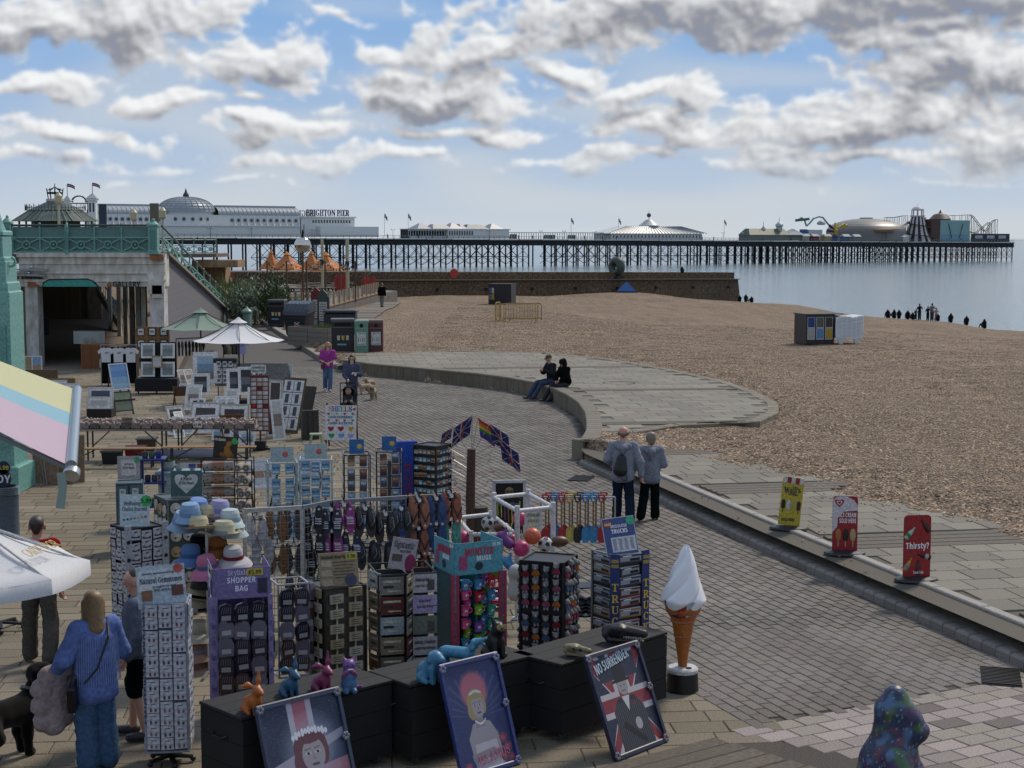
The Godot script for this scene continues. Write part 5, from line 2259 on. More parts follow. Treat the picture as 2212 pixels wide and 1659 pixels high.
func build_bins():
	var y:=.16
	var p:=G(742,766,y)
	litter_bin(p+V(-.02,0,0),.12,.98,1.55,hx("23262c"),"wide black litter bin with printed cups beside the green recycling bin",hx("20242a"),false,false)
	litter_bin(G(782,767,y),.05,.58,1.5,hx("6f9c84"),"green recycling bin between the black and the maroon bins",hx("d3d9d6"),true)
	litter_bin(G(813,766,y),.05,.6,1.5,hx("5a2b2b"),"maroon recycling bin at the shingle end of the bin row",hx("d3d9d6"),true)
	litter_bin(G(600,706,y),-.1,.95,1.55,hx("22252b"),"black litter bin standing by the dark green bush",hx("20242a"),false,false)
	p=G(647,729,y)
	var root:=th("waste_container","big dark wheeled waste container with a sloping ribbed lid and chevron stickers","waste container",p,-.35)
	var b:=K("2c3038")
	b.hexa([V(-.5,.12,-.45),V(-.5,.12,.42),V(.5,.12,.42),V(.5,.12,-.45),V(-.62,1.35,-.55),V(-.62,1.15,.52),V(.62,1.15,.52),V(.62,1.35,-.55)])
	pt(b,"body",root,_s)
	for k in 5:
		bx("rib",root,"363b44",0,.3+k*.18,.45+k*.015,1.05+k*.04,.05,.05,_s)
	pt(K("3a414c").prism(PV([-.58,1.35,.56,1.15,.5,1.35,.2,1.72,-.25,1.86,-.58,1.8]),1.3,T3(Basis(V(0,0,1),Vector3.UP,V(-1,0,0)),V(.65,0,0))),"lid",root,_g)
	for k in 6:
		pt(K("4a525e").bar(V(-.55+k*.22,1.4,.47),V(-.55+k*.22,1.75,.17),.04,.03),"lid_rib",root,_g)
	for k in 4:
		pt(KC(hx("c9c6c2") if k % 2 else hx("a8322c")).prism(PV([-.14,0,0,-.1,.14,0,.14,.08,0,-.02,-.14,.08]),.012,xf(V(.12,.52+k*.08,.505),0)),"chevron",root)
	for s in [-1,1]:
		for q in [-.35,.35]:
			pt(K("121314").tube(V(s*.42-.03,.08,q),V(s*.42+.03,.08,q),.08,.08,10),"wheel",root)
	p=G(735,738,y)
	root=th("grit_bin","low dark container lid showing behind the black litter bin","container",p+V(-.3,0,-3))
	pt(K("2a2d33").slab(V(0,.65,0),V(1.6,1.3,1),.08),"body",root,_s)
	pt(K("363a42").slab(V(0,1.36,0),V(1.7,.12,1.1),.05),"lid",root,_s)
	p=G(680,748,y)
	root=th("timber_planter","long planter of whitewashed boards with grass growing in it","planter",p,-.75)
	for k in 4:
		for s in [-1,1]:
			pt(KC(jit(hx("aaa69f"),.08)).box(V(.72*s,.13+k*.22,.4),V(1.4,.205,.05)),"board",root,_w)
			pt(KC(jit(hx("a09c95"),.08)).box(V(1.45*s,.13+k*.22,0),V(.05,.205,.84)),"board",root,_w)
			pt(KC(jit(hx("a09c95"),.08)).box(V(.72*s,.13+k*.22,-.4),V(1.4,.205,.05)),"board",root,_w)
	bx("soil",root,"40352b",0,.72,0,2.8,.1,.76,_r)
	b=MB.new()
	for k in 420:
		b.color(jit(hx("5f7038"),.3))
		var q:=V(rn(.1,1.35),.76,rn(-.35,.35))
		var u:=V(rn(-.12,.12),rn(.12,.34),rn(-.12,.12))
		b.quad(q-V(.012,0,0),q+V(.012,0,0),q+u+V(.003,0,0),q+u-V(.003,0,0))
	lay(b,"grass",root,"leaf")
	for q in [[686,706,"#7c3434","maroon round topped notice board with a pale printed sheet",.0,84.0],[700,706,"#4c5a52","dark green round topped notice board with a tall printed sheet",.0,81.0]]:
		p=D(q[0],q[1],q[5])
		root=th("notice_board",q[3],"notice board",V(p.x,.12,p.z),-.35)
		b=KC(hx(q[2]))
		var w:=.62
		b.prism(PV([-w*.5,.25,w*.5,.25,w*.5,2,w*.35,2.2,.0,2.4,-w*.2,2.38,-w*.5,2.15]),.08,Transform3D.IDENTITY)
		pt(b,"board",root,_p)
		var sh:=bx("printed_sheet",root,"cfcdc6",0,1.25,.09,w*.74,1.0,.02)
		for k in 7:
			pt(K("6a6a6a").box(V(0,.85+k*.13,.102),V(w*(.5+.1*(k % 2)),.04,.004)),"print_line",sh)
		bx("small_notice",root,"9a9c98",0,.5,.09,w*.7,.35,.02)
		for s in [-1,1]:
			bx("post",root,"3f4441",s*w*.5,1.0,.04,.06,2.0,.1,_p)
	var k:=K("9a958b")
	k.prism(PV([-6.9,60.6,-2.2,65,-2,72,-6.5,84,-10.5,98,-17,101,-13.1,86.2]),.4,T3(Basis(Vector3.RIGHT,V(0,0,-1),Vector3.UP),V(0,-.24,0)))
	structure(k,"bin_pavement",_r)
	for i in 18:
		var a:=W(-7.0,61.0).lerp(W(-16.4,99.2),i/18.0)
		var c:=W(-7.0,61.0).lerp(W(-16.4,99.2),(i+.985)/18.0)
		var kb:=KC(jit(hx("a5a097"),.06))
		kb.bar(a+V(0,.09,0),c+V(0,.09,0),.3,.2)
		if i==0:
			low_kerb=th("low_kerb","low pale kerb running back past the bins","kerb")
			low_kerb.set_meta("kind","structure")
		pt(kb,"kerb_stone",low_kerb,_r)
var low_kerb: Node3D

func build_beach_objects():
	var A:=V(-17,0,-178)
	var E:=V(33,0,-226)
	var dirv:=(E-A).normalized()
	var nrm:=V(-dirv.z,0,dirv.x)
	if nrm.z<.0:
		nrm=-nrm
	var root:=th("stone_groyne","long flint and concrete groyne wall running across the beach to the sea","groyne",Vector3.ZERO)
	var n:=26
	for i in n:
		var p:=A.lerp(E,float(i)/n)
		var q:=A.lerp(E,(i+.997)/n)
		var yt:=lerpf(1.45,.4,float(i)/n)
		var yq:=lerpf(1.45,.4,(i+1.0)/n)
		var ym:=yt-1.0
		var b:=KC(jit(hx("a59c90"),.1))
		var bk:=-nrm*3.0
		b.hexa([V(p.x,-6,p.z)+bk,V(p.x,-6,p.z)+nrm,V(q.x,-6,q.z)+nrm,V(q.x,-6,q.z)+bk,V(p.x,ym,p.z)+bk,V(p.x,ym,p.z)+nrm*.2,V(q.x,yq-1.0,q.z)+nrm*.2,V(q.x,yq-1.0,q.z)+bk])
		pt(b,"wall_section",root,flint())
		pt(KC(jit(hx("b5ab9c"),.1)).hexa([V(p.x,ym,p.z)+bk,V(p.x,ym,p.z)-nrm*.5,V(q.x,yq-1.0,q.z)-nrm*.5,V(q.x,yq-1.0,q.z)+bk,V(p.x,yt,p.z)+bk,V(p.x,yt,p.z)-nrm*.5,V(q.x,yq,q.z)-nrm*.5,V(q.x,yq,q.z)+bk]),"parapet_section",root,flint())
		pt(KC(jit(hx("7a7366"),.06)).bar(V(p.x,ym+.04,p.z)+nrm*.1,V(q.x,yq-.96,q.z)+nrm*.1,.9,.12),"ledge",root,_r)
		if i % 3==1:
			pt(K("221f1c").box(V(p.x,ym-1.1,p.z)+nrm*.5,V(.4,.35,.2)),"drain_hole",root)
	var left:=K("a59c90")
	left.hexa([V(-60,-3,-186),V(-60,-3,-178),V(-17,-3,-178),V(-17,-3,-186),V(-60,1.45,-186),V(-60,1.45,-178),V(-17,1.45,-178),V(-17,1.45,-186)])
	pt(left,"wall_section",root,flint())
	var dp:=D(1332,597,209)
	var ring:=th("ring_sculpture","big dark green bronze ring sculpture standing on the groyne","sculpture",V(dp.x,.0,dp.z),-.9)
	var b:=K("3f5248")
	var R:=.82
	var r:=.55
	var rows:=[]
	for i in 33:
		var a:=TAU*i/32
		var row:=[]
		for j in 17:
			var e:=TAU*j/16
			row.append(V(0,1.5,0)+V((R+r*cos(e))*cos(a),(R+r*cos(e))*sin(a),r*1.15*sin(e)))
		rows.append(row)
	b.sheet(rows)
	pt(b,"ring",ring,_s)
	bx("plinth",ring,"4a4742",0,.1,0,1.6,.4,1.2,_r)
	var yb:=dp.y-.05
	ring.position.y=yb-.15
	dp=D(981,600,186)
	var buoy:=th("red_disc","bright red disc sign standing on the groyne wall","sign",V(dp.x,dp.y-.2,dp.z))
	pt(K("c63a2c").tube(V(0,.75,-.05),V(0,.75,.05),.52,.52,20),"disc",buoy,_p)
	bx("post",buoy,"8a4a40",0,.1,-.02,.1,.6,.08,_p)
	var kp:=B(1085,656)
	root=th("beach_kiosk","closed black beach kiosk box with posters on its side near the groyne","kiosk",kp,-.25)
	var ks:=2.1*(-kp.z)/166.0
	bx("body",root,"22252c",0,ks*.5,0,ks*1.2,ks,ks*1.0,_p)
	bx("roof",root,"3a3d42",0,ks+.03,0,ks*1.24,.06,ks*1.04)
	for k in 4:
		pt(KC([hx("7d7468"),hx("b39a3a"),hx("53617d"),hx("b9b6ae")][k]).box(V(-ks*.62,ks*(.42+.32*(k/2)),-ks*.3+ks*.42*(k % 2)+.1),V(.06,ks*.28,ks*.34)),"poster",root)
	for k in 4:
		pt(KC([hx("7d7468"),hx("b39a3a"),hx("53617d"),hx("b9b6ae")][k]).box(V(-ks*.5+ks*.14*(k % 2),ks*(.36+.32*(k/2)),ks*.52),V(ks*.12,ks*.28,.05)),"poster",root)
	var bp:=B(1120,698)
	for s in [[.0,.0,.06,"yellow steel crowd barrier facing the promenade in the pair on the shingle"],[.25,-1.0,.0,"rusty steel crowd barrier standing behind its yellow twin"],[-1.2,-.5,1.25,"yellow crowd barrier turned end-on to the pair on the shingle"]]:
		var bpos:=bp+V(s[0],0,s[1])
		bpos.y=beach_y(bpos.x,-bpos.z)
		var o:=th("crowd_barrier",s[3],"barrier",bpos,s[2],"crowd barriers on the beach")
		var kk:=hx("b89b4a") if s[0]<=.0 else hx("7a6a52")
		var w:=2.2 if s[2]<1.0 else .9
		pt(KC(kk).path([V(-w*.5,.1,0),V(-w*.5,1,0),V(-w*.5+.1,1.1,0),V(w*.5-.1,1.1,0),V(w*.5,1,0),V(w*.5,.1,0)],.028,6).path([V(-w*.5,.22,0),V(w*.5,.22,0)],.022,6),"frame",o,_p)
		for k in int(w/.16):
			pt(KC(kk).tube(V(-w*.5+.16*(k+.6),.22,0),V(-w*.5+.16*(k+.6),1.1,0),.014,.014,5),"bar",o,_p)
		for q in [-1,1]:
			pt(KC(kk).bar(V(q*w*.35,.03,-.3),V(q*w*.35,.03,.3),.06,.03).bar(V(q*w*.35,.03,0),V(q*w*.35,.22,0),.04,.04),"foot",o,_p)
	var tp:=B(1352,631)
	root=th("beach_tent","small blue pop-up beach tent pitched below the groyne","tent",tp)
	var ts:=1.35*(-tp.z)/200.0
	for q in 4:
		b=KC([hx("3f6fb0"),hx("35609c"),hx("4676b8"),hx("2f578f")][q])
		var c:=[V(-ts,0,ts*.8),V(ts,0,ts*.8),V(ts,0,-ts*.8),V(-ts,0,-ts*.8)]
		var a: Vector3=c[q]
		var e: Vector3=c[(q+1) % 4]
		b.tri3(a,e,V(.1,ts*1.02,0))
		pt(b,"panel",root,_v)
	pt(K("23365a").slab(V(0,.06,0),V(ts*2.1,.16,ts*1.7),.03),"groundsheet",root,_c)
	var lp:=B(1758,743)
	root=th("hire_box","black beach hire box with printed panels beside stacked white loungers","kiosk",lp,.22)
	var sc:=(-lp.z)/98.0
	pt(K("22262c").box(V(0,.95,0)*sc,V(1.9,1.9,1.9)*sc),"body",root,_p)
	pt(K("5e625d").box(V(.25,1.93,0)*sc,V(2.6,.06,2)*sc),"roof",root,_o)
	for i in 3:
		for j in 2:
			b=KC([hx("d8dad8"),hx("d8dad8")][0])
			var c:=V(-.62+i*.6,1.4-j*.72,.96)*sc
			b.box(c,V(.5,.7,.03)*sc)
			var o:=pt(b,"poster",root)
			pt(KC([[hx("2f4c8c"),hx("6a675e"),hx("4a4540")],[hx("b5b5ae"),hx("6d93c0"),hx("c2a03c")]][j][i]).box(c+V(0,.02,.02)*sc,V(.44,.62,.02)*sc),"print",o)
	var gp:="stack of white loungers beside the hire box"
	for k in 14:
		var lo:=th("sun_lounger","white plastic lounger in the tall stack beside the hire box","sun lounger",lp+bY(.22)*(V(1.9,.42+k*.098,.5)*sc),.22+rn(-.02,.02),gp)
		b=K("e9eaea")
		var u:=.62*sc
		var rw:=[]
		for q in 9:
			var xx:=(q/8.0-.5)*1.9*sc
			var yy:=(.14*absf(sin(q/8.0*PI*1.5))-.05)*sc
			rw.append([V(xx,yy+.05,-u*1.6),V(xx,yy+.05,u),V(xx,yy-.07,u+.02)])
		b.sheet(rw)
		pt(b,"shell",lo,_s)
		if k==0:
			for q in [-.55,.55]:
				pt(K("e2e3e3").prism(PV([-.3,.1,.3,.1,.1,-.42,-.1,-.42]),.1,T3(Basis.from_scale(Vector3.ONE*sc),V(q*sc,0,u-.1))),"leg",lo,_s)

# ---------------------------------------------------------------- people and animals
func joints(pose: Dictionary) -> Dictionary:
	var j:={"hip": V(0,.93,0),"waist": V(0,1.08,0),"chest": V(0,1.29,0),"neck": V(0,1.46,-.01),"head": V(0,1.63,.015),
		"ls": V(.185,1.41,-.01),"le": V(.245,1.12,-.02),"lw": V(.25,.87,.05),"rs": V(-.185,1.41,-.01),"re": V(-.245,1.12,-.02),"rw": V(-.25,.87,.05),
		"lh": V(.09,.9,0),"lk": V(.1,.5,.02),"la": V(.1,.08,-.02),"rh": V(-.09,.9,0),"rk": V(-.1,.5,.02),"ra": V(-.1,.08,-.02)}
	for k in pose:
		j[k]=pose[k]
	return j
func person(at: Vector3,turn: float,tall: float,label: String,o: Dictionary,group:="") -> Node3D:
	var root:=th("person",label,"person",at,turn,group)
	var s:=tall/1.75
	var j:=joints(o.get("pose",{}))
	for k in j:
		j[k]=j[k]*s
	var skin: Color=o.get("skin",hx("c39a84"))
	var loose: float=o.get("loose",.02)*s
	var cell: float=o.get("cell",.022)
	var bones:=[[j.neck-V(0,.02,0)*s,j.head-V(0,.05,0)*s,.055*s,.06*s,skin],[j.chest,j.neck,.1*s,.055*s,skin],[j.hip,j.chest,.12*s,.12*s,skin],[j.lh,j.lk,.078*s,.05*s,skin],[j.lk,j.la,.05*s,.038*s,skin],[j.rh,j.rk,.078*s,.05*s,skin],[j.rk,j.ra,.05*s,.038*s,skin],
		[j.ls,j.le,.045*s,.037*s,skin],[j.le,j.lw,.036*s,.026*s,skin],[j.rs,j.re,.045*s,.037*s,skin],[j.re,j.rw,.036*s,.026*s,skin],[j.ls,j.rs,.05*s,.05*s,skin]]
	soft(bones,"body",root,"skin",cell,.03)
	var top: Color=o.top
	var sl: float=.42 if o.get("bare_arms",false) else 1.0
	var hem: Vector3=j.hip+V(0,o.get("hem",-.02),0)*s
	var tb:=[[j.waist,j.chest,.125*s+loose,.135*s+loose*.8,top,V(.86,1,1.15)],[hem+V(.07,.06,0)*s,j.waist+V(.03,0,0)*s,.1*s+loose,.1*s+loose,top,V(1,1,.95)],[hem+V(-.07,.06,0)*s,j.waist+V(-.03,0,0)*s,.1*s+loose,.1*s+loose,top,V(1,1,.95)],[j.ls,j.rs,.065*s+loose*.4,.065*s+loose*.4,top],[j.chest+V(0,.09,0)*s,j.neck-V(0,.025,0)*s,.11*s,.06*s,top]]
	for a in [["ls","le","lw"],["rs","re","rw"]]:
		var A: Vector3=j[a[0]]
		var E: Vector3=j[a[1]]
		var Wr: Vector3=j[a[2]]
		if sl<1.0:
			tb.append([A,A.lerp(E,.75),.062*s+loose*.6,.06*s+loose*.8,top])
		else:
			tb.append([A,E,.06*s+loose*.5,.05*s+loose*.6,top])
			tb.append([E,E.lerp(Wr,.93),.05*s+loose*.6,.036*s+loose*.5,top])
	soft(tb,o.get("top_name","top"),root,_f,cell,.035)
	var lg: Color=o.legs
	var lb:=[[j.hip-V(0,.02,0)*s,j.waist-V(0,.06,0)*s,.125*s,.122*s,lg,V(.85,1,1.1)]]
	var wide: float=o.get("wide",.012)*s
	for a in [["lh","lk","la"],["rh","rk","ra"]]:
		var K: Vector3=j[a[1]]
		if o.get("shorts",false):
			lb.append([j[a[0]],j[a[0]].lerp(K,.92),.095*s,.088*s+wide,lg])
		else:
			lb.append([j[a[0]],K,.092*s+wide*.4,.062*s+wide,lg])
			lb.append([K,j[a[2]]+V(0,.0,0),.062*s+wide,.052*s+wide*1.3,lg])
	soft(lb,"shorts" if o.get("shorts",false) else "trousers",root,_f,cell,.02)
	var toe: Dictionary=o.get("toes",{})
	for a in ["la","ra"]:
		var A: Vector3=j[a]
		var d: Vector3=toe.get(a,V(.02 if a=="la" else -.02,-.035,.17))*s
		soft([[A+V(0,-.03,-.03)*s,A+d,.048*s,.04*s,o.shoes],[A+V(0,-.055,-.035)*s,A+d+V(0,-.02,0),.03*s,.028*s,o.get("sole",hx("d8d6d0"))]],"shoe",root,_s,.016,.015)
	var hs:=s*.97
	var look:=bY(o.get("look",.0))*bX(o.get("nod",.0))
	var fb:=[[V(0,.035,-.02),V(0,.03,.02),.09,.085,skin],[V(0,-.02,.015),V(0,-.085,.05),.075,.038,skin],[V(0,.02,.09),V(0,-.022,.112),.012,.017,skin],[V(-.03,.028,.085),V(.03,.028,.085),.016,.016,skin],[V(.088,.01,-.005),V(.092,-.035,.0),.018,.014,skin*.95],[V(-.088,.01,-.005),V(-.092,-.035,.0),.018,.014,skin*.95]]
	var hm:=body_mesh(fb,.012,.022,"skin")
	hm.name="head"
	root.add_child(hm,true)
	hm.transform=T3(look.scaled(Vector3.ONE*hs),j.head)
	var fc:=MB.new()
	for x in [-.033,.033]:
		fc.h("e0dbd5")
		fc.ball(V(x,.008,.087),V(.016,.009,.012),8,6)
		fc.h("2b2019")
		fc.ball(V(x,.008,.096),V(.008,.008,.006),6,5)
	pt(fc,"eyes",hm,_g)
	fc=K("8a4a44")
	fc.ball(V(0,-.052,.087),V(.026,.008,.012),8,6)
	pt(fc,"mouth",hm,"skin")
	if o.get("glasses",false):
		fc=K("141416")
		for x in [-.036,.036]:
			fc.ball(V(x,.006,.103),V(.031,.024,.009),10,8)
			fc.bar(V(x*1.8,.014,.1),V(x*2.6,.012,.0),.008,.008)
		fc.bar(V(-.02,.014,.108),V(.02,.014,.108),.008,.008)
		pt(fc,"sunglasses",hm,_g)
	var hk: Color=o.get("hair",hx("4a3626"))
	var hb:=[]
	match o.get("style","short"):
		"short":
			hb=[[V(0,.055,-.035),V(0,.062,.012),.089,.082,hk],[V(0,.0,-.055),V(0,-.04,-.06),.072,.05,hk]]
		"crop":
			hb=[[V(0,.04,-.04),V(0,.052,-.01),.089,.086,hk],[V(0,-.02,-.055),V(0,-.05,-.055),.06,.045,hk]]
		"bald":
			hb=[[V(.06,.0,-.04),V(-.06,.0,-.04),.045,.045,hk],[V(0,-.02,-.06),V(0,-.045,-.06),.05,.04,hk]]
		"bob":
			hb=[[V(0,.055,-.035),V(0,.06,.012),.096,.088,hk],[V(0,.0,-.05),V(0,-.06,-.06),.09,.07,hk],[V(.07,.03,.0),V(.075,-.03,-.01),.04,.03,hk],[V(-.07,.03,.0),V(-.075,-.03,-.01),.04,.03,hk]]
		"long":
			var dn: float=o.get("hair_len",.3)
			hb=[[V(0,.058,-.035),V(0,.066,.012),.098,.088,hk],[V(0,.0,-.05),V(0,-dn*.5,-.085),.092,.085,hk],[V(0,-dn*.5,-.085),V(.01,-dn,-.1),.08,.035,hk],[V(.082,.03,.0),V(.1,-dn*.75,-.03),.038,.02,hk],[V(-.082,.03,.0),V(-.1,-dn*.75,-.03),.038,.02,hk],[V(.06,-dn*.4,-.1),V(.075,-dn*1.05,-.09),.035,.015,hk*1.25],[V(-.05,-dn*.4,-.1),V(-.07,-dn*.98,-.1),.035,.015,hk*.8]]
		"hood":
			hb=[[V(0,.05,-.04),V(0,.055,.03),.118,.105,hk],[V(0,-.04,-.05),V(0,-.12,-.03),.115,.1,hk],[V(.085,.0,.03),V(.07,-.1,.04),.035,.04,hk],[V(-.085,.0,.03),V(-.07,-.1,.04),.035,.04,hk]]
		"cap":
			hb=[[V(0,.06,-.03),V(0,.066,.015),.094,.09,hk],[V(.04,.062,.08),V(.035,.05,.16),.02,.014,hk],[V(-.04,.062,.08),V(-.035,.05,.16),.02,.014,hk],[V(0,.066,.08),V(0,.052,.17),.022,.014,hk]]
	var hr:=body_mesh(hb,.013,.02,"cloth" if o.get("style","") in ["hood","cap"] else "hair")
	hr.name={"hood": "hood","cap": "cap"}.get(o.get("style","short"),"hair")
	hm.add_child(hr,true)
	for a in [["le","lw",1.0],["re","rw",-1.0]]:
		var E: Vector3=j[a[0]]
		var Wr: Vector3=j[a[1]]
		var d:=(Wr-E).normalized()
		var sgn: float=a[2]
		var side: Vector3=d.cross(V(0,0,1) if absf(d.z)<.8 else Vector3.UP).normalized()*sgn
		var fb2:=[[Wr,Wr+d*.085*s,.027*s,.033*s,skin,Vector3.ONE]]
		for f in 4:
			var off:=side.rotated(d,PI*.5)*(f-1.5)*.019*s
			var len: float=[.062,.072,.068,.052][f]*s
			var k0:=Wr+d*.088*s+off
			var k1:=k0+(d*.8-side*.5).normalized()*len*.55
			fb2.append([k0,k1,.0098*s,.009*s,skin])
			fb2.append([k1,k1+(d*.35-side*.9).normalized()*len*.5,.009*s,.008*s,skin])
		var th:=Wr+d*.035*s+side.rotated(d,PI*.5)*-.03*s
		fb2.append([th,th+(d*.7-side*.5+side.rotated(d,PI*.5)*-.6).normalized()*.055*s,.012*s,.009*s,skin])
		soft(fb2,"hand",root,"skin",.0085,.008)
	return root
func bag_strap(root: Node3D,a: Vector3,b: Vector3,r: float,k: Color,front:=.16):
	var mb:=KC(k)
	var pts:=[]
	for i in 9:
		var u:=i/8.0
		pts.append(a.lerp(b,u)+V(0,0,front*sin(u*PI)))
	for i in 8:
		mb.bar(pts[i],pts[i+1],.022,.008)
	pt(mb,"strap",root,_s)

func build_people():
	var b: MB
	var p:=G(709,846)
	var w:=person(p,.15,1.66,"woman in a magenta T-shirt and blue jeans walking with hands clasped",{"skin": hx("c79b85"),"top": hx("b04aa0"),"legs": hx("5d7896"),"shoes": hx("c9c3bb"),"hair": hx("c0a07a"),"style": "long","hair_len": .2,"glasses": true,"bare_arms": true,"loose": .035,"hem": -.06,"wide": .02,
		"pose": {"le": V(.27,1.14,.02),"lw": V(.05,1.05,.2),"re": V(-.27,1.14,.02),"rw": V(-.05,1.03,.2),"lk": V(.08,.5,.1),"la": V(.06,.09,.1),"rk": V(-.1,.5,.04),"ra": V(-.1,.12,-.14)}})
	bag_strap(w,V(.15,1.38,.06),V(-.18,.92,.08),.01,hx("5a2c38"),.13)
	pt(K("5a2c38").slab(V(-.2,.86,.06),V(.08,.16,.22),.02),"bag",w,_s)
	p=G(761,884)
	w=person(p,.1,1.64,"woman in a slate blue jumper and sunglasses pushing the pushchair with a coffee",{"skin": hx("d0a792"),"top": hx("565d70"),"legs": hx("39414f"),"shoes": hx("3a3a3e"),"hair": hx("4a3830"),"style": "long","hair_len": .24,"glasses": true,"loose": .04,"hem": -.16,
		"pose": {"le": V(.27,1.12,.04),"lw": V(.1,1.18,.24),"re": V(-.24,1.12,.08),"rw": V(-.14,1,.32)}})
	pt(K("e6e2da").lathe(PV([.03,1.04,.042,1.15,.0,1.15]),10,V(.1,0,.3)),"coffee_cup",w)
	pt(K("3a2a22").lathe(PV([.044,1.145,.038,1.165,.0,1.168]),10,V(.1,0,.3)),"cup_lid",w)
	build_pushchair(G(753,906))
	p=G(1345,1130)
	w=person(p,PI-.12,1.76,"balding man in a pale grey hoodie and navy jeans with a black backpack",{"skin": hx("b98a76"),"top": hx("9499a6"),"legs": hx("232c3d"),"shoes": hx("d5d3cf"),"hair": hx("8a8076"),"style": "bald","loose": .045,"hem": -.12,"cell": .02,"wide": .025,"top_name": "hoodie",
		"pose": {"le": V(.28,1.16,-.02),"lw": V(.22,1.05,.2),"re": V(-.3,1.12,-.02),"rw": V(-.33,.86,.0),"lk": V(.1,.5,.05),"la": V(.11,.08,.0),"rk": V(-.12,.5,-.02),"ra": V(-.15,.18,-.33)},"toes": {"ra": V(-.02,-.12,.1)}})
	soft([[-.1,1.42,-.1,.1,1.42,-.1,.06,.06,hx("8c919e")],[0,1.38,-.16,0,1.3,-.17,.09,.04,hx("8c919e")]],"hood",w,_f,.016,.04)
	var bag:=soft([[.02,1.2,-.21,.04,1,-.22,.08,.12,hx("16171a"),V(.9,1,1.3)]],"backpack",w,_s,.018,.03)
	pt(K("141518").path([V(.02,1.27,-.22),V(.03,1.4,-.13),V(.05,1.46,-.02),V(.06,1.4,.12)],.012,6).path([V(-.06,.92,-.22),V(-.09,.84,-.22),V(-.04,.8,-.22),V(.02,.86,-.22)],.009,6),"strap",bag,_s)
	p=G(1404,1122)
	w=person(p,PI-.05,1.6,"grey haired woman in a pale grey hoodie and black trousers holding the man's hand",{"skin": hx("bf9380"),"top": hx("8e93a1"),"legs": hx("1c1d21"),"shoes": hx("8f8a94"),"hair": hx("9b958d"),"style": "bob","loose": .045,"hem": -.14,"cell": .02,"wide": .03,"look": .35,"top_name": "hoodie",
		"pose": {"le": V(.3,1.12,-.04),"lw": V(.38,.9,.02),"re": V(-.27,1.12,.0),"rw": V(-.2,1.05,.2),"lk": V(.12,.5,-.02),"la": V(.2,.12,-.28),"rk": V(-.1,.5,.06),"ra": V(-.1,.08,.04)},"toes": {"la": V(.02,-.08,.13)}})
	soft([[-.1,1.42,-.1,.1,1.42,-.1,.06,.06,hx("868b99")],[0,1.38,-.16,0,1.28,-.17,.1,.05,hx("868b99")]],"hood",w,_f,.016,.04).scale=Vector3.ONE*.915
	var sit:={"hip": V(0,.6,0),"waist": V(0,.76,.02),"chest": V(0,.97,.05),"neck": V(0,1.13,.08),"head": V(0,1.28,.13),"ls": V(.185,1.08,.06),"rs": V(-.185,1.08,.06),"lh": V(.1,.58,.05),"rh": V(-.1,.58,.05),
		"lk": V(.15,.52,.5),"la": V(.16,.1,.78),"rk": V(-.12,.53,.5),"ra": V(-.1,.1,.82),"le": V(.26,.84,.18),"lw": V(.1,.93,.38),"re": V(-.26,.84,.18),"rw": V(-.06,.93,.38)}
	p=G(1193,861)
	person(p,-1.05,1.76,"man in a flat cap and dark hoodie eating while seated on the curved wall",{"skin": hx("b88e78"),"top": hx("34333a"),"legs": hx("4a566c"),"shoes": hx("2b2b2e"),"hair": hx("6d6050"),"style": "cap","loose": .045,"nod": .3,"pose": sit,"hem": .0})
	var sit2:=sit.duplicate()
	sit2["le"]=V(.24,.82,.16)
	sit2["lw"]=V(.1,.7,.32)
	sit2["rw"]=V(-.08,.7,.34)
	p=G(1222,866)
	person(p,-.95,1.66,"person in a black hooded jacket seated beside the capped man on the wall",{"skin": hx("a9806c"),"top": hx("17171a"),"legs": hx("3b3d44"),"shoes": hx("232326"),"hair": hx("161618"),"style": "hood","glasses": true,"loose": .055,"nod": .2,"pose": sit2,"hem": .0})
	p=G(88,1432)
	person(p,PI+.1,1.8,"man in a red T-shirt and grey cargo trousers walking behind the white parasol",{"skin": hx("a87c68"),"top": hx("8f1f26"),"legs": hx("55524c"),"shoes": hx("cfcabf"),"hair": hx("4a403a"),"style": "crop","bare_arms": true,"loose": .03,"wide": .03,"cell": .018,
		"pose": {"lk": V(.12,.52,.06),"la": V(.14,.09,.1),"rk": V(-.14,.5,-.04),"ra": V(-.16,.14,-.26)},"toes": {"ra": V(-.02,-.1,.13)}})
	p=G(302,1592)
	person(p,-1.45,1.76,"man in a grey blue sweatshirt and black shorts browsing the card spinner",{"skin": hx("b58a76"),"top": hx("6a7182"),"legs": hx("15161a"),"shoes": hx("33343a"),"hair": hx("4d443c"),"style": "crop","shorts": true,"loose": .045,"hem": -.04,"cell": .018,"sole": hx("55555a"),"look": .05,"nod": .05,"top_name": "sweatshirt",
		"pose": {"le": V(.27,1.13,-.06),"lw": V(.27,.9,.08),"re": V(-.26,1.13,-.03),"rw": V(-.22,.92,.12),"lk": V(.1,.5,.02),"la": V(.12,.08,-.08),"rk": V(-.1,.5,.06),"ra": V(-.12,.08,.08)}})
	p=W(-4.03,14.55)
	w=person(p,PI+.75,1.72,"woman with long fair hair in a blue striped shirt holding a dog lead",{"skin": hx("c39a84"),"top": hx("6f86c4"),"legs": hx("4a6484"),"shoes": hx("d0ccc4"),"hair": hx("a08a68"),"style": "long","hair_len": .46,"glasses": true,"loose": .06,"hem": -.2,"wide": .05,"cell": .018,"look": -.25,"top_name": "striped_shirt",
		"pose": {"le": V(.33,1.14,.0),"lw": V(.3,.96,.24),"re": V(-.3,1.12,.02),"rw": V(-.2,1,.24)}})
	b=K("9bb0e0")
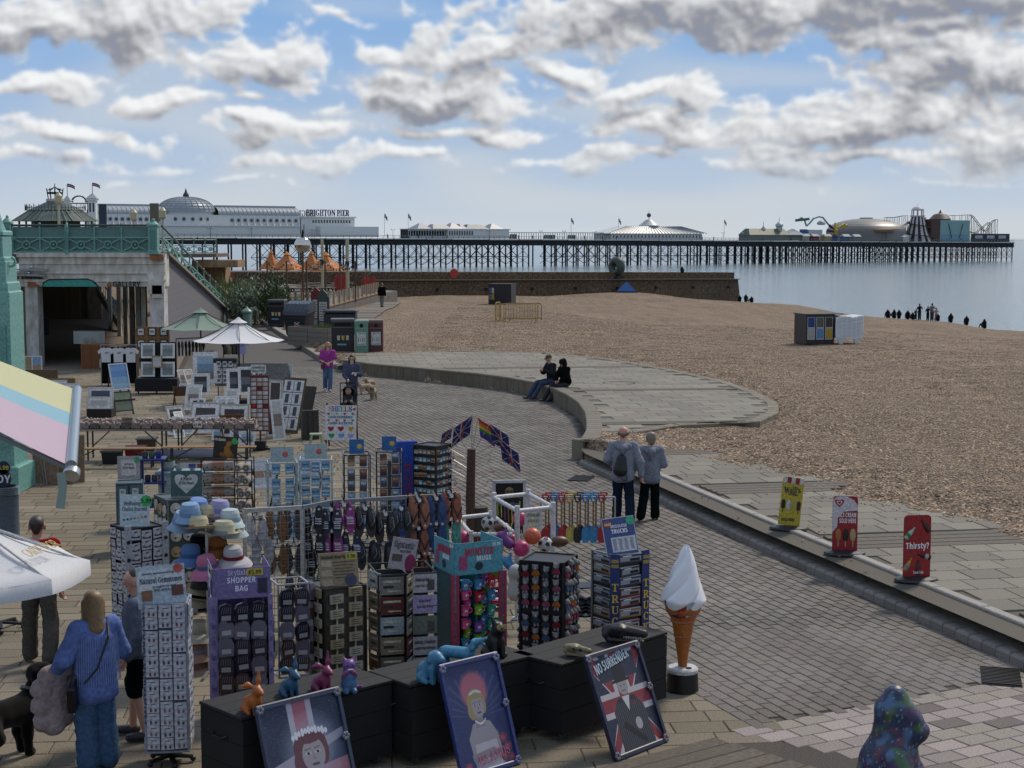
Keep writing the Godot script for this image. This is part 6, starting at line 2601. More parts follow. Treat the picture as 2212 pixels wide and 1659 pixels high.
	for k in 26:
		var a:=lerpf(-1.25,1.25,k/25.0)
		var x:=sin(a)*.245
		var z:=-cos(a)*.182
		b.bar(V(x*.92,1.33,z*.95),V(x*1.02,.86,z*1.06),.004,.003)
	pt(b,"pinstripes",w,_c).set_meta("kind","stuff")
	pt(K("17171a").path([V(-.12,1.47,-.04),V(-.04,1.32,-.2),V(.1,1.05,-.24),V(.2,.9,-.16)],.011,6),"bag_strap",w,_s)
	pt(K("141416").at(T3(bY(.9)*Basis(Vector3.FORWARD,.25),V(.26,.8,-.06))).slab(Vector3.ZERO,V(.3,.26,.07),.02),"shoulder_bag",w,_s)
	var pk:=hx("a99a9c")
	soft([[.2,.98,.2,.4,.94,.22,.09,.08,pk],[.28,.9,.24,.32,.45,.24,.11,.12,pk],[.4,.9,.22,.42,.6,.26,.08,.09,pk],[.2,.82,.26,.44,.8,.26,.105,.1,pk],[.2,.66,.26,.44,.64,.26,.11,.1,pk],[.22,.5,.26,.42,.48,.26,.11,.1,pk]],"puffer_jacket",w,_f,.02,.015,"pale pink puffer jacket over her arm")
	build_dogs()
	p=G(541,706)
	person(p,2.0,1.7,"person in pale trousers bending over beside the teal bollard",{"top": hx("8a9488"),"legs": hx("cfcbc2"),"shoes": hx("7a746c"),"hair": hx("5a4a3c"),"cell": .04,
		"pose": {"chest": V(0,1.05,.3),"waist": V(0,1.05,.08),"neck": V(0,.98,.46),"head": V(0,.88,.58),"ls": V(.18,.98,.4),"rs": V(-.18,.98,.4),"le": V(.2,.7,.42),"lw": V(.15,.45,.45),"re": V(-.2,.7,.42),"rw": V(-.15,.45,.45)}})
	p=D(825,664,112)
	p.y=maxf(beach_y(p.x,112),.1)+.07
	person(p,PI-.3,1.75,"man in a black jacket and grey trousers walking away up the boardwalk",{"top": hx("17181b"),"legs": hx("8a8780"),"shoes": hx("2a2a2c"),"hair": hx("6b625a"),"cell": .04,"loose": .06,
		"pose": {"lk": V(.1,.5,.08),"la": V(.1,.08,.12),"ra": V(-.1,.12,-.16)}})
	build_beach_people()

func simple_person(at: Vector3,turn: float,label: String,bones: Array,group: String):
	var root:=th("person",label,"person",at,turn,group)
	soft(bones,"body",root,_c,.045,.04)
func build_beach_people():
	var g:="people by the water's edge"
	var sk:=hx("a27a66")
	var dk:=[hx("1d2024"),hx("24211f"),hx("20242c"),hx("17181a"),hx("2a2826")]
	var i:=0
	for q in [[1918,683,"dark figure sitting with rounded back beside a similar one on the shingle crest"],[1932,683,"dark figure sitting shoulder to shoulder with a hooded neighbour on the crest"],[1942,685,"hunched dark figure sitting a little apart on the shingle crest"],[1961,687,"dark hunched figure sitting near the standing woman on the crest"],[1972,688,"low dark figure lying back at the feet of the standing woman"],[2054,694,"head and shoulders of a lone sitter far along the shingle crest"],[2088,698,"dark rounded sitter alone on the lower shingle crest"],[2127,703,"dark sitter with a pale arm at the far end of the shingle crest"],[1598,648,"dark figure lying on the shingle by the groyne end"],[1611,647,"dark sitting figure in the huddle by the groyne end"],[1624,649,"dark low sitting figure in the huddle by the groyne end"],[2026,690,"dark figure lying down behind the standing trio on the crest"],[1473,587,"tiny figure seated on top of the groyne end"]]:
		var p:=B(q[0],q[1])
		if i==12:
			p=D(q[0],q[1]+3.0,216)
		var k: Color=dk[i % 5]
		var low:=.75 if i in [4,8,10,11] else 1.0
		simple_person(p,PI+.3*sin(i*2.0),q[2],[[V(0,.16,0),V(0,.62*low,.05),.2,.2,k],[V(.1,.14,.1),V(.15,.42*low,.5),.1,.08,k],[V(-.1,.14,.1),V(-.15,.42*low,.5),.1,.08,k],[V(.15,.42*low,.5),V(.15,.05,.75),.07,.05,k],[V(-.15,.42*low,.5),V(-.15,.05,.75),.07,.05,k],[V(.2,.6*low,.05),V(.24,.36,.3),.07,.05,k],[V(-.2,.6*low,.05),V(-.24,.36,.3),.07,.05,k],[V(0,.8*low,.06),V(0,.86*low,.06),.1,.1,dk[(i+2) % 5] if i % 3 else sk]],g)
		i+=1
	for q in [[1986,690,1.68,"woman in a dark top and long teal skirt standing on the crest",hx("22262a"),hx("2f4a50")],[2013,691,1.8,"man in a hat and pale grey coat standing with two others on the crest",hx("8d8a88"),hx("4a4a4e")],[2004,692,1.45,"person in dark clothes standing against the pale coated man",hx("23262a"),hx("1d1f22")],[2022,691,1.35,"child in a pale pink top standing beside the pale coated man",hx("b59a90"),hx("8a8078")],[1978,689,1.1,"small child standing next to the woman in the teal skirt",hx("39404a"),hx("2a2e34")]]:
		var p:=B(q[0],q[1])
		var s: float=q[2]/1.75
		var bones:=[[V(0,.95,0),V(0,1.35,0),.15,.17,q[4]],[V(.09,.9,0),V(.1,.05,.02),.11,.08,q[5]],[V(-.09,.9,0),V(-.1,.05,.02),.11,.08,q[5]],[V(.2,1.4,0),V(.3,1.05,.06),.07,.05,q[4]],[V(-.2,1.4,0),V(-.34,1.2,.1),.07,.05,q[4]],[V(-.34,1.2,.1),V(-.2,1.5,.16),.05,.04,q[4]],[V(0,1.6,0),V(0,1.68,0),.09,.1,hx("3a2e28")]]
		for e in bones:
			e[0]*=s
			e[1]*=s
			e[2]*=s
			e[3]*=s
		simple_person(p,PI,q[3],bones,g)

func build_pushchair(p: Vector3):
	var root:=th("pushchair","black pushchair with its hood up and a child inside","pushchair",p,.12)
	var b:=K("1c1d20")
	for s in [-1,1]:
		b.path([V(s*.22,1,-.5),V(s*.22,.55,-.1),V(s*.22,.15,.35)],.014,6).path([V(s*.22,.55,-.1),V(s*.24,.16,-.38)],.014,6)
	b.path([V(-.22,1,-.5),V(.22,1,-.5)],.016,6)
	pt(b,"frame",root,_m)
	for q in [[-.24,-.38,.16],[.24,-.38,.16],[-.2,.35,.12],[.2,.35,.12]]:
		pt(K("131315").tube(V(q[0]-.025,q[2],q[1]),V(q[0]+.025,q[2],q[1]),q[2],q[2],18).h("8a8c90").tube(V(q[0]-.03,q[2],q[1]),V(q[0]+.03,q[2],q[1]),q[2]*.45,q[2]*.45,12),"wheel",root,_s)
	soft([[-.16,.42,.0,.16,.42,.0,.07,.07,hx("202226")],[0,.42,.15,0,.4,-.1,.16,.17,hx("202226")],[0,.45,-.14,0,.8,-.24,.16,.16,hx("202226"),V(1,1,1.8)],[-.12,.25,.34,.12,.25,.34,.05,.05,hx("26282c")]],"seat",root,_c,.025,.04)
	b=K("191a1d")
	var rows:=[]
	for i in 9:
		var a:=-.2+2.0*i/8.0
		var row:=[]
		for q in 9:
			var e:=PI*q/8.0
			row.append(V(cos(e)*.25,.62+sin(e)*.34*cos(a*.55-.45),-.25+sin(a)*.32*(.3+.7*sin(e))))
		rows.append(row)
	b.sheet(rows)
	pt(b,"hood",root,_c)
	var c:=th("child","small child with fair hair sitting inside the black pushchair","person",p+bY(.12)*V(0,.46,.0),.12)
	soft([[0,.05,0,0,.22,-.04,.1,.09,hx("3f3a3c")],[.06,.06,.05,.08,.06,.24,.055,.045,hx("8a7a68")],[-.06,.06,.05,-.08,.06,.24,.055,.045,hx("8a7a68")],[.1,.2,0,.1,.1,.14,.035,.03,hx("3f3a3c")],[-.1,.2,0,-.1,.1,.14,.035,.03,hx("3f3a3c")],[0,.34,.0,0,.37,-.01,.085,.085,hx("c49a84")]],"body",c,_c,.018,.02)
	soft([[0,.4,-.02,0,.41,.0,.085,.08,hx("9c8264")]],"hair",c,"matte",.018,.01)

func dog(at: Vector3,turn: float,s: float,label: String,k: Color,face: Color,fluffy: float,pose:=.0) -> Node3D:
	var root:=th("dog",label,"dog",at,turn)
	var f:=fluffy
	var bones:=[[V(0,.5,.24),V(0,.52,-.1),.15+f,.125+f,k],[V(0,.52,-.1),V(0,.54,-.32),.12+f,.12+f,k],[V(0,.54,.3),V(0,.72,.44),.1+f*.8,.075+f,k]]
	for x in [-1.0,1.0]:
		bones.append([V(.08*x,.46,.26),V(.085*x,.24,.24+.04*x*pose),.075+f*.6,.045+f*.6,k])
		bones.append([V(.085*x,.24,.24+.04*x*pose),V(.085*x,.04,.27+.08*x*pose),.042+f*.6,.034+f*.5,k])
		bones.append([V(.085*x,.03,.27+.08*x*pose),V(.088*x,.025,.33+.08*x*pose),.036,.03,k])
		bones.append([V(.085*x,.48,-.3),V(.09*x,.3,-.2-.03*x*pose),.1+f*.6,.06+f*.5,k])
		bones.append([V(.09*x,.3,-.2-.03*x*pose),V(.09*x,.17,-.42-.05*x*pose),.055+f*.5,.04+f*.5,k])
		bones.append([V(.09*x,.17,-.42-.05*x*pose),V(.09*x,.04,-.4-.07*x*pose),.036+f*.4,.032+f*.4,k])
		bones.append([V(.09*x,.03,-.4-.07*x*pose),V(.09*x,.025,-.33-.07*x*pose),.034,.03,k])
	bones.append([V(0,.56,-.4),V(0,.5,-.56),.045+f,.03+f,k])
	bones.append([V(0,.5,-.56),V(.02,.36,-.62),.035+f,.02+f*.8,k])
	for e in bones:
		e[0]*=s
		e[1]*=s
		e[2]*=s
		e[3]*=s
	soft(bones,"body",root,_c,.02*maxf(s,.6),.05*s)
	return root
func dog_head(root: Node3D,s: float,at: Vector3,turn: float,k: Color,face: Color,f: float):
	var bones:=[[V(0,.02,-.02),V(0,.03,.04),.095+f,.085+f,k],[V(0,-.02,.08),V(0,-.03,.18),.055+f*.7,.042+f*.5,face],[V(0,-.07,.06),V(0,-.075,.15),.035+f*.4,.026,face],[V(.095,.04,-.02),V(.13,-.09,.0),.035+f*.6,.045+f*.6,k*.85],[V(-.095,.04,-.02),V(-.13,-.09,.0),.035+f*.6,.045+f*.6,k*.85]]
	for e in bones:
		e[0]*=s
		e[1]*=s
		e[2]*=s
		e[3]*=s
	var h:=soft(bones,"head",root,_c,.014*maxf(s,.6),.03*s)
	h.transform=T3(bY(turn),at)
	var b:=K("0c0b0b")
	b.ball(V(0,-.01,.22)*s,Vector3.ONE*.024*s,8,6)
	pt(b,"nose",h,_g)
	b=K("0c0b0b")
	for x in [-.045,.045]:
		b.ball(V(x,.045,.115+f*.6)*s,Vector3.ONE*.016*s,8,6)
	pt(b,"eyes",h,_g)
func build_dogs():
	var cr:=hx("b8a48a")
	var d:=dog(G(788,852),-1.0,.52,"small cream dog walking side-on beside the pushchair",cr,cr,.03,1.0)
	dog_head(d,.55,V(0,.4,.27),.3,cr,hx("d0c2ac"),.02)
	d=dog(G(806,864),-.1,.55,"small cream dog with dark muzzle walking ahead of its fellow",hx("a8967e"),cr,.03,1.0)
	dog_head(d,.58,V(0,.42,.28),.1,hx("b5a288"),hx("4a4038"),.02)
	d=dog(G(798,842),-.5,.5,"small cream dog half hidden behind two others",hx("b09a80"),cr,.03,.5)
	dog_head(d,.52,V(0,.38,.25),.1,cr,hx("c4b49c"),.02)
	var bl:=hx("16161a")
	d=dog(W(-4.98,14.75),PI-.5,.9,"large black curly dog standing on a lead beside the fair haired woman",bl,bl,.025,.3)
	dog_head(d,1.0,V(.0,.74,.46),-.9,bl,hx("131316"),.02)
	var b:=K("5a5650")
	b.lathe(PV([.128,-.015,.128,.015]),16)
	var c:=pt(b,"collar",d,_s)
	c.transform=T3(bX(.6),V(0,.6,.36))
	var l:=th("dog_lead","slack black dog lead running from the black dog to the woman's hand","lead",Vector3.ZERO)
	pt(K("131316").path([W(-4.72,15.1,.6),W(-4.55,15.0,.62),W(-4.4,14.9,.72),W(-4.28,14.75,.92)],.012,6),"strap",l,_s)

# ---------------------------------------------------------------- art and shell stalls
func item(m: Mesh,called: String,label: String,category: String,group: String,t: Transform3D) -> MeshInstance3D:
	var o:=MeshInstance3D.new()
	o.mesh=m
	o.name=numbered(called)
	add_child(o)
	o.transform=t
	tag(o,label,category,group)
	return o
func picture(at: Vector3,w: float,h: float,tilt: float,turn: float,fr: Color,bands: Array,label: String,group:="prints for sale in the art stall",mount:=.16,lie:=.0) -> Node3D:
	var root:=th("picture",label,"picture",at,turn,group)
	root.basis=bY(turn)*bX(-tilt)*bZ(lie)
	var b:=KC(fr)
	var e:=.035
	b.box(V(0,e*.5,0),V(w,e,.03)).box(V(0,h-e*.5,0),V(w,e,.03)).box(V(-w*.5+e*.5,h*.5,0),V(e,h-2*e,.03)).box(V(w*.5-e*.5,h*.5,0),V(e,h-2*e,.03))
	pt(b,"frame",root,_s)
	var m:=bx("mount",root,"f2f2f0",0,h*.5,-.004,w-.02,h-.02,.012)
	var mw:=w*mount
	var y0:=mw
	var ph:=(h-mw*2.0)/bands.size()
	for i in bands.size():
		pt(KC(bands[i]).box(V(0,y0+ph*(i+.5),.004),V(w-mw*2.0,ph,.006)),"print",m,_s)
	return root
func trestle(at: Vector3,turn: float,l: float,w: float,h: float,k: Color,called: String,label: String,cat: String) -> Node3D:
	var root:=th(called,label,cat,at,turn)
	var b:=KC(k)
	b.slab(V(0,h-.015,0),V(l,.03,w),.006)
	pt(b,"top",root,_w)
	for s in [-1,1]:
		for q in [-1,1]:
			pt(K("2a2b2e").bar(V(s*l*.4,0,q*w*.38),V(s*l*.4,h-.03,q*w*.38),.035,.035),"leg",root,_p)
		pt(K("2a2b2e").bar(V(s*l*.4,h*.35,0),V(s*l*.18,h-.04,0),.025,.025),"brace",root,_p)
	return root
func tee(at: Transform3D,k: Color,label: String,group: String,print_k:=Color(0,0,0,0)):
	var root:=th("tee_shirt",label,"T-shirt",at.origin,.0,group)
	root.transform=at*T3(Basis.from_scale(Vector3.ONE*.78),Vector3.ZERO)
	var b:=KC(k)
	var pts:=PV([-.2,-.65,.2,-.65,.21,-.2,.32,-.28,.37,-.15,.2,.0,.07,.02,.0,-.03,-.07,.02,-.2,.0,-.37,-.15,-.32,-.28,-.21,-.2])
	b.prism(pts,.035,Transform3D.IDENTITY)
	pt(b,"shirt",root,_c)
	pt(K("26272a").path([V(-.16,.0,.02),V(0,.06,.02),V(.16,.0,.02)],.008,5).path([V(0,.06,.02),V(0,.13,.02)],.005,5),"hanger",root,_m)
	if print_k.a>.0:
		pt(KC(print_k).box(V(.05,-.2,.038),V(.16,.025,.006)).box(V(.02,-.25,.038),V(.12,.02,.006)),"print",root)

func build_market():
	var b: MB
	var p:=W(-8.58,48.2)
	var o:=th("market_parasol","plain white market parasol sheltering the print racks","parasol",p,.2)
	parasol(o,1.42,1.97,.66,hx("f4f4f6"),8,.0,1.0,hx("33302c"))
	pt(K("3a3a3c").slab(V(0,.06,0),V(.5,.12,.5),.03),"foot",o,_r)
	p=W(-11.55,57)
	o=th("market_parasol","sage green market parasol with a scalloped vent behind the white one","parasol",p,.1)
	parasol(o,1.42,1.86,.68,hx("8fa798"),8,.0,1.0,hx("4a3c30"))
	pt(K("3a3a3c").slab(V(0,.06,0),V(.5,.12,.5),.03),"foot",o,_r)
	p=G(331,812)
	o=th("display_board","brown board hung with small dark framed pictures of shells","display board",p,.1)
	pt(K("a57f58").box(V(0,1.35,0),V(1.28,1,.05)).box(V(-.55,.43,-.03),V(.06,.86,.06)).box(V(.55,.43,-.03),V(.06,.86,.06)),"board",o,_w)
	var fy:=[1.68,1.35]
	for r in 2:
		for c in 3:
			picture(p+bY(.1)*V(-.42+c*.42,fy[r]-.16-.12*r,.04),.28,.31,.0,.1,hx("6a4a36") if c==0 else hx("241f1d"),[hx("d9d9d6"),hx("7a5548"),hx("d9d9d6")],"small square framed shell picture hung on the brown board","framed shells on the brown board",.26)
	p=G(258,832)
	o=th("clothes_rail","low rail with a black drape behind three white T-shirts","clothes rail",p,.05)
	bx("drape",o,"17181b",0,.7,-.12,1.25,1.3,.04,_c)
	b=K("8a8c90")
	b.tube(V(-.65,1.42,0),V(.65,1.42,0),.016,.016,8)
	for s in [-.62,.62]:
		b.tube(V(s,0,0),V(s,1.42,0),.016,.016,8)
	pt(b,"rail",o,_m)
	for k in 3:
		tee(T3(bY(.05),p+V(-.44+k*.44,1.32,.03+k*.02)),hx("eceef2"),"white T-shirt with small dark print hanging over the black drape","white T-shirts on the low rail",hx("3c3f45"))
	p=G(342,849)
	o=th("display_plinth","black castored display plinth carrying white framed pictures","display stand",p,.05)
	pt(K("17191f").box(V(0,.95,-.2),V(1.2,1.5,.12)).box(V(0,.3,.1),V(1.4,.42,.6)),"body",o)
	for s in [-.6,.0,.6]:
		pt(K("2b2b2e").tube(V(s-.02,.05,.3),V(s+.02,.05,.3),.05,.05,10),"castor",o,_s)
	for r in 2:
		for c in 2:
			picture(p+V(-.33+c*.66,.55+r*.62,.02-r*.05),.46,.5,.1,.05,hx("f0f0f0"),[hx("8d9495"),hx("7e8788"),hx("99a09f")],"white framed misty picture standing on the black plinth","white framed pictures on the plinth",.14)
	picture(p+V(.0,.86,.1),.34,.4,.1,.05,hx("a98660"),[hx("cfcfd0"),hx("c4c6c8")],"white sheet of small signatures in a wooden frame on the plinth","",.1)
	for q in [[412,818,8,"rail of black and grey garments beside the plinth",.9],[505,815,5,"short rail with a lilac print T-shirt and dark garments",.6]]:
		p=G(q[0],q[1])
		o=th("clothes_rail",q[3],"clothes rail",p,.6 if q[2]==8 else .2)
		b=K("1c1d20")
		b.tube(V(-q[4]*.6,1.5,0),V(q[4]*.6,1.5,0),.018,.018,8)
		for s in [-1,1]:
			b.tube(V(s*q[4]*.6,0,0),V(s*q[4]*.6,1.5,0),.018,.018,8).bar(V(s*q[4]*.6,.03,-.25),V(s*q[4]*.6,.03,.25),.03,.03)
		pt(b,"rail",o,_m)
		for k in q[2]:
			var kk: Color=[hx("17181b"),hx("7d7c7a"),hx("222328"),hx("15161a"),hx("3a3b40")][k % 5]
			if q[2]==5 and k==4:
				kk=hx("aeb0dc")
			tee(T3(bY((.6+PI*.42) if q[2]==8 else (.2 if k==4 else 1.3)),p+bY(.6 if q[2]==8 else .2)*V(-q[4]*.5+q[4]*k/(q[2]-1.0),1.37,.02*k)),kk,("lilac white T-shirt with red print at the end of the short rail" if kk.b>.5 else "dark garment hanging edge-on on the rail"),"garments on the rails",hx("8c2f34") if kk.b>.5 else Color(0,0,0,0))
	p=G(207,796)
	o=th("wooden_cabinet","small orange wood cabinet with a clear case on top by the tunnel mouth","cabinet",p,-.2)
	bx("body",o,"a9713f",0,.5,0,.95,1.0,.6,_w)
	pt(K("8f5d34").box(V(-.23,.5,.305),V(.42,.9,.02)).box(V(.23,.5,.305),V(.42,.9,.02)),"doors",o,_w)
	b=MB.new()
	b.box(V(-.25,1.25,0),V(1.1,.5,.5))
	pt(b,"clear_case",o,"clear")
	pt(K("4a4038").ball(V(-.4,1.12,0),V(.12,.12,.1)).ball(V(-.05,1.1,.05),V(.16,.1,.1)),"ornaments",o,_s)
	picture(G(223,830)+V(0,.6,0),.22,.3,.1,.0,hx("d8d8d6"),[hx("c9cdd2")],"small white notice fixed to the wooden cabinet")
	p=G(258,894)
	o=th("easel","folding easel displaying a tall blue painting on a slant","easel",p,.75)
	for s in [-.3,.3]:
		pt(K("4a3626").bar(V(s,0,.3),V(s*.7,1.45,-.12),.045,.03).bar(V(s*.8,0,-.5),V(s*.6,1.35,-.1),.04,.03),"leg",o,_w)
	bx("ledge",o,"5a4430",0,.42,.2,.8,.05,.08,_w)
	var eb:=bY(.75)
	picture(p+eb*V(0,.72,.16),.6,.8,.28,.75,hx("c9d2da"),[hx("8fb0c8"),hx("7fa6cc"),hx("5d8cc4"),hx("6f9ad0")],"tall blue seascape painting on the slanting easel","",.06)
	picture(p+eb*V(0,.1,.3),.6,.6,.28,.75,hx("3a3a36"),[hx("7b8a72"),hx("8d9a7e")],"green map like picture at the foot of the easel","",.06)
	p=G(218,900)
	o=th("print_browser","dark box on a stand holding large mounted prints facing the beach","print rack",p)
	bx("box",o,"2b2326",0,.12,0,.72,.24,.4)
	picture(p+V(-.02,.22,.12),.72,.38,.12,.0,hx("d5d5d6"),[hx("c8c9cc")],"blank backed print in front of the dark browser box")
	picture(p+V(0,.24,.02),.74,.62,.12,.0,hx("dcdcde"),[hx("c8cacd"),hx("4a5468"),hx("515b70")],"print of small dark photo panels in the browser box","prints for sale in the art stall",.14)
	for q in [[110,905,1.35,.85,"brown board standing at the back of the print heap by the column","#8d7558"],[75,900,1.3,1.05,"wide brown board stacked by the teal column","#7d684e"]]:
		p=G(q[0],q[1])
		o=th("backing_board",q[4],"board",p,.1)
		pt(KC(hx(q[5])).box(V(0,q[3]*.5+.3,-.2),V(q[2],q[3],.04)).box(V(-q[2]*.4,.3,-.24),V(.05,.6,.05)).box(V(q[2]*.4,.3,-.24),V(.05,.6,.05)),"board",o,_w)
	for q in [[125,905,.55,.62,.5,.1],[152,912,.55,.62,.48,.05],[140,925,.5,.55,.1,.1],[155,930,.4,.5,.05,.2]]:
		picture(G(q[0],q[1])+V(0,q[4],.0),q[2],q[3],.1,q[5],hx("d3d4d8"),[hx("3a4245"),hx("8a949a"),hx("c9d0d6")],"white mounted landscape photograph in the heap beside the column","mounted photographs by the column",.2)
	for q in [[66,872,.3],[82,872,.28]]:
		picture(G(q[0],q[1])+V(0,.95,0),.32,.55,.15,q[2],hx("d8d8d6"),[hx("a08a6c"),hx("7fa0c0")] if q[0]==82 else [hx("a5936f"),hx("9d8a66")],"narrow print propped up on the brown boards","narrow prints on the boards",.12)
	p=G(530,862)
	o=th("print_screen","long pale screen hung with mounted seascape photographs","display board",p,-.05)
	b=K("8f9298")
	b.box(V(.2,.78,-.1),V(2.4,.75,.04))
	for s in [-.9,.2,1.35]:
		b.box(V(s,.3,-.12),V(.05,.6,.05))
	pt(b,"screen",o)
	var seas:=[[hx("41525a"),hx("6d97ae"),hx("a8c0cf")],[hx("50606a"),hx("7a9cb8"),hx("c0ccd4")],[hx("3a4648"),hx("6a8fa6"),hx("b3c6d2")],[hx("2a2c2e"),hx("55585c"),hx("9a9ca0")]]
	for k in 6:
		picture(p+V(-.95+k*.45,.5+.1*(k % 2),-.05),.44,.52,.03,-.05,hx("d4d6da"),seas[k % 4],"mounted seascape photograph on the long pale screen","seascapes on the pale screen",.15)
	var heap:=[[415,905,.25,.5,.75,.25,-.3,1],[445,880,.75,.75,.95,.08,.1,0],[388,935,.05,.55,.7,.35,.8,3],[410,930,.1,.35,.85,.5,-.9,2],[440,935,.12,.85,.7,.3,-.25,3],[470,925,.25,.45,.55,.3,-.4,2],[492,925,.4,.6,.5,.35,.35,1],[512,905,.75,.55,.7,.12,.3,2],[535,905,.7,.5,.8,.12,.3,2],[505,940,.02,.8,.8,.15,-.1,3],[520,955,.0,.55,.5,.2,.1,2],[480,945,.0,.4,.5,.3,.5,1],[590,945,.0,.45,1.5,.1,-.5,3],[460,870,.9,.35,.8,.3,.6,2],[375,940,.0,.4,.5,.35,-.6,0],[400,868,.55,.3,.5,.4,.9,1],[415,868,.55,.35,.52,.45,.9,1]]
	var kinds:=[["mounted beach photograph",[hx("8a8272"),hx("7fa2ba"),hx("a9c2d4")]],["white mounted colour print",[hx("c9c6c0"),hx("8f7f70"),hx("cfcdc9")]],["white mounted portrait print",[hx("3a3d44"),hx("6a6d74"),hx("2b2d33")]],["large dark framed photograph",[hx("3c332e"),hx("574a42"),hx("463c36")]]]
	var place:=["at the back of the print heap","amid the print heap","at the front of the print heap"]
	for i in heap.size():
		var q=heap[i]
		var kd=kinds[q[7]]
		picture(G(q[0],q[1])+V(0,q[2],0),q[3],q[4],q[5],q[6],hx("f0f0f0") if q[7]!=3 else hx("b9b4aa"),kd[1],"%s leaning %s" % [kd[0],place[i % 3]],"prints for sale in the art stall",.17)
		var k2=kinds[(q[7]+1+i % 2) % 3]
		picture(G(q[0]+14.0-25.0*(i % 2),q[1]+6.0)+V(0,q[2]*.6,0),q[3]*.75,q[4]*.7,q[5]+.1,q[6]*-.7+.2,hx("f0f0f0"),k2[1],"%s tucked in %s" % [k2[0],place[i % 3]],"prints for sale in the art stall",.17)
	for q in [[450,930,"low wooden browser rack under the heap of prints"],[500,950,"folding wooden rack beside the card spinner"],[395,880,"brown folding chair among the stacked prints"]]:
		p=G(q[0],q[1])
		o=th("wooden_rack",q[2],"rack",p,.4)
		for s in [-.25,.25]:
			pt(K("6b4a30").bar(V(s,0,.25),V(s,.65,-.2),.035,.03).bar(V(s,0,-.25),V(s,.65,.2),.035,.03),"crossed_legs",o,_w)
		bx("panel",o,"7a5638",0,.5,0,.55,.3,.03,_w)
	p=G(490,885)
	o=th("wire_basket_tower","black wire tower with baskets of small cards under the white parasol","card rack",p)
	b=K("1d1e21")
	for a in 4:
		var d:=V(.14 if a % 2 else -.14,0,.14 if a/2 else -.14)
		b.tube(d,d+V(0,1.45,0),.008,.008,5)
	for y in [.8,1.05,1.3,1.45]:
		b.path([V(-.2,y,.2),V(.2,y,.2),V(.2,y,-.2),V(-.2,y,-.2),V(-.2,y,.2)],.008,5)
	pt(b,"wire_frame",o,_m)
	pt(K("26272b").slab(V(0,1.5,0),V(.7,.14,.4),.02),"top_basket",o)
	for k in 9:
		var c:=K("d2d4d6")
		c.box(Vector3.ZERO,V(.12,.16,.01))
		c.h("5a6068")
		c.box(V(0,.01,.006),V(.08,.08,.004))
		item(c.mesh(mat("matte")),"greeting_card","small white card in the black wire tower","card","cards in the wire tower",T3(bY(.3*(k % 3)),p+V(-.18+.18*(k % 3),.9+.25*(k/3),.22)))
	p=G(618,935)
	o=th("leaning_board","tall wooden A-frame board leaning with strips of white photo prints","display board",p,.5)
	o.basis=bY(-.55)*bX(-.28)
	bx("board",o,"6f5a42",0,.75,-.03,.72,1.5,.04,_w)
	for r in 4:
		for c in 2:
			var m:=K("d8dadd")
			m.box(V(-.17+c*.34,.25+r*.34,.0),V(.32,.32,.012))
			var q:=pt(m,"print_sheet",o)
			m=K("4d555c")
			m.box(V(-.17+c*.34,.25+r*.34,.01),V(.12,.24,.006))
			pt(m,"photo",q)
	p=G(640,925)
	o=th("leaning_board","dark thin panel leaning against the print board beside the bollard","board",p)
	o.basis=bY(-.6)*bX(-.3)
	bx("panel",o,"4a453e",.1,.6,-.1,.5,1.2,.04,_w)
	p=G(563,972)
	o=th("card_spinner","tall dark red spinner board covered with small cards and hearts","card rack",p)
	b=K("1c1a1b")
	for a in 4:
		b.bar(Vector3.ZERO+V(0,.04,0),V(cos(a*PI*.5+.4)*.3,.04,sin(a*PI*.5+.4)*.3),.05,.05)
	b.box(V(0,.12,0),V(.26,.22,.2))
	pt(b,"foot",o,_s)
	pt(K("5e171c").tube(Vector3.ZERO,V(0,.6,0),.022,.022,8),"pole",o,_p)
	bx("board",o,"651c22",0,1.15,0,.45,1.38,.06,_p)
	for r in 12:
		for c in 3:
			if (r*3+c) % 11==6:
				continue
			var m:=MB.new()
			if r in [2,5] and c==0:
				m.h("b81f2b")
				m.ball(Vector3.ZERO,V(.055,.045,.01),10,6)
			else:
				m.color(jit([hx("c3b6ae"),hx("cdd2d2"),hx("b5a59c")][(r+c) % 3],.08))
				m.box(Vector3.ZERO,V(.125,.085,.012))
			item(m.mesh(mat("matte")),"small_card","small card pinned to the dark red spinner board","card","cards on the red spinner",T3(Basis.IDENTITY,p+V(-.142+c*.142,.54+r*.108,.042)))
	p=G(563,972)
	o=th("reality_art_notice","white notice reading AUGMENTED REALITY ART above the red spinner","sign",p+V(-.02,1.88,.02))
	pt(K("dfe0e0").box(V(0,.1,0),V(.36,.2,.012)).box(V(0,-.02,-.01),V(.02,.08,.01)),"sheet",o)
	lt("AUGMENTED",.055,xf(V(0,.14,.008),0),hx("2a3c42"),o,SB,.003,.31)
	lt("REALITY ART",.055,xf(V(0,.055,.008),0),hx("2a3c42"),o,SB,.003,.31)
	var t1:=W(-9.0,35.7)
	var t2:=W(-7.0,35.9)
	trestle(t1,.02,2.15,.62,.72,hx("a09488"),"trestle_table","long folding trestle table of shell boxes beside the pastel awning","table")
	trestle(t2,.05,2.0,.62,.74,hx("a39a92"),"trestle_table","long folding trestle table of shell boxes by the red spinner","table")
	trestle(W(-9.0,34.4),.02,2.2,.26,.44,hx("a8865c"),"bench","folding wooden bench before the shell table near the awning","bench")
	trestle(W(-6.85,34.5),.05,2.1,.26,.46,hx("a8865c"),"bench","folding wooden bench before the shell table by the spinner","bench")
	var tints:=[hx("9a8a86"),hx("a08f92"),hx("8c7d74"),hx("b0a096"),hx("6a6260"),hx("a59a8a")]
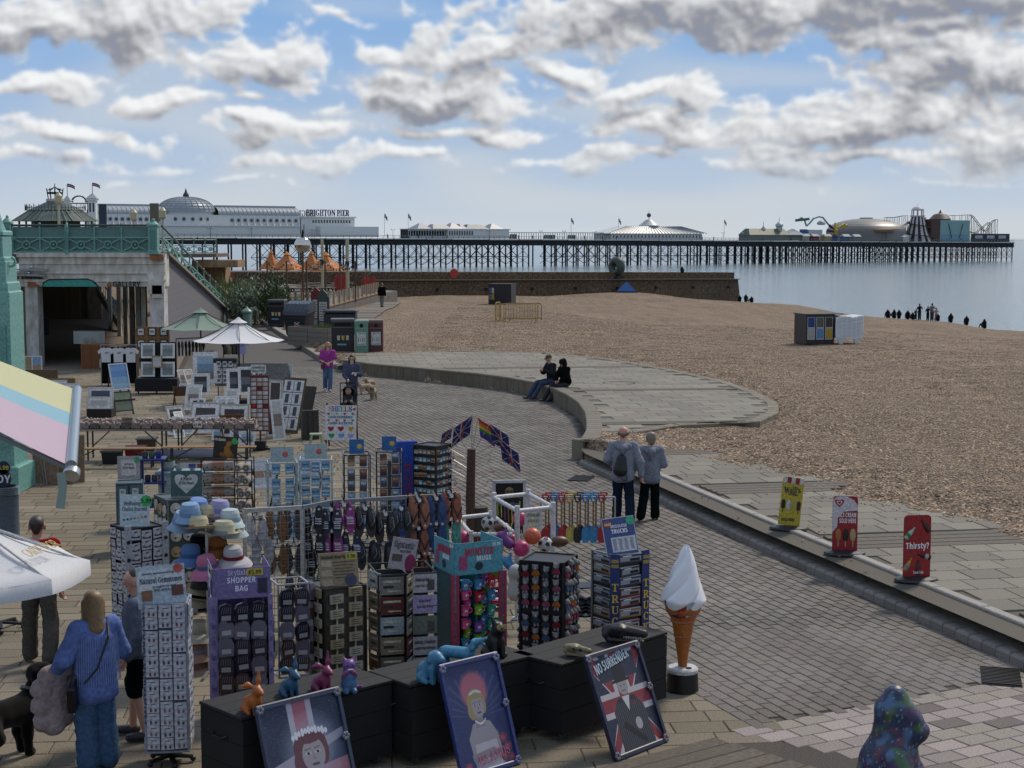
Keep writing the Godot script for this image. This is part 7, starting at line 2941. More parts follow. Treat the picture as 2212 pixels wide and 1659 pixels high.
	for k in 34:
		var back:=k % 2
		var u:=(k/2)/16.0
		var base:=V(lerpf(-9.95,-6.1,u),.735+.005,-35.75-back*.26+.14)
		var m:=MB.new()
		var kk: Color=tints[(k*5) % 6]
		var w:=.2
		m.color(jit(kk,.1))
		for e in [[V(0,.06,.1),V(w,.12,.01)],[V(0,.06,-.1),V(w,.12,.01)],[V(-w*.5,.06,0),V(.01,.12,.2)],[V(w*.5,.06,0),V(.01,.12,.2)],[V(0,.012,0),V(w,.02,.2)]]:
			m.box(e[0],e[1])
		if k in [9,19,23]:
			m.h("d8d8d4")
			m.box(V(0,.05,.108),V(.12,.08,.006))
		var bx:=th("shell_box","small open box heaped with shells on the trestle tables","box",base+V(0,back*.05,0),.02,"boxes of shells")
		pt(m,"tray",bx)
		m=MB.new()
		for e in 16:
			m.color(jit([hx("c9b5a4"),hx("b89a92"),hx("d5c8b8"),hx("8a7468"),hx("a88c96")][(k+e) % 5],.15))
			m.ball(V(rn(-.08,.08),.1+rn(0,.05),rn(-.08,.08)),V(rn(.015,.035),rn(.012,.025),rn(.015,.03)),6,4)
		lay(m,"shells",bx,_s)
	var sg:=th("live_laugh_sign","small pale wooden sign reading LOVE WINE among the shell boxes","sign",W(-8.95,35.55,.78))
	pt(K("b3a498").box(V(0,.12,0),V(.26,.2,.03)).box(V(0,.01,0),V(.2,.03,.06)),"board",sg,_w)
	lt("LOVE",.06,xf(V(0,.165,.02),0),hx("4a423c"),sg)
	lt("WINE",.06,xf(V(0,.075,.02),0),hx("4a423c"),sg)
	var pr:=th("price_ticket","white price ticket reading 1.99 on a shell box","price ticket",W(-7.3,35.48,.76))
	bx("ticket",pr,"dcdcd8",0,.07,0,.2,.12,.01)
	lt("£1.99",.06,xf(V(0,.07,.008),0),hx("2a2a2e"),pr,SB,.003,.16)
	for q in [[243,1000,"#20242c","dark navy plastic crate under the shell table bench"],[293,992,"#8f2025","red plastic crate under the shell table bench"],[318,972,"#4a4038","brown woven basket under the shell table"]]:
		p=G(q[0],q[1])
		o=th("storage_crate",q[3],"crate",p,.1)
		pt(KC(hx(q[2])).hexa([V(-.2,0,-.14),V(-.2,0,.14),V(.2,0,.14),V(.2,0,-.14),V(-.23,.3,-.17),V(-.23,.3,.17),V(.23,.3,.17),V(.23,.3,-.17)]),"body",o,_s)
		pt(KC(hx(q[2]).lightened(.1)).box(V(0,.29,.175),V(.5,.04,.03)).box(V(0,.29,-.175),V(.5,.04,.03)),"rim",o,_s)
	p=G(410,992)
	o=th("white_sacks","bundled pale cloth sacks lying behind the pet blanket rack","sack",p)
	soft([[-.7,.12,0,-.1,.12,0,.13,.11,hx("8f8f9c")],[.0,.13,0,.8,.12,.05,.12,.13,hx("9a9aa6")]],"sacks",o,_c,.03,.02)
	p=G(670,947)
	o=th("timber_bollard","squat weathered grey timber bollard beside the shells board","bollard",p,.2)
	pt(K("4c4f4a").hexa([V(-.22,0,-.2),V(-.22,0,.2),V(.22,0,.2),V(.22,0,-.2),V(-.21,.72,-.19),V(-.21,.75,.19),V(.21,.75,.19),V(.21,.72,-.19)]),"post",o,_w)
	for s in [-.07,.07]:
		bx("crack",o,"3a3d39",s,.37,.203,.012,.7,.01,_w)
	p=G(683,958)
	o=th("step_stool","small pale green plastic step stool beside the timber bollard","stool",p,.2)
	pt(K("b5c4a2").slab(V(0,.24,0),V(.32,.04,.22),.012),"seat",o,_s)
	for s in [-1,1]:
		for q in [-1,1]:
			pt(K("b5c4a2").bar(V(s*.15,0,q*.1),V(s*.11,.23,q*.08),.05,.03),"leg",o,_s)
	p=G(737,966)
	o=th("shells_board","white A-board painted SHELLS with rows of coloured hearts","A-board",p,-.08)
	for s in [[.1,-.1],[-.3,.12]]:
		for x in [-.36,.36]:
			pt(K("5a4230").bar(V(x,0,s[0]),V(x,1.08,-.08),.04,.03),"leg",o,_w)
	var fr:=T3(bX(-.14),V(0,.2,.095))
	pt(K("dddfe0").at(fr).box(V(0,.42,0),V(.78,.86,.02)),"board",o)
	var ch:=["#b0842c","#7a4a9a","#2f7ab0","#3f8a4a","#b5303a","#2a2a2e"]
	for k in 6:
		lt("SHELLS"[k],.12,fr*xf(V(-.26+k*.1,.755,.013),0),hx(ch[k]),o,RB,.004)
	lt("CASH PREFERRED",.055,fr*xf(V(0,.555,.013),0),hx("3a4a6a"),o,SB,.004,.6)
	lt("CARDS ACCEPTED",.055,fr*xf(V(0,.405,.013),0),hx("3a4a6a"),o,SB,.004,.6)
	var hearts:=[]
	for k in 4:
		hearts.append([-.3+k*.2,.64,.032,["#b5222c","#c9b53a","#a3202c","#b52c3a"][k]])
		hearts.append([-.3+k*.2,.48,.032,["#b54a55","#b5222c","#a3202c","#2f8a4a"][k]])
	hearts.append([.34,.755,.04,"#b5222c"])
	for k in 3:
		hearts.append([-.24+k*.25,.27,.075,["#b5222c","#b01f2a","#d0a52a"][k]])
		hearts.append([-.22+k*.24,.1,.075,["#2f9a4a","#6f9ad8","#b49ac8"][k]])
	for q in hearts:
		b=KC(hx(q[3]))
		var pts:=PackedVector2Array()
		for k in 20:
			var a:=TAU*k/20
			pts.append(V2(pow(sin(a),3),.8*cos(a)-.33*cos(2*a)-.13*cos(3*a))*q[2])
		b.prism(pts,.006,fr*xf(V(q[0],q[1],.01),0))
		pt(b,"heart",o)
	p=G(378,720)
	o=th("wire_figure","grey metal stretching figure sculpture by the grey stair wall","sculpture",p)
	soft([[0,.0,0,.05,1,0,.08,.1,hx("77797e")],[.05,1,0,-.25,1.6,0,.12,.14,hx("77797e")],[-.25,1.6,0,-.05,2,0,.13,.08,hx("77797e")],[-.05,2,0,.55,2.25,0,.07,.04,hx("77797e")],[.2,.05,0,.1,1,0,.05,.07,hx("77797e")]],"figure",o,_m,.05,.06)
	var N:=V(-6.28,1.95,-21.5)
	var F:=V(-7.87,2.44,-27.5)
	var NB:=N+(V(-7.5,2.32,-22.5)-N)*2.6
	var FB:=F+(V(-9.49,2.91,-28.5)-F)*2.6
	o=th("striped_awning","pastel yellow, blue and pink striped shop awning with a metal front bar","awning",Vector3.ZERO)
	var st:=[[.0,.44,"#d6bfd0"],[.44,.62,"#9ccadb"],[.62,1.0,"#dcdcb0"]]
	for q in st:
		b=KC(hx(q[2]))
		var rows:=[]
		for i in 9:
			var u:=i/8.0
			var row:=[]
			for j in 4:
				var v:=lerpf(q[0],q[1],j/3.0)
				var pt:=N.lerp(F,v).lerp(NB.lerp(FB,v),u)
				row.append(pt+V(0,-.1*sin(u*PI)*.6,0))
			rows.append(row)
		b.sheet(rows)
		pt(b,"canvas_stripe",o,_v)
	pt(K("a9b2b8").tube(N+V(.06,-.02,0),F+V(.06,-.02,0),.085,.085,12),"front_bar",o,_m)
	pt(K("b9bcc0").tube(N+V(.06,-.16,.02),N+V(.06,-.1,-.06),.12,.12,14),"end_plate",o,_m)
	pt(K("9fb5ae").sheet([[N+V(-.12,-.1,.1),N+V(.0,-.1,.1)],[N+V(-.1,-.35,.1),N+V(.03,-.3,.12)],[N+V(-.14,-.6,.12),N+V(-.02,-.62,.1)]]),"hanging_strip",o,_v)
	for q in [NB,FB]:
		pt(K("8a9196").bar((N if q==NB else F)+V(0,-.05,0),q+V(0,-.25,0),.05,.05),"arm",o,_m)
	p=G(110,1045)
	o=th("cardboard_sheets","flattened brown cardboard boxes leaning under the awning edge","cardboard",p,.1)
	for k in 3:
		pt(KC(jit(hx("8d7660"),.1)).at(T3(bX(-.12),V(-.1+.25*k,0,-.06*k))).box(V(0,.5,0),V(.55,1,.02)),"sheet",o)
	p=G(85,1045)
	o=th("leaning_poles","bundle of pale poles leaning beside the teal column","poles",p)
	for k in 4:
		pt(KC(jit(hx("a49c94"),.1)).bar(V(k*.06,0,.02*k),V(-.2+k*.05,1.3,-.15),.025,.025),"pole",o,_s)
	p=G(14,1185)
	o=th("toy_stand","small round toy stand under a navy sign reading TOY","display stand",p)
	pt(K("5a6a78").tube(Vector3.ZERO,V(0,.9,0),.22,.22,14),"drum",o,_s)
	b=K("c4c8cc")
	for k in 5:
		b.lathe(PV([.2,.9+k*.03,.24,.915+k*.03,.2,.93+k*.03]),14)
	pt(b,"wire_basket",o,_m)
	pt(K("27365a").tube(V(-.05,1.18,0),V(-.05,1.18,.03),.17,.17,20).tube(V(.0,1.36,0),V(.0,1.36,.03),.11,.11,20),"sign",o,_s)
	lt("TOY",.13,xf(V(-.06,1.17,.035),0),hx("e3e6ec"),o)
	lt("4.99",.07,xf(V(0,1.36,.035),0),hx("d8c84a"),o)

# ---------------------------------------------------------------- gift shop racks
func xf(at: Vector3,turn: float) -> Transform3D:
	return T3(bY(turn),at)
func spinner_frame(at: Vector3,turn: float,w: float,y0: float,y1: float,k: Color,label: String,panel:=Color(0,0,0,0)) -> Node3D:
	var root:=th("display_spinner",label,"display rack",at,turn)
	var b:=K("18191c")
	for a in 5:
		var d:=V(cos(a*TAU/5),0,sin(a*TAU/5))*w*.55
		b.bar(V(0,.07,0),d+V(0,.05,0),.04,.03).ball(d+V(0,.03,0),Vector3.ONE*.03,8,6)
	b.tube(V(0,.05,0),V(0,y0+.05,0),.022,.022,8)
	pt(b,"star_base",root,_s)
	b=KC(k)
	for s in [[-1,-1],[-1,1],[1,1],[1,-1]]:
		b.box(V(s[0]*w*.5,(y0+y1)*.5,s[1]*w*.5),V(.02,y1-y0,.02))
	for y in [y0,y1]:
		for s in [-1,1]:
			b.box(V(0,y,s*w*.5),V(w,.018,.018)).box(V(s*w*.5,y,0),V(.018,.018,w))
	pt(b,"frame",root,_s)
	if panel.a>.0:
		pt(KC(panel).box(V(0,(y0+y1)*.5,0),V(w*.96,y1-y0-.01,w*.96)),"panels",root,_s)
	return root
func goods(meshes: Array,called: String,label: String,cat: String,group: String,rack: Transform3D,side: int,w: float,y0: float,y1: float,cols: int,rows: int,out:=.02,jitter:=.02):
	for r in rows:
		for c in cols:
			var u:=(c+.5)/cols-.5
			var y:=lerpf(y0,y1,(r+.5)/rows)
			var t:=T3(bY([.0,PI*.5,PI,-PI*.5][side]),Vector3.ZERO)
			var q:=T3(bY(rn(-jitter,jitter)*3.0)*bZ(rn(-jitter,jitter)),V(u*w,y+rn(-jitter,jitter)*.3,w*.5+out))
			item(meshes[rng.randi() % meshes.size()],called,label,cat,group,rack*t*q)
func board(root: Node,t: Transform3D,w: float,h: float,k: Color,called:="header_board") -> MeshInstance3D:
	var b:=KC(k)
	b.at(t).box(Vector3.ZERO,V(w,h,.008))
	return pt(b,called,root,_s)
func price_star(root: Node,t: Transform3D,s: String,k: Color,r:=.06):
	var b:=KC(k)
	var pts:=PackedVector2Array()
	for i in 20:
		var a:=TAU*i/20
		pts.append(V2(cos(a),sin(a))*r*(1.0 if i % 2 else .82))
	b.prism(pts,.004,t)
	pt(b,"price_star",root)
	if s!="":
		lt(s,r*.75,t*xf(V(0,0,.006),0),hx("1c2a1e"),root,SB,.002,r*1.6)
func card_mesh(w: float,h: float,base: Color,prints: Array,thick:=.008) -> ArrayMesh:
	var b:=KC(base)
	b.box(Vector3.ZERO,V(w,h,thick))
	var z:=thick*.5
	for p in prints:
		z+=.0012
		b.color(p[4]).quad(V(p[0]-p[2]*.5,p[1]-p[3]*.5,z),V(p[0]+p[2]*.5,p[1]-p[3]*.5,z),V(p[0]+p[2]*.5,p[1]+p[3]*.5,z),V(p[0]-p[2]*.5,p[1]+p[3]*.5,z))
	return b.mesh(mat("satin"))

func build_gifts():
	var b: MB
	var o: Node3D

	var p:=G(368,1646)
	var T:=xf(p,.12)
	o=spinner_frame(p,.12,.4,.17,1.62,hx("8f97a3"),"tall jewellery card spinner under a Natural Gemstones header",hx("5a606c"))
	var gem:=[]
	for k in [hx("5a5470"),hx("7a4a52"),hx("3e4650"),hx("8a6a70")]:
		gem.append(card_mesh(.118,.115,hx("c3c6d2"),[[0,.03,.05,.008,hx("4a4c55")],[.0,-.005,.1,.003,hx("8a8c96")],[-.02,-.03,.02,.035,k],[.025,-.03,.02,.03,k]]))
	for s in [0,3,1]:
		goods(gem,"jewellery_card","white jewellery card hanging on the gemstones spinner","card","jewellery cards on the gemstones spinner",T,s,.39,.2,1.62,3,12,.022,.05)
	var h:=xf(V(-.04,1.78,.1),.1)*T3(bX(-.12)*bZ(.06),Vector3.ZERO)
	board(o,h,.46,.4,hx("b9cbd8"))
	board(o,h*xf(V(0,.06,.006),0),.44,.2,hx("d5dde2"),"header_print")
	lt("Natural Gemstones",.05,h*xf(V(0,.06,.014),0),hx("1f2f4a"),o,RB,.003,.4)
	lt("to support the mind",.022,h*xf(V(.03,.0,.014),0),hx("2f4460"),o,SB,.002,.22)
	lt("body, spirit & soul",.022,h*xf(V(.03,-.03,.014),0),hx("2f4460"),o,SB,.002,.2)
	lt("Bracelets, Necklaces & Earrings",.018,h*xf(V(-.02,.13,.014),0),hx("2f4460"),o,SB,.002,.3)
	board(o,h*xf(V(.15,-.05,.01),0),.11,.1,hx("6a3c34"),"header_photo")
	board(o,h*xf(V(-.14,-.08,.01),0),.1,.1,hx("8a6248"),"header_photo")
	price_star(o,h*xf(V(.17,.16,.01),0),"",hx("c8605a"),.05)
	lt("NATURAL GEMSTONES",.05,T3(bZ(-PI*.5),V(-.19,1,.212)),hx("2b3c58"),o,SB,.003,1.1)

	p=G(520,1540)
	var turn:=.28
	T=xf(p,turn)
	o=spinner_frame(p,turn,.58,.1,1.34,hx("8a7fb0"),"lilac wire rack of folded shopping bags under Shopper Bag headers")
	for s in [[-1,1,.09],[1,1,.05],[1,-1,.05]]:
		var pl:=bx("side_panel",o,"9286b5",s[0]*.3,.72,s[1]*.3,s[2],1.28,.03,_s)
		for k in 7:
			bx("print",pl,"6d63a0",s[0]*.3,.2+k*.17,s[1]*.3+.018,s[2]*.45,.05,.006,_s)
	pt(K("4a4470").box(V(0,.72,-.05),V(.5,1.2,.02)).box(V(.05,.72,0),V(.02,1.2,.5)),"inner_panel",o,_s)
	for s in [[.0,.3,.0,.6],[.3,.0,PI*.5,.6],[-.3,.0,-PI*.5,.6]]:
		var ht:=xf(V(s[0],1.5,s[1]),s[2])
		board(o,ht,s[3],.32,hx("8478ac"))
		lt("SHOPPER",.06,ht*xf(V(.0,.03,.008),0),hx("e2def0"),o,SB,.003,.3)
		lt("BAG",.06,ht*xf(V(.0,-.06,.008),0),hx("e2def0"),o,SB,.003,.13)
		lt("Stylish",.05,ht*xf(V(-.04,.11,.008),0),hx("d0c8e8"),o,"Droid Serif",.003,.2)
		board(o,ht*xf(V(.22,-.04,.006),0),.1,.16,hx("3a3550"),"header_print")
		board(o,ht*xf(V(.14,.11,.008),0),.17,.07,hx("d4c23a"),"price_label")
		lt("£5.99",.045,ht*xf(V(.14,.11,.014),0),hx("2c2a2a"),o,SB,.002,.13)
	var bagm:=[]
	for k in [hx("2c2a33"),hx("3a343c"),hx("5a5462"),hx("6a6672"),hx("40302f"),hx("26262c")]:
		b=KC(k)
		b.prism(PV([-.075,-.1,.075,-.1,.085,.02,.06,.085,.0,.105,-.06,.085,-.085,.02]),.05,xf(V(0,0,-.02),0)).color(k.lightened(.25)).prism(PV([-.05,-.07,.05,-.07,.05,-.02,-.05,-.02]),.004,xf(V(0,0,.03),0)).h("6d6a76")
		for q in 5:
			b.bar(V(-.055+q*.025,.0,.031),V(-.04+q*.022,.07,.031),.006,.003)
		bagm.append(b.mesh(mat("gloss")))
	for s in [0,1]:
		goods(bagm,"folded_bag","dark patterned folded shopping bag hanging on the lilac rack","bag","folded bags on the lilac rack",T,s,.52,.15,1.3,3,6,.05,.08)
	p=G(628,1500)
	T=xf(p,.4)
	o=spinner_frame(p,.4,.34,.25,1.3,hx("a9acb2"),"thin chrome rack of small dark bags behind the lilac rack")
	for s in [0,1]:
		goods(bagm,"folded_bag","small dark bag hanging on the thin chrome rack","bag","small bags on the chrome rack",T,s,.34,.3,1.28,2,5,.04,.08)

	p=G(302,1408)
	T=xf(p,.72)
	o=spinner_frame(p,.72,.46,.2,1.6,hx("1b1b1e"),"black bracelet spinner with rows of white cards and a Chakra header",hx("141416"))
	var chk:=[]
	for k in [hx("3a3a42"),hx("5a4a50"),hx("2a2f38")]:
		chk.append(card_mesh(.13,.125,hx("c6c8ce"),[[0,.035,.04,.02,hx("55575e")],[0,-.03,.1,.014,k],[-.04,-.018,.02,.014,k],[.04,-.018,.02,.014,k]]))
	for s in [0,3,1]:
		goods(chk,"bracelet_card","white bracelet card hanging on the black spinner","card","bracelet cards on the black spinner",T,s,.45,.22,1.58,3,10,.02,.06)
	for s in [-1,1]:
		var cp:=pt(K("b5b8c0").box(V(s*.25,.95,.25),V(.08,1.4,.02),bY(.0)),"corner_panel",o,_s)
		for k in 6:
			pt(K("26262b").tube(V(s*.25,.35+k*.22,.262),V(s*.25,.35+k*.22,.266),.025,.025,12),"printed_disc",cp,_s)
	h=xf(V(-.05,1.78,.05),-.62)*T3(bX(-.1),Vector3.ZERO)
	board(o,h,.36,.42,hx("c9dbe0"))
	lt("Wellbeing",.045,h*xf(V(-.03,.1,.008),0),hx("28364a"),o,"Droid Sans",.003,.2)
	lt("Chakra Bracelet",.045,h*xf(V(.0,.03,.008),0),hx("28364a"),o,"Droid Sans",.003,.3)
	for k in 7:
		pt(KC([hx("5a4a8a"),hx("3a4a7a"),hx("5a8ab0"),hx("7aa08a"),hx("c9b84a"),hx("c98a4a"),hx("a04a5a")][k]).at(h).tube(V(-.13+k*.043,-.1+k*.006,.005),V(-.13+k*.043,-.1+k*.006,.009),.014,.014,10),"printed_bead",o,_s)
	price_star(o,h*xf(V(.14,.13,.008),0),"5.99",hx("4fc46a"),.075)

	p=G(395,1318)
	T=xf(p,.55)
	o=spinner_frame(p,.55,.55,.2,1.6,hx("6d7a78"),"grey panelled spinner hung with round wooden heart discs",hx("4f5a58"))
	var disc:=[]
	for k in [hx("c2bdb4"),hx("b9b2a6"),hx("b0936f"),hx("cbc6bd")]:
		b=KC(k)
		b.tube(V(0,0,-.01),V(0,0,.012),.075,.075,18).h("3a3836").prism(PV([0,-.02,.018,.004,.009,.014,0,.006,-.009,.014,-.018,.004]),.003,xf(V(-.01,-.02,.012),0))
		disc.append(b.mesh(mat("matte")))
	for s in [0,3,1]:
		goods(disc,"wooden_disc","round pale wooden disc with a small heart hung on the grey spinner","ornament","wooden discs on the grey spinner",T,s,.52,.25,1.55,3,7,.03,.09)
	h=xf(V(.05,1.78,.1),-.45)
	board(o,h,.42,.36,hx("4a686a"))
	for q in [[.0,.0]]:
		b=K("d5d8d6")
		var pts:=PackedVector2Array()
		for k in 24:
			var a:=TAU*k/24
			pts.append(V2(pow(sin(a),3),.8*cos(a)-.33*cos(2*a)-.13*cos(3*a))*.16)
		b.prism(pts,.004,h*xf(V(0,.02,.005),0))
		pt(b,"printed_heart",o)
	lt("A Piece",.045,h*xf(V(0,.07,.012),0),hx("3a4a4c"),o,SB,.002,.15)
	lt("of the Heart",.045,h*xf(V(0,.01,.012),0),hx("3a4a4c"),o,SB,.002,.2)

	p=G(283,1190)
	T=xf(p,.2)
	o=spinner_frame(p,.2,.4,.3,1.15,hx("5a6f7a"),"small teal card spinner with a pale heart header and green star",hx("41555f"))
	var tealc:=[card_mesh(.17,.2,hx("56727e"),[[0,.0,.1,.1,hx("c9d2d2")],[0,.0,.05,.04,hx("8a9a9a")]])]
	for s in [0,1]:
		goods(tealc,"heart_card","teal card with a pale round badge on the small spinner","card","teal cards on the small spinner",T,s,.4,.35,1.12,2,4,.02,.02)
	h=xf(V(0,1.4,.1),-.1)
	board(o,h,.36,.38,hx("b0b2b6"))
	board(o,h*xf(V(0,0,.006),0),.24,.26,hx("dcdadc"),"header_print")
	lt("A Piece",.04,h*xf(V(0,.06,.012),0),hx("4a4a52"),o,SB,.002,.14)
	lt("of the Heart",.04,h*xf(V(0,.0,.012),0),hx("4a4a52"),o,SB,.002,.18)
	price_star(o,h*xf(V(.13,.13,.01),0),"",hx("4fb478"),.055)

	p=G(332,1133)
	o=th("navy_shelf_stand","navy blue painted shelf stand with mugs on top","shelf",p,.1)
	for s in [[-1,-1],[-1,1],[1,1],[1,-1]]:
		bx("leg",o,"232c6a",s[0]*.2,.6,s[1]*.17,.045,1.2,.045,_p)
	for y in [.35,.78,1.2]:
		pt(K("26307a").slab(V(0,y,0),V(.48,.035,.42),.008),"shelf",o,_p)
	for q in [[-.12,1.22,"#3e4a44"],[.0,1.22,"#4a5a52"],[.12,1.22,"#33407a"],[.04,.8,"#4a4458"],[-.08,.8,"#3a3648"],[.02,.37,"#4a4a55"]]:
		var m:=KC(hx(q[2]))
		m.lathe(PV([.045,0,.055,.03,.055,.11,.047,.11,.045,.02]),12)
		m.path([V(.055,.09,0),V(.09,.08,0),V(.09,.04,0),V(.055,.03,0)],.008,5)
		item(m.mesh(mat("gloss")),"pottery_mug","dark glazed pottery mug standing on the navy shelf stand","mug","mugs on the navy stand",T3(bY(rng.randf()*6.0),p+bY(.1)*V(q[0],q[1],.05)))

	p=G(405,1128)
	o=th("pale_blue_dresser","pale blue painted dresser displaying pottery and a print strip","dresser",p,.05)
	bx("body",o,"c4d2d2",0,.45,0,.95,.9,.4,_p)
	pt(K("8fb0b5").slab(V(0,.93,0),V(1.05,.05,.48),.012),"top",o,_p)
	for s in [-.23,.23]:
		bx("door",o,"b4c4c4",s,.42,.205,.4,.7,.015,_p)
	board(o,xf(V(.2,1.05,.1),.0),.6,.1,hx("d5d8da"),"print_strip")
	for k in 3:
		board(o,xf(V(.12+k*.15,1.05,.108),.0),.12,.07,[hx("4a5a9a"),hx("b05a48"),hx("6a6aa0")][k],"printed_swatch")
	for q in [[-.3,.14],[-.12,.09],[.12,.07]]:
		b=K("8f9a9c")
		var m:=b.lathe(PV([q[1]*.5,0,q[1]*.8,q[1]*.5,q[1]*.75,q[1]*1.2,q[1]*.66,q[1]*1.2]),14)
		item(m.mesh(mat("gloss")),"pottery_bowl","blue grey glazed pottery pot standing on the pale blue dresser","pot","pots on the dresser",T3(Basis.IDENTITY,p+V(q[0],.955,.05)))
	shrub_small(p+V(-.3,1.08,.05))

	p=G(492,1140)
	o=th("blanket_rack","black wire rack stacked with rolled paw print pet blankets","display rack",p,.06)
	b=K("17181a")
	for s in [-.42,.16,.46]:
		for z in [-.2,.2]:
			b.box(V(s,.62,z),V(.018,1.24,.018))
	for y in [.1,.33,.56,.79,1.02,1.24]:
		b.box(V(.02,y,.21),V(.9,.014,.014)).box(V(.02,y,-.2),V(.9,.014,.014))
	pt(b,"wire_frame",o,_m)
	var roll:=K("a8a09a")
	roll.tube(V(-.27,0,0),V(.27,0,0),.075,.075,14)
	roll.h("a5806c")
	roll.tube(V(-.11,0,0),V(.11,0,0),.078,.078,14)
	roll.h("3a3634")
	for k in 8:
		var x:=-.25+.07*k
		roll.ball(V(x,.03*sin(k*2.4),.074),V(.014,.014,.006),6,4)
	var rm:=roll.mesh(mat("cloth"))
	var ends:=K("aaa29c")
	ends.tube(V(0,0,-.2),V(0,0,.2),.065,.065,12)
	ends.h("5a5450")
	for k in 3:
		ends.lathe(PV([.012+k*.018,.0,.018+k*.018,.0]),12)
	ends.h("6a635e")
	ends.tube(V(0,0,.2),V(0,0,.203),.045,.045,10)
	ends.h("aaa29c")
	ends.tube(V(0,0,.203),V(0,0,.206),.026,.026,10)
	var em:=ends.mesh(mat("cloth"))
	for y in 5:
		item(rm,"pet_blanket","rolled pale pet blanket with paw prints lying on the wire rack","blanket","rolled pet blankets",xf(p,.06)*T3(bX(rn(-.3,.3)),V(-.13,.2+y*.23,.14)))
		item(rm,"pet_blanket","rolled pale pet blanket with paw prints lying on the wire rack","blanket","rolled pet blankets",xf(p,.06)*T3(bX(1.0),V(-.15,.2+y*.23,-.05)))
		for c in 2:
			item(em,"pet_blanket","rolled pet blanket seen end-on in the wire rack","blanket","rolled pet blankets seen end-on",xf(p,.06)*T3(bY(rn(-.2,.2)),V(.24+c*.14,.19+y*.23,.1)))
	h=xf(V(.0,1.46,.1),.0)*T3(bZ(-.1),Vector3.ZERO)
	board(o,h,.42,.38,hx("2b2220"))
	soft([[.02,-.02,0,.05,-.1,.01,.05,.07,hx("a87434")],[.05,.06,.01,.06,.07,.02,.045,.045,hx("b08040")],[-.06,-.13,0,.12,-.14,0,.04,.04,hx("8a5f2a")]],"printed_dog",o,"matte",.015,.02).transform=h*T3(Basis.from_scale(V(1,1,.08)),V(0,0,.006))
	lt("Pet Blanket",.05,h*xf(V(-.1,.13,.008),0),hx("d8d2c4"),o,SB,.003,.18)
	price_star(o,h*xf(V(.15,.12,.01),0),"",hx("4fc46a"),.06)

	for q in [[568,1100,"crossed wooden trestle holding large open white picture books",.5],[668,1085,"crossed wooden trestle of prints behind the clear card spinner",-.2]]:
		p=G(q[0],q[1])
		o=th("print_trestle",q[2],"print rack",p,q[3])
		for s in [-.25,.25]:
			pt(K("6b4628").bar(V(s,0,.28),V(s,.8,-.22),.035,.025).bar(V(s,0,-.28),V(s,.8,.22),.035,.025),"crossed_legs",o,_w)
		for k in 3:
			picture(p+bY(q[3])*V(0,.42,.12-.08*k),.5,.55,.35,q[3],hx("d2d4d8"),[hx("c9ccd2"),[hx("a58a70"),hx("8fa0b5"),hx("bfc2c8")][k],hx("d0d2d6")],"large white print standing in a crossed wooden trestle","prints in the trestles",.16)

	var pc:=[]
	for e in [[hx("6f9ac0"),hx("a9c4d8"),hx("3a5a70")],[hx("8a6a50"),hx("5a4a44"),hx("b09a80")],[hx("4a6a8a"),hx("c0ccd4"),hx("5a4a3c")],[hx("7a4a44"),hx("a58a6a"),hx("3a3a40")]]:
		pc.append(card_mesh(.13,.19,hx("d3d6d8"),[[0,.0,.115,.17,e[0]],[0,-.05,.115,.06,e[2]],[0,.05,.09,.05,e[1]]]))
	var pb:=[]
	for e in [[hx("5f93bd"),hx("b5cfdf")],[hx("7aa8c8"),hx("4a7aa0")],[hx("9dbdd0"),hx("3f6a8c")]]:
		pb.append(card_mesh(.14,.17,hx("a9c4d4"),[[0,.0,.12,.15,e[0]],[0,.02,.12,.03,e[1]],[.0,-.04,.1,.02,hx("d5dde0")]]))
	var sp:=[[612,1215,.2,"clear acrylic spinner of pale blue seaside cards before the art stall",1,.45,"#9fb3b8"],[685,1205,.1,"clear acrylic spinner of keyrings with a seaside header board",1,.5,"#b4c0c2"],[772,1190,.15,"black wire spinner of sepia pier postcards",0,.42,"#1d1e20"],[842,1180,.1,"black wire spinner of colour postcards by the blue board",0,.42,"#1d1e20"]]
	for q in sp:
		p=G(q[0],q[1])
		T=xf(p,q[2])
		o=spinner_frame(p,q[2],q[5],.35,1.62,hx(q[6]),q[3])
		for s in [0,1,3]:
			goods(pb if q[4]==1 else pc,"postcard",("pale blue seaside card in a clear spinner" if q[4]==1 else "sepia and blue view postcard in a black wire spinner"),"postcard",("cards in the clear spinners" if q[4]==1 else "postcards in the wire spinners"),T,s,q[5]-.03,.4,1.62,3 if q[5]>.45 else 2,6,.015,.06)
		b=KC(hx(q[6]))
		for y in 6:
			for s in [-1,1]:
				b.box(V(0,.42+y*.2,s*(q[5]*.5+.05)),V(q[5],.008,.008)).box(V(s*(q[5]*.5+.05),.42+y*.2,0),V(.008,.008,q[5]))
		pt(b,"wire_pockets",o,_m).set_meta("kind","stuff")
		h=xf(V(.0,1.74,.05),-.1)
		board(o,h,.36 if q[4]==1 else .24,.24,hx("a9bcc0") if q[4]==1 else hx("2b6aa8"))
		pt(KC(hx("c9605a") if q[4]==1 else hx("d0b060")).at(h).tube(V(.05,.0,.004),V(.05,.0,.008),.045,.045,10),"printed_sun",o)
	p=G(876,1165)
	o=th("blue_board","tall bright blue board with red lettering behind the postcard spinner","board",p,.25)
	pt(K("2a55c0").slab(V(0,.85,0),V(.42,1.7,.04),.015),"panel",o,_s)
	lt("BEACH",.12,T3(bZ(PI*.5),V(.05,.95,.025)),hx("8a2a4a"),o,SB,.003,.7)
	p=G(848,1100)
	o=th("timber_bollard","grey timber bollard rising behind the postcard spinners","bollard",p)
	pt(K("4a4c48").tube(Vector3.ZERO,V(0,.95,0),.18,.17,10),"post",o,_w)

	p=G(935,1180)
	T=xf(p,-.55)
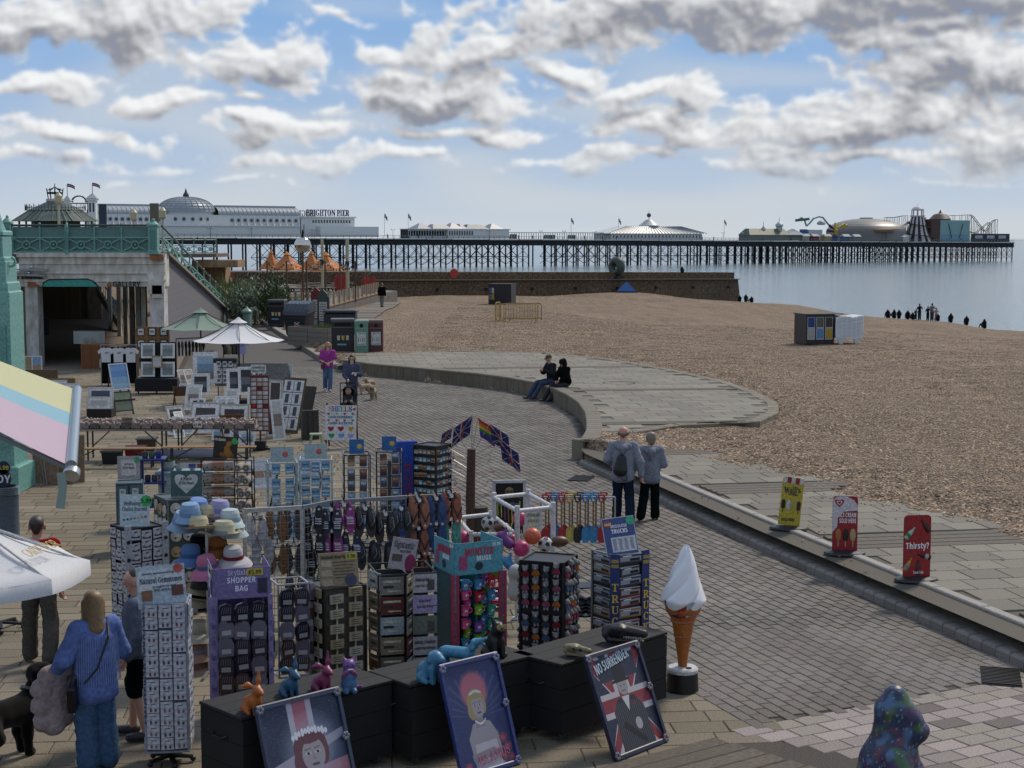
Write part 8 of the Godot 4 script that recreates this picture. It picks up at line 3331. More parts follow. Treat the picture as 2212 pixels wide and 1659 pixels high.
	o=spinner_frame(p,-.55,.44,.3,1.72,hx("121214"),"black magnet tower with rows of small souvenir magnets",hx("111114"))
	var mg:=[]
	for e in [[hx("b08a5a"),hx("3a4a6a")],[hx("7aa8bc"),hx("c9d5da")],[hx("8a8278"),hx("c4beb4")],[hx("4a5a70"),hx("a5b5c0")]]:
		mg.append(card_mesh(.075,.07,e[0],[[0,-.01,.06,.03,e[1]]],.012))
	for s in [0,1,3]:
		goods(mg,"souvenir_magnet","small souvenir magnet on the black tower","magnet","magnets on the black tower",T,s,.42,.4,1.68,5,10,.016,.02)

	build_sign_racks()
	build_hats()
	build_sandals()
	build_beach_toys()
	build_mug_bear_truck()

func shrub_small(at: Vector3):
	var root:=th("pot_plant","small green pot plant on the pale blue dresser","plant",at)
	var b:=MB.new()
	for i in 60:
		b.color(jit(hx("4f6b3a"),.3))
		var d:=V(rng.randfn(),absf(rng.randfn())+.4,rng.randfn()).normalized()*rn(.06,.15)
		var u:=V(rng.randfn(),rng.randfn(),rng.randfn()).normalized()*.012
		b.quad(Vector3.ZERO,d*.6+u,d,d*.6-u)
	lay(b,"leaves",root,"leaf")

func build_sign_racks():
	var b: MB
	var p:=G(728,1492)
	var turn:=.55
	var T:=xf(p,turn)
	var o:=spinner_frame(p,turn,.5,.15,1.24,hx("2a2826"),"square spinner hung with small hanging wooden message plaques",hx("4a443c"))
	var pm:=[]
	for k in [hx("b0a890"),hx("a08f70"),hx("b9b4a6"),hx("a89c84")]:
		var m:=KC(k)
		m.box(V(0,0,0),V(.16,.1,.03))
		m.box(V(0,-.1,0),V(.02,.12,.012))
		m.h("4a4640")
		for r in 3:
			m.box(V(0,.025-r*.024,.0165),V(.1-.02*(r % 2),.007,.003))
		pm.append(m.mesh(mat("matte")))
	for s in [0,1,3]:
		for c in 2:
			var t:=T3(bY([.0,PI*.5,PI,-PI*.5][s]),Vector3.ZERO)
			for r in 6:
				item(pm[rng.randi() % 4],"message_plaque","small wooden message plaque on a stick hung on the square spinner","plaque","message plaques on the square spinner",T*t*T3(bZ(rn(-.05,.05)),V(-.12+c*.23,.28+r*.17+c*.06,.275)))
	var h:=xf(V(-.02,1.42,.12),-.5)*T3(bZ(.06),Vector3.ZERO)
	board(o,h,.44,.4,hx("a8977a"))
	lt("Handheld Metal Sign",.035,h*xf(V(-.04,.15,.008),0),hx("3a3228"),o,RB,.003,.3)
	for k in 6:
		board(o,h*xf(V(.06,.09-k*.035,.006),0),.24-.02*(k % 3),.008,hx("6a5c46"),"print_line")
	for k in 3:
		board(o,h*xf(V(-.13,.08-k*.11,.006),0)*T3(bZ(.1*(k-1)),Vector3.ZERO),.12,.07,hx("c4b89c"),"printed_plaque")
	pt(K("5a5a78").at(h).tube(V(.13,-.12,.004),V(.13,-.12,.008),.07,.07,14),"printed_disc",o)
	board(o,h*xf(V(.15,.15,.008),0),.12,.07,hx("d4c85a"),"price_label")
	lt("5.99",.045,h*xf(V(.15,.15,.014),0),hx("33301c"),o,SB,.002,.09)
	p=G(870,1476)
	turn=.25
	T=xf(p,turn)
	o=spinner_frame(p,turn,.66,.15,1.35,hx("26272a"),"black wire spinner of tin message signs under a Signtastic header")
	pt(K("2b2c30").box(V(0,.75,0),V(.02,1.2,.6)).box(V(0,.75,0),V(.6,1.2,.02)),"inner_panels",o,_s)
	var words:=[["WIFE","FOR LIFE"],["BRAVER STRONGER","SMARTER THAN YOU KNOW"],["",""],["Sister","loving kind"],["WOMEN AND MEN","RIGHT FIRST TIME"]]
	var tints:=[hx("9a9ca2"),hx("a9abb0"),hx("6c7468"),hx("a89ac0"),hx("b9b4b8")]
	for k in 5:
		var sg:=th("tin_sign",["pale tin sign reading WIFE near the foot of the spinner","white tin sign reading BRAVER STRONGER SMARTER","green pictorial tin sign in the middle of the spinner","lilac tin sign reading Sister on the spinner","pale tin sign reading WOMEN AND MEN at the spinner top"][k],"sign",Vector3.ZERO,.0,"tin signs on the wire spinner")
		sg.transform=T*xf(V(.2,.28+k*.24,.34),0)
		pt(KC(tints[k]).box(Vector3.ZERO,V(.28,.21,.008)),"plate",sg,_s)
		pt(K("55504c").box(V(.07 if k!=1 else .0,-.02,.005),V(.08,.12,.003) if k in [2,4] else V(.2,.008,.003)),"print",sg,_s)
		if words[k][0]!="":
			lt(words[k][0],.036,xf(V(-.03 if k==4 else .0,.04,.007),0),hx("3a2f3c"),sg,RB if k==3 else SB,.002,[.18,.24,.1,.14,.16][k])
			lt(words[k][1],.026,xf(V(-.03 if k==4 else .0,-.03,.007),0),hx("4a3f4c"),sg,SB,.002,[.18,.24,.1,.18,.16][k])
	var tin:=[]
	for k in [hx("6a6458"),hx("8a7f6a"),hx("9fb0b8"),hx("6a2f2c"),hx("8c8880")]:
		tin.append(card_mesh(.27,.2,k,[[0,.05,.2,.025,hx("d0c8b4")],[-.04,-.01,.12,.03,hx("3a342e")],[.03,-.06,.15,.015,hx("d0c8b4")]]))
	for r in 5:
		item(tin[r],"tin_sign","worn pictorial tin sign on the shaded side of the wire spinner","sign","pictorial tin signs",T*xf(V(-.17,.3+r*.23,.3),.0))
		item(tin[(r+2) % 5],"tin_sign","worn pictorial tin sign on the shaded side of the wire spinner","sign","pictorial tin signs",T*xf(V(.03,.3+r*.24,.36),1.1))
		item(tin[(r+3) % 5],"tin_sign","worn pictorial tin sign on the shaded side of the wire spinner","sign","pictorial tin signs",T*xf(V(-.34,.3+r*.24,.15),-1.2))
	h=xf(V(-.02,1.56,.2),.25)*T3(bZ(-.22),Vector3.ZERO)
	board(o,h,.32,.36,hx("b0a8ac"))
	lt("Signtastic",.07,h*xf(V(-.01,.1,.008),0),hx("24343a"),o,"Droid Serif",.003,.26)
	lt("METAL SIGNS",.025,h*xf(V(.02,.03,.008),0),hx("3a3a40"),o,"Droid Sans",.002,.13)
	board(o,h*xf(V(-.07,-.05,.006),0),.12,.08,hx("5a5448"),"header_photo")
	pt(K("8f2f5c").at(h).ball(V(.1,-.09,.004),V(.065,.1,.005),14,8),"printed_oval",o)

func hat_mesh(k: Color,band: Color,brim: float,crown: float,droop: float,fedora: bool) -> ArrayMesh:
	var b:=KC(k)
	var prof:=[]
	if fedora:
		b.lathe(PV([brim,.02,brim*.8,.0,crown*1.08,.0]),20,Vector3.ZERO,V2(1,1.15)).lathe(PV([crown*1.08,.0,crown,.09,crown*.8,.125,crown*.4,.11,.001,.1]),20,Vector3.ZERO,V2(1,1.2))
	else:
		b.lathe(PV([brim,-droop,brim*.85,-droop*.45,crown*1.02,.0]),20).lathe(PV([crown*1.02,.0,crown*.95,.08,crown*.8,.115,crown*.4,.125,.001,.127]),20)
	b.color(band).lathe(PV([crown*1.1,.006,crown*1.07,.04]),20,Vector3.ZERO,V2(1,1.16) if fedora else Vector2.ONE)
	return b.mesh(mat("cloth"))
func build_hats():
	var p:=G(452,1452)
	var o:=th("hat_stand","white metal hat stand carrying tiers of sun hats","hat stand",p)
	var b:=K("c8cacc")
	b.tube(Vector3.ZERO,V(0,1.78,0),.02,.02,8)
	pt(b,"pole",o,_m)
	b=K("c8cacc")
	for a in 4:
		b.bar(V(0,.03,0),V(cos(a*PI*.5)*.35,.03,sin(a*PI*.5)*.35),.03,.02)
	pt(b,"foot",o,_m)
	var z:=-p.z
	var hats:=[[411,1112,"#8fb3d6","#7aa0c8",0,"light blue denim bucket hat on the upper tier",.0],[427,1102,"#7f9fd8","#b54a6a",0,"blue bucket hat with red fish print at the back",.25],[474,1105,"#a9a8d0","#8a8ac0",0,"lilac floral bucket hat on the top tier",.2],[497,1125,"#c8d8dc","#8fb0b8",0,"white and aqua bucket hat beside the lilac one",.1],[450,1118,"#c8bfa0","#a88a68",1,"cream straw trilby behind the front trilby",.15],[430,1142,"#d0c6a6","#9a7a58",1,"cream straw trilby with brown band at the front",-.15],[484,1152,"#cfc8ac","#7f9aa8",1,"straw trilby with blue striped band",-.15],[413,1202,"#5f82b4","#48689a",2,"wide brimmed denim blue sun hat",.05],[448,1225,"#c47a9a","#5a6a9a",2,"wide brimmed pink sun hat with striped band",-.2],[504,1205,"#d0ccd0","#8a2f3c",2,"white sun hat with red floral print",-.05],[470,1185,"#a0683c","#7a4a2a",2,"tan brown bucket hat in the middle tier",.15],[430,1180,"#1a1a1e","#2a2a2e",2,"black cap among the straw hats",.2],[425,1292,"#b3aa94","#1f1e20",1,"straw boater with a black band on the lower tier",.1],[427,1320,"#a39a88","#2a2a2c",1,"second straw boater under the first",.08],[430,1365,"#b5ae9a","#a39c88",2,"pale straw sun hat on the lower tier",.1],[428,1410,"#a58472","#8a8aa8",2,"dusty pink sun hat near the foot of the stand",.1],[432,1440,"#a88a78","#907466",2,"brownish pink sun hat lowest on the stand",.08],[505,1145,"#c4d0d4","#a8b8c0",0,"pale grey bucket hat on the right of the top tier",.22],[450,1250,"#3a3d38","#2a2c28",2,"dark olive hat tucked under the pink sun hat",.12],[395,1130,"#98b6d4","#86a6c8",0,"pale blue bucket hat on the far left of the tier",.15]]
	var n:=0
	for q in hats:
		var d: float=z+q[6]
		var at:=D(q[0],q[1],d)
		var m: ArrayMesh
		match q[4]:
			0: m=hat_mesh(hx(q[2]),hx(q[3]),.15,.1,.06,false)
			1: m=hat_mesh(hx(q[2]),hx(q[3]),.165,.092,.0,true)
			2: m=hat_mesh(hx(q[2]),hx(q[3]),.19,.1,.075,false)
		var t:=item(m,"sun_hat",q[5],"hat","hats on the hat stand",T3(bY(n*.7)*bX(.12*sin(n*1.7)+.1)*Basis.from_scale(Vector3.ONE*1.18),at))
		b=K("c8cacc")
		var lp:=at-p
		b.bar(V(0,lp.y-.02,0),V(lp.x,lp.y+.02,lp.z),.014,.014)
		pt(b,"peg",o,_m)
		n+=1

func sandal_mesh(kind: int,k: Color,strap: Color) -> ArrayMesh:
	var b:=MB.new()
	for s in [-1.0,1.0]:
		var x: float=s*.058
		var sole:=PackedVector2Array()
		for i in 16:
			var a:=TAU*i/16
			var w:=.048 if sin(a)<.0 else .04
			sole.append(V2(cos(a)*w,sin(a)*.14-.0))
		b.color(k).prism(sole,.024 if kind!=2 else .06,xf(V(x,0,0),.0)).color(strap)
		match kind:
			0,3:
				for y in ([-.02] if kind==0 else [.02,-.05]):
					var rows:=[]
					for j in 2:
						var r:=[]
						for i in 7:
							var a:=PI*i/6.0
							r.append(V(x+cos(a)*.05,y+(.05 if kind==0 else .02)*(.5-j)*2.0*.7,.02+sin(a)*.035))
						rows.append(r)
					b.sheet(rows)
				if kind==0:
					b.h("d8d8dc")
					for q in 3:
						b.box(V(x,-.035+q*.022,.058),V(.062,.009,.004))
			1:
				b.bar(V(x,-.07,.03),V(x-.04,.03,.028),.013,.012).bar(V(x,-.07,.03),V(x+.04,.03,.028),.013,.012)
			2:
				b.ball(V(x,.03,.05),V(.042,.1,.04),10,7).h("8a8c88").path([V(x+.02,.08,.08),V(x+.03,.02,.09),V(x,-.02,.085)],.004,4)
		if kind<2:
			b.h("d0d0d4").tube(V(x,.1 if kind==0 else -.105,.024),V(x,.1 if kind==0 else -.105,.027),.012,.012,8)
	b.h("1b1b1d").bar(V(-.05,.12,.03),V(.05,.12,.03),.012,.01).bar(V(0,.12,.03),V(0,.2,.03),.008,.008).h("d8d8d8").tube(V(0,.14,.036),V(0,.14,.039),.018,.018,10)
	return b.mesh(mat("satin"))
func build_sandals():
	var b: MB
	var ends:=[[528.0,1103.0,652.0,1096.0,"#b9b8b0","pale framed wire grid panel hung with white, brown and grey sandals"],[654.0,1096.0,716.0,1084.0,"#8a8c90","wire grid panel hung with striped sliders"],[718.0,1084.0,880.0,1074.0,"#8a8c90","wire grid panel hung with black water shoes"],[882.0,1074.0,992.0,1068.0,"#9a8f7c","wire grid panel hung with coloured flip-flops"]]
	for q in ends:
		var a:=G(q[0],q[1],1.72)
		var c:=G(q[2],q[3],1.72)
		a.y=.0
		c.y=.0
		var o:=th("wire_grid_panel",q[5],"display rack",a)
		var d:=c-a
		b=KC(hx(q[4]))
		for e in [.0,1.0]:
			b.box(d*e+V(0,.86,0),V(.045,1.72,.045)).bar(d*e+V(0,.03,-.3),d*e+V(0,.03,.3),.04,.04)
		b.bar(V(0,1.72,0),d+V(0,1.72,0),.04,.05).bar(V(0,.15,0),d+V(0,.15,0),.04,.04)
		pt(b,"frame",o,_s)
		b=K("9a9c9e")
		var n:=int(d.length()/.085)
		for i in n:
			b.bar(d*(i/float(n))+V(0,.15,0),d*(i/float(n))+V(0,1.7,0),.006,.006)
		for i in 18:
			b.bar(V(0,.18+i*.085,0),d+V(0,.18+i*.085,0),.006,.006)
		pt(b,"wire_grid",o,_m).set_meta("kind","stuff")
	var wh:="#c9c9d0"
	var br:="#8a5f34"
	var gy:="#4c4e54"
	var bk:="#1c1c22"
	var nv:="#232c44"
	var pu:="#9a3a86"
	var tl:="#3f9a84"
	var rows:=[[3,wh,wh,556,1150,2],[3,wh,wh,568,1190,1],[3,wh,wh,562,1228,1],[3,br,br,597,1140,2],[3,br,br,600,1210,1],[3,gy,gy,634,1135,2],[3,gy,gy,636,1208,1],[3,gy,"#3a3c42",640,1270,1],[0,bk,bk,677,1122,1],[0,bk,bk,680,1178,1],[0,nv,nv,716,1132,1],[0,pu,pu,744,1122,2],[0,pu,pu,718,1178,1],[0,nv,"#3a2f5a",760,1182,1],[0,tl,tl,684,1248,1],[0,bk,bk,688,1215,0],[0,"#5a2f5a","#7a3a6a",640,1320,1],[2,"#22222a","#26262e",790,1130,2],[2,"#22222a","#2a2a34",834,1142,2],[2,"#202830","#243038",868,1130,1],[2,"#20222a","#262a32",795,1200,1],[2,"#20222a","#262a32",828,1205,1],[2,"#22222a","#2a2a34",862,1195,1],[1,"#a8684c","#1c1c22",907,1112,5],[1,"#2f4f84","#24345a",944,1108,3],[1,"#a8583c","#1c1c22",976,1102,3],[1,"#9a5a40","#1c1c22",905,1172,5],[1,"#2a4880","#24345a",943,1162,2],[1,"#4a9a8c","#6ab0a0",974,1152,1],[1,"#8a4c2c","#241c18",905,1232,4],[1,"#1d2226","#15171a",938,1232,2],[1,"#2b3a3a","#1c2424",968,1215,1]]
	var names:={"#c9c9d0": "white","#8a5f34": "tan brown","#4c4e54": "charcoal grey","#1c1c22": "black","#232c44": "navy","#9a3a86": "magenta","#3f9a84": "jade green","#a8684c": "terracotta","#2f4f84": "royal blue","#a8583c": "coral","#9a5a40": "rust","#2a4880": "dark blue","#4a9a8c": "aqua","#8a4c2c": "chestnut","#1d2226": "black","#5a2f5a": "plum","#22222a": "black","#202830": "dark teal","#20222a": "charcoal","#2b3a3a": "dark green"}
	var kindn:=["striped slider sandals","flip-flops","water shoes","two strap sandals"]
	for r in rows:
		var u: float=(r[3]-528.0)/464.0
		var z:=lerpf(19.35,20.25,u)
		var m:=sandal_mesh(r[0],hx(r[1]),hx(r[2]))
		for k in r[5]+1:
			var at:=D(r[3],r[4],z-.12)+V(-.012*k,.012*k,-.045*k)
			item(m,"sandal_pair","pair of %s %s hanging on the wire grid" % [names.get(r[1],"dark"),kindn[r[0]]],"sandals","footwear on the wire grids",T3(bY(rn(-.1,.1))*bX(-.12)*Basis.from_scale(Vector3.ONE*1.35),at))

func ball_toy(at: Vector3,r: float,k: Color,label: String,loop:=true):
	var root:=th("play_ball",label,"ball",at,.0,"balls hanging from the pipe frame")
	var b:=KC(k)
	b.ball(Vector3.ZERO,Vector3.ONE*r,18,12)
	pt(b,"ball",root,_s)
	if loop:
		pt(K("c4c83a").tube(V(0,r,0),V(0,r+.14,0),.005,.005,5),"string",root)
func build_beach_toys():
	var b: MB
	var o:=th("pipe_frame","white plastic pipe frame from which play balls hang","display frame",Vector3.ZERO)
	var A:=W(-.255,21.5,1.48)
	var Bb:=W(.24,21.8,1.48)
	var C:=W(.56,20.7,1.48)
	var Dd:=W(.07,20.4,1.48)
	var E:=W(-.78,21.7,1.15)
	var F:=W(-.3,22.0,1.15)
	var H:=W(-.55,20.46,1.15)
	var white:=hx("d2d3d6")
	for q in [[A,Bb],[Bb,C],[C,Dd],[Dd,A],[E,F],[E,H],[H,W(.0,20.45,1.15)],[F,W(.02,20.6,1.15)]]:
		pt(KC(white).tube(q[0],q[1],.03,.03,10),"pipe",o,_s)
	for q in [A,Bb,C,Dd]:
		pt(KC(white).tube(q*V(1,0,1),q+V(0,.07,0),.036,.036,10).tube(q*V(1,0,1),q*V(1,0,1)+V(0,.03,0),.07,.07,12),"upright",o,_s)
	for q in [E,F,H]:
		pt(KC(white).tube(q*V(1,0,1),q+V(0,.05,0),.03,.03,10),"upright",o,_s)
	var pk:=hx("c83a78")
	ball_toy(D(1123,1120,21.2),.105,pk,"hot pink play ball hanging high inside the pipe frame")
	ball_toy(D(1126,1185,20.2),.11,pk,"hot pink play ball hanging low before the pipe frame")
	ball_toy(D(1150,1158,20.1),.112,hx("d0603c"),"orange and pink play ball under the pipe frame")
	ball_toy(D(999,1162,20.6),.105,pk,"hot pink play ball beside the flip-flops")
	ball_toy(D(1105,1165,20.6),.08,hx("b52a44"),"small red play ball on a yellow string")
	for q in [[1178,1176,20.2,.1],[1055,1130,21.4,.1]]:
		var r:=th("football",["black and white football hanging at the pipe frame corner","grey and white football inside the pipe frame"][0 if q[0]==1178 else 1],"ball",D(q[0],q[1],q[2]))
		pt(K("c9c9c9").ball(Vector3.ZERO,Vector3.ONE*q[3],16,10),"ball",r,_s)
		for k in 6:
			var d: Vector3=[V(.3,.2,.93),V(-.7,.3,.6),V(.1,.9,.4),V(.9,.1,.3),V(-.2,-.7,.7),V(-.4,.8,-.3)][k].normalized()
			pt(K("1c1c20").tube(d*q[3]*.93,d*q[3]*1.01,q[3]*.36,q[3]*.3,5),"patch",r,_s)
	for q in [[1208,1170,20.3,.2],[1085,1140,21.2,.5]]:
		var r:=th("rugby_ball",["brown rugby ball with white bands by the football","brown rugby ball in the middle of the pipe frame"][0 if q[0]==1208 else 1],"ball",D(q[0],q[1],q[2]),q[3])
		pt(K("5a3826").ball(Vector3.ZERO,V(.13,.075,.075),16,10).h("c4beb4").lathe(PV([.07,-.01,.07,.01]),12),"ball",r,_s)
	for q in [[1100,1220,"#3f8ac0","blue inflatable hanging behind the mug headers"],[1090,1165,"#7a3a8a","rainbow striped kite bag hanging in the pipe frame"]]:
		var r:=th("hanging_toy",q[3],"toy",D(q[0],q[1],20.2))
		soft([[-.05,.05,0,.06,-.06,0,.06,.07,hx(q[2])],[.0,.06,0,.02,.16,0,.03,.015,hx(q[2])]],"toy",r,_s,.02,.03)
	for k in 14:
		var t:=k/13.0
		var at:=H.lerp(W(.0,20.45,1.15),fmod(t*2.0,1.0)) if t<.5 else Dd.lerp(A,fmod(t*2.0,1.0))
		var r:=pt(KC([hx("c8cc3a"),hx("d06a3a"),hx("8a5aa0"),hx("c8cc3a")][k % 4]).bar(at+V(0,.035,.02),at+V(.01,-.22,.03),.012,.008),"neon_string",o)
	var sw:=th("white_soft_bird","white plush gull with yellow beak beside the mug rack","soft toy",D(1115,1238,19.4))
	soft([[0,0,0,0,.02,.02,.11,.1,hx("c6c4c0")],[0,-.15,0,0,-.25,0,.1,.12,hx("c6c4c0")],[.07,.02,.08,.1,.01,.13,.02,.012,hx("d0b02c")]],"plush",sw,_c,.02,.04)
	o=th("spade_rack","metal rail on posts from which beach spades hang","display rack",W(.98,22.6))
	b=K("a9abae")
	b.tube(V(-.55,1.3,0),V(.55,1.3,0),.014,.014,8)
	for s in [-.55,.55]:
		b.tube(V(s,0,0),V(s,1.3,0),.014,.014,8).bar(V(s,.02,-.2),V(s,.02,.2),.03,.03)
	pt(b,"rail",o,_m)
	var cols:=["#a82a30","#3a7ab0","#b02f38","#c4b45a","#22242a","#3a8ac0","#3f88b8","#a82832"]
	var cn:=["red","blue","crimson","yellow","black","sky blue","mid blue","scarlet"]
	for k in 16:
		var c:=k/2
		var s:=th("beach_spade","%s beach spade with wooden shaft hanging on the spade rail" % cn[c],"spade",W(.5+c*.118+(.05 if k % 2 else .0),22.6+(.15 if k % 2 else -.05),.62),rn(-.3,.3),"beach spades")
		var kk:=hx(cols[c])
		pt(K("a5865c").tube(V(0,.2,0),V(0,.62,0),.014,.014,8),"shaft",s,_w)
		pt(KC(kk).prism(PV([-.055,.2,-.06,.06,-.035,.0,.035,.0,.06,.06,.055,.2,.02,.24,-.02,.24]),.012,Transform3D.IDENTITY),"blade",s,_s)
		pt(KC(kk).path([V(-.05,.72,0),V(.05,.72,0),V(.02,.62,0),V(-.02,.62,0),V(-.05,.72,0)],.013,6),"handle",s,_s)
	var p:=G(1019,1195)
	o=th("driftwood_post","brown driftwood post bristling with wires of tiny metal ornaments","display stand",p)
	pt(K("5c4636").tube(Vector3.ZERO,V(-.02,.9,0),.085,.08,10).tube(V(-.02,.9,0),V(.0,1.72,0),.08,.07,10),"post",o,_w)
	pt(K("4a443c").tube(V(.12,0,-.1),V(.12,.75,-.1),.16,.15,10),"stump",o,_w)
	for k in 22:
		var a:=-.5+(k % 2)*3.4+rn(-.6,.6)
		var y:=.75+.85*k/21.0
		var d:=V(cos(a)*.34,.2,sin(a)*.2)
		pt(K("a8a49a").tube(V(0,y,0),V(0,y,0)+d,.004,.003,4),"wire",o,_m)
		b=KC(jit(hx("b0aca8") if k % 5 else hx("a8443c"),.2))
		for e in 4:
			b.bar(V(0,y,0)+d+V(rn(-.05,.05),rn(-.04,.04),.02),V(0,y,0)+d+V(rn(-.06,.06),rn(-.05,.05),.02),.012,.008)
		pt(b,"ornament",o,_m)
	var fl:=[[1032,930,.02,"rainbow","rainbow striped hand flag bunched at the post top"],[1022,925,-.06,"union","red, white and blue hand flag bunched with the rainbow flag"],[1068,980,.4,"union","red, white and blue hand flag drooping from the post's right"],[988,950,-.35,"union","small red, white and blue hand flag leaning left of the post"],[1052,942,.2,"union","furled red, white and blue hand flag behind the drooping one"]]
	for q in fl:
		var base:=p+V(.0,1.7,0)
		var s:=th("hand_flag",q[4],"flag",base)
		var top:=D(q[0]+q[2]*30.0,q[1]-28.0,-p.z)-base
		pt(K("c9c2b4").tube(V(0,-.1,0),top,.007,.007,6),"stick",s,_w)
		var w:=.52 if q[2]!=-.35 else .3
		var hgt2:=w*.7
		var dirx:=1.0 if q[2]>.0 else -1.0
		if q[3]=="rainbow":
			var rc:=["#b02a30","#c8682a","#c8b02c","#2f7a44","#2c4a90","#5a2f7a"]
			for k in 6:
				b=KC(hx(rc[k]))
				flag_strip(b,top,w*.8,hgt2,k/6.0,(k+1)/6.0,dirx)
				pt(b,"stripe",s,_v)
		else:
			b=K("26306a")
			flag_strip(b,top,w,hgt2,.0,1.0,dirx)
			pt(b,"field",s,_v)
			for e in [[hx("c8c6c8"),.30,.012],[hx("a8242c"),.16,.016]]:
				b=KC(e[0])
				var z: float=e[2]
				for g in [[.5,.0,.5,1.0],[.0,.5,1.0,.5],[.0,.0,1.0,1.0],[.0,1.0,1.0,.0]]:
					var wd: float=e[1]*hgt2*(1.0 if g[0]==.5 or g[1]==.5 else .5)
					flag_bar(b,top,w,hgt2,dirx,V2(g[0],g[1]),V2(g[2],g[3]),wd,z)
				pt(b,"cross",s,_v)
	p=G(1100,1168)
	o=th("chalk_board","white framed black A-board with a round NEW badge behind the pipe frame","A-board",p,.1)
	b=K("cfd0d2")
	for e in [[V(0,1.02,0),V(.56,.05,.04)],[V(-.26,.55,0),V(.05,.95,.04)],[V(.26,.55,0),V(.05,.95,.04)],[V(0,.1,0),V(.56,.05,.04)]]:
		b.box(e[0],e[1])
	pt(b,"frame",o,_s)
	bx("board",o,"242528",0,.56,-.01,.5,.9,.02)
	pt(K("a08a5a").tube(V(0,.85,.0),V(0,.85,.012),.075,.075,18),"badge",o,_s)
	lt("NEW",.045,xf(V(0,.85,.016),0),hx("2a241a"),o)
	pt(K("9a948a").bar(V(-.2,.72,.004),V(-.05,.82,.004),.025,.006).bar(V(.2,.72,.004),V(.05,.82,.004),.025,.006),"printed_wings",o)
	lt("Candyfloss",.05,xf(V(0,.63,.004),0),hx("8a8ab0"),o,"Droid Serif",.003,.36)
	for s in [-.25,.25]:
		pt(K("9a9c9e").bar(V(s,0,-.35),V(s,1,-.03),.03,.03),"back_leg",o,_s)
		bx("foot",o,"cfd0d2",s,.05,0,.04,.1,.04,_s)
	p=D(1152,1125,20.9)
	o=th("paper_price_list","hand written white paper price list tied to the pipe frame","notice",p)
	board(o,xf(Vector3.ZERO,.1),.24,.3,hx("cfd2c8"),"sheet")
	lt("CHOOSE ANY",.04,xf(V(0,.08,.008),.1),hx("3a3a3c"),o,"Droid Sans",.002,.18)
	lt("4 FOR £5",.04,xf(V(0,.0,.008),.1),hx("3a3a3c"),o,"Droid Sans",.002,.16)
func flag_at(top: Vector3,w: float,h: float,dirx: float,u: float,v: float) -> Vector3:
	return top+V(dirx*(u*w*.58+v*h*.1),-v*h*.85-u*w*.42,sin(u*6.0+v*2.0)*.05)
func flag_strip(b: MB,top: Vector3,w: float,h: float,v0: float,v1: float,dirx: float):
	var rows:=[]
	for j in 4:
		var r:=[]
		for i in 7:
			r.append(flag_at(top,w,h,dirx,i/6.0,lerpf(v0,v1,j/3.0)))
		rows.append(r)
	b.sheet(rows)
func flag_bar(b: MB,top: Vector3,w: float,h: float,dirx: float,a: Vector2,c: Vector2,wd: float,z: float):
	for i in 6:
		var p:=a.lerp(c,i/6.0)
		var q:=a.lerp(c,(i+1)/6.0)
		var P:=flag_at(top,w,h,dirx,p.x,p.y)+V(0,0,z)
		var Q:=flag_at(top,w,h,dirx,q.x,q.y)+V(0,0,z)
		b.bar(P,Q,wd*.5,.004) if absf((Q-P).normalized().y)<.95 else b.box((P+Q)*.5,V(wd*.5,P.distance_to(Q),.004))

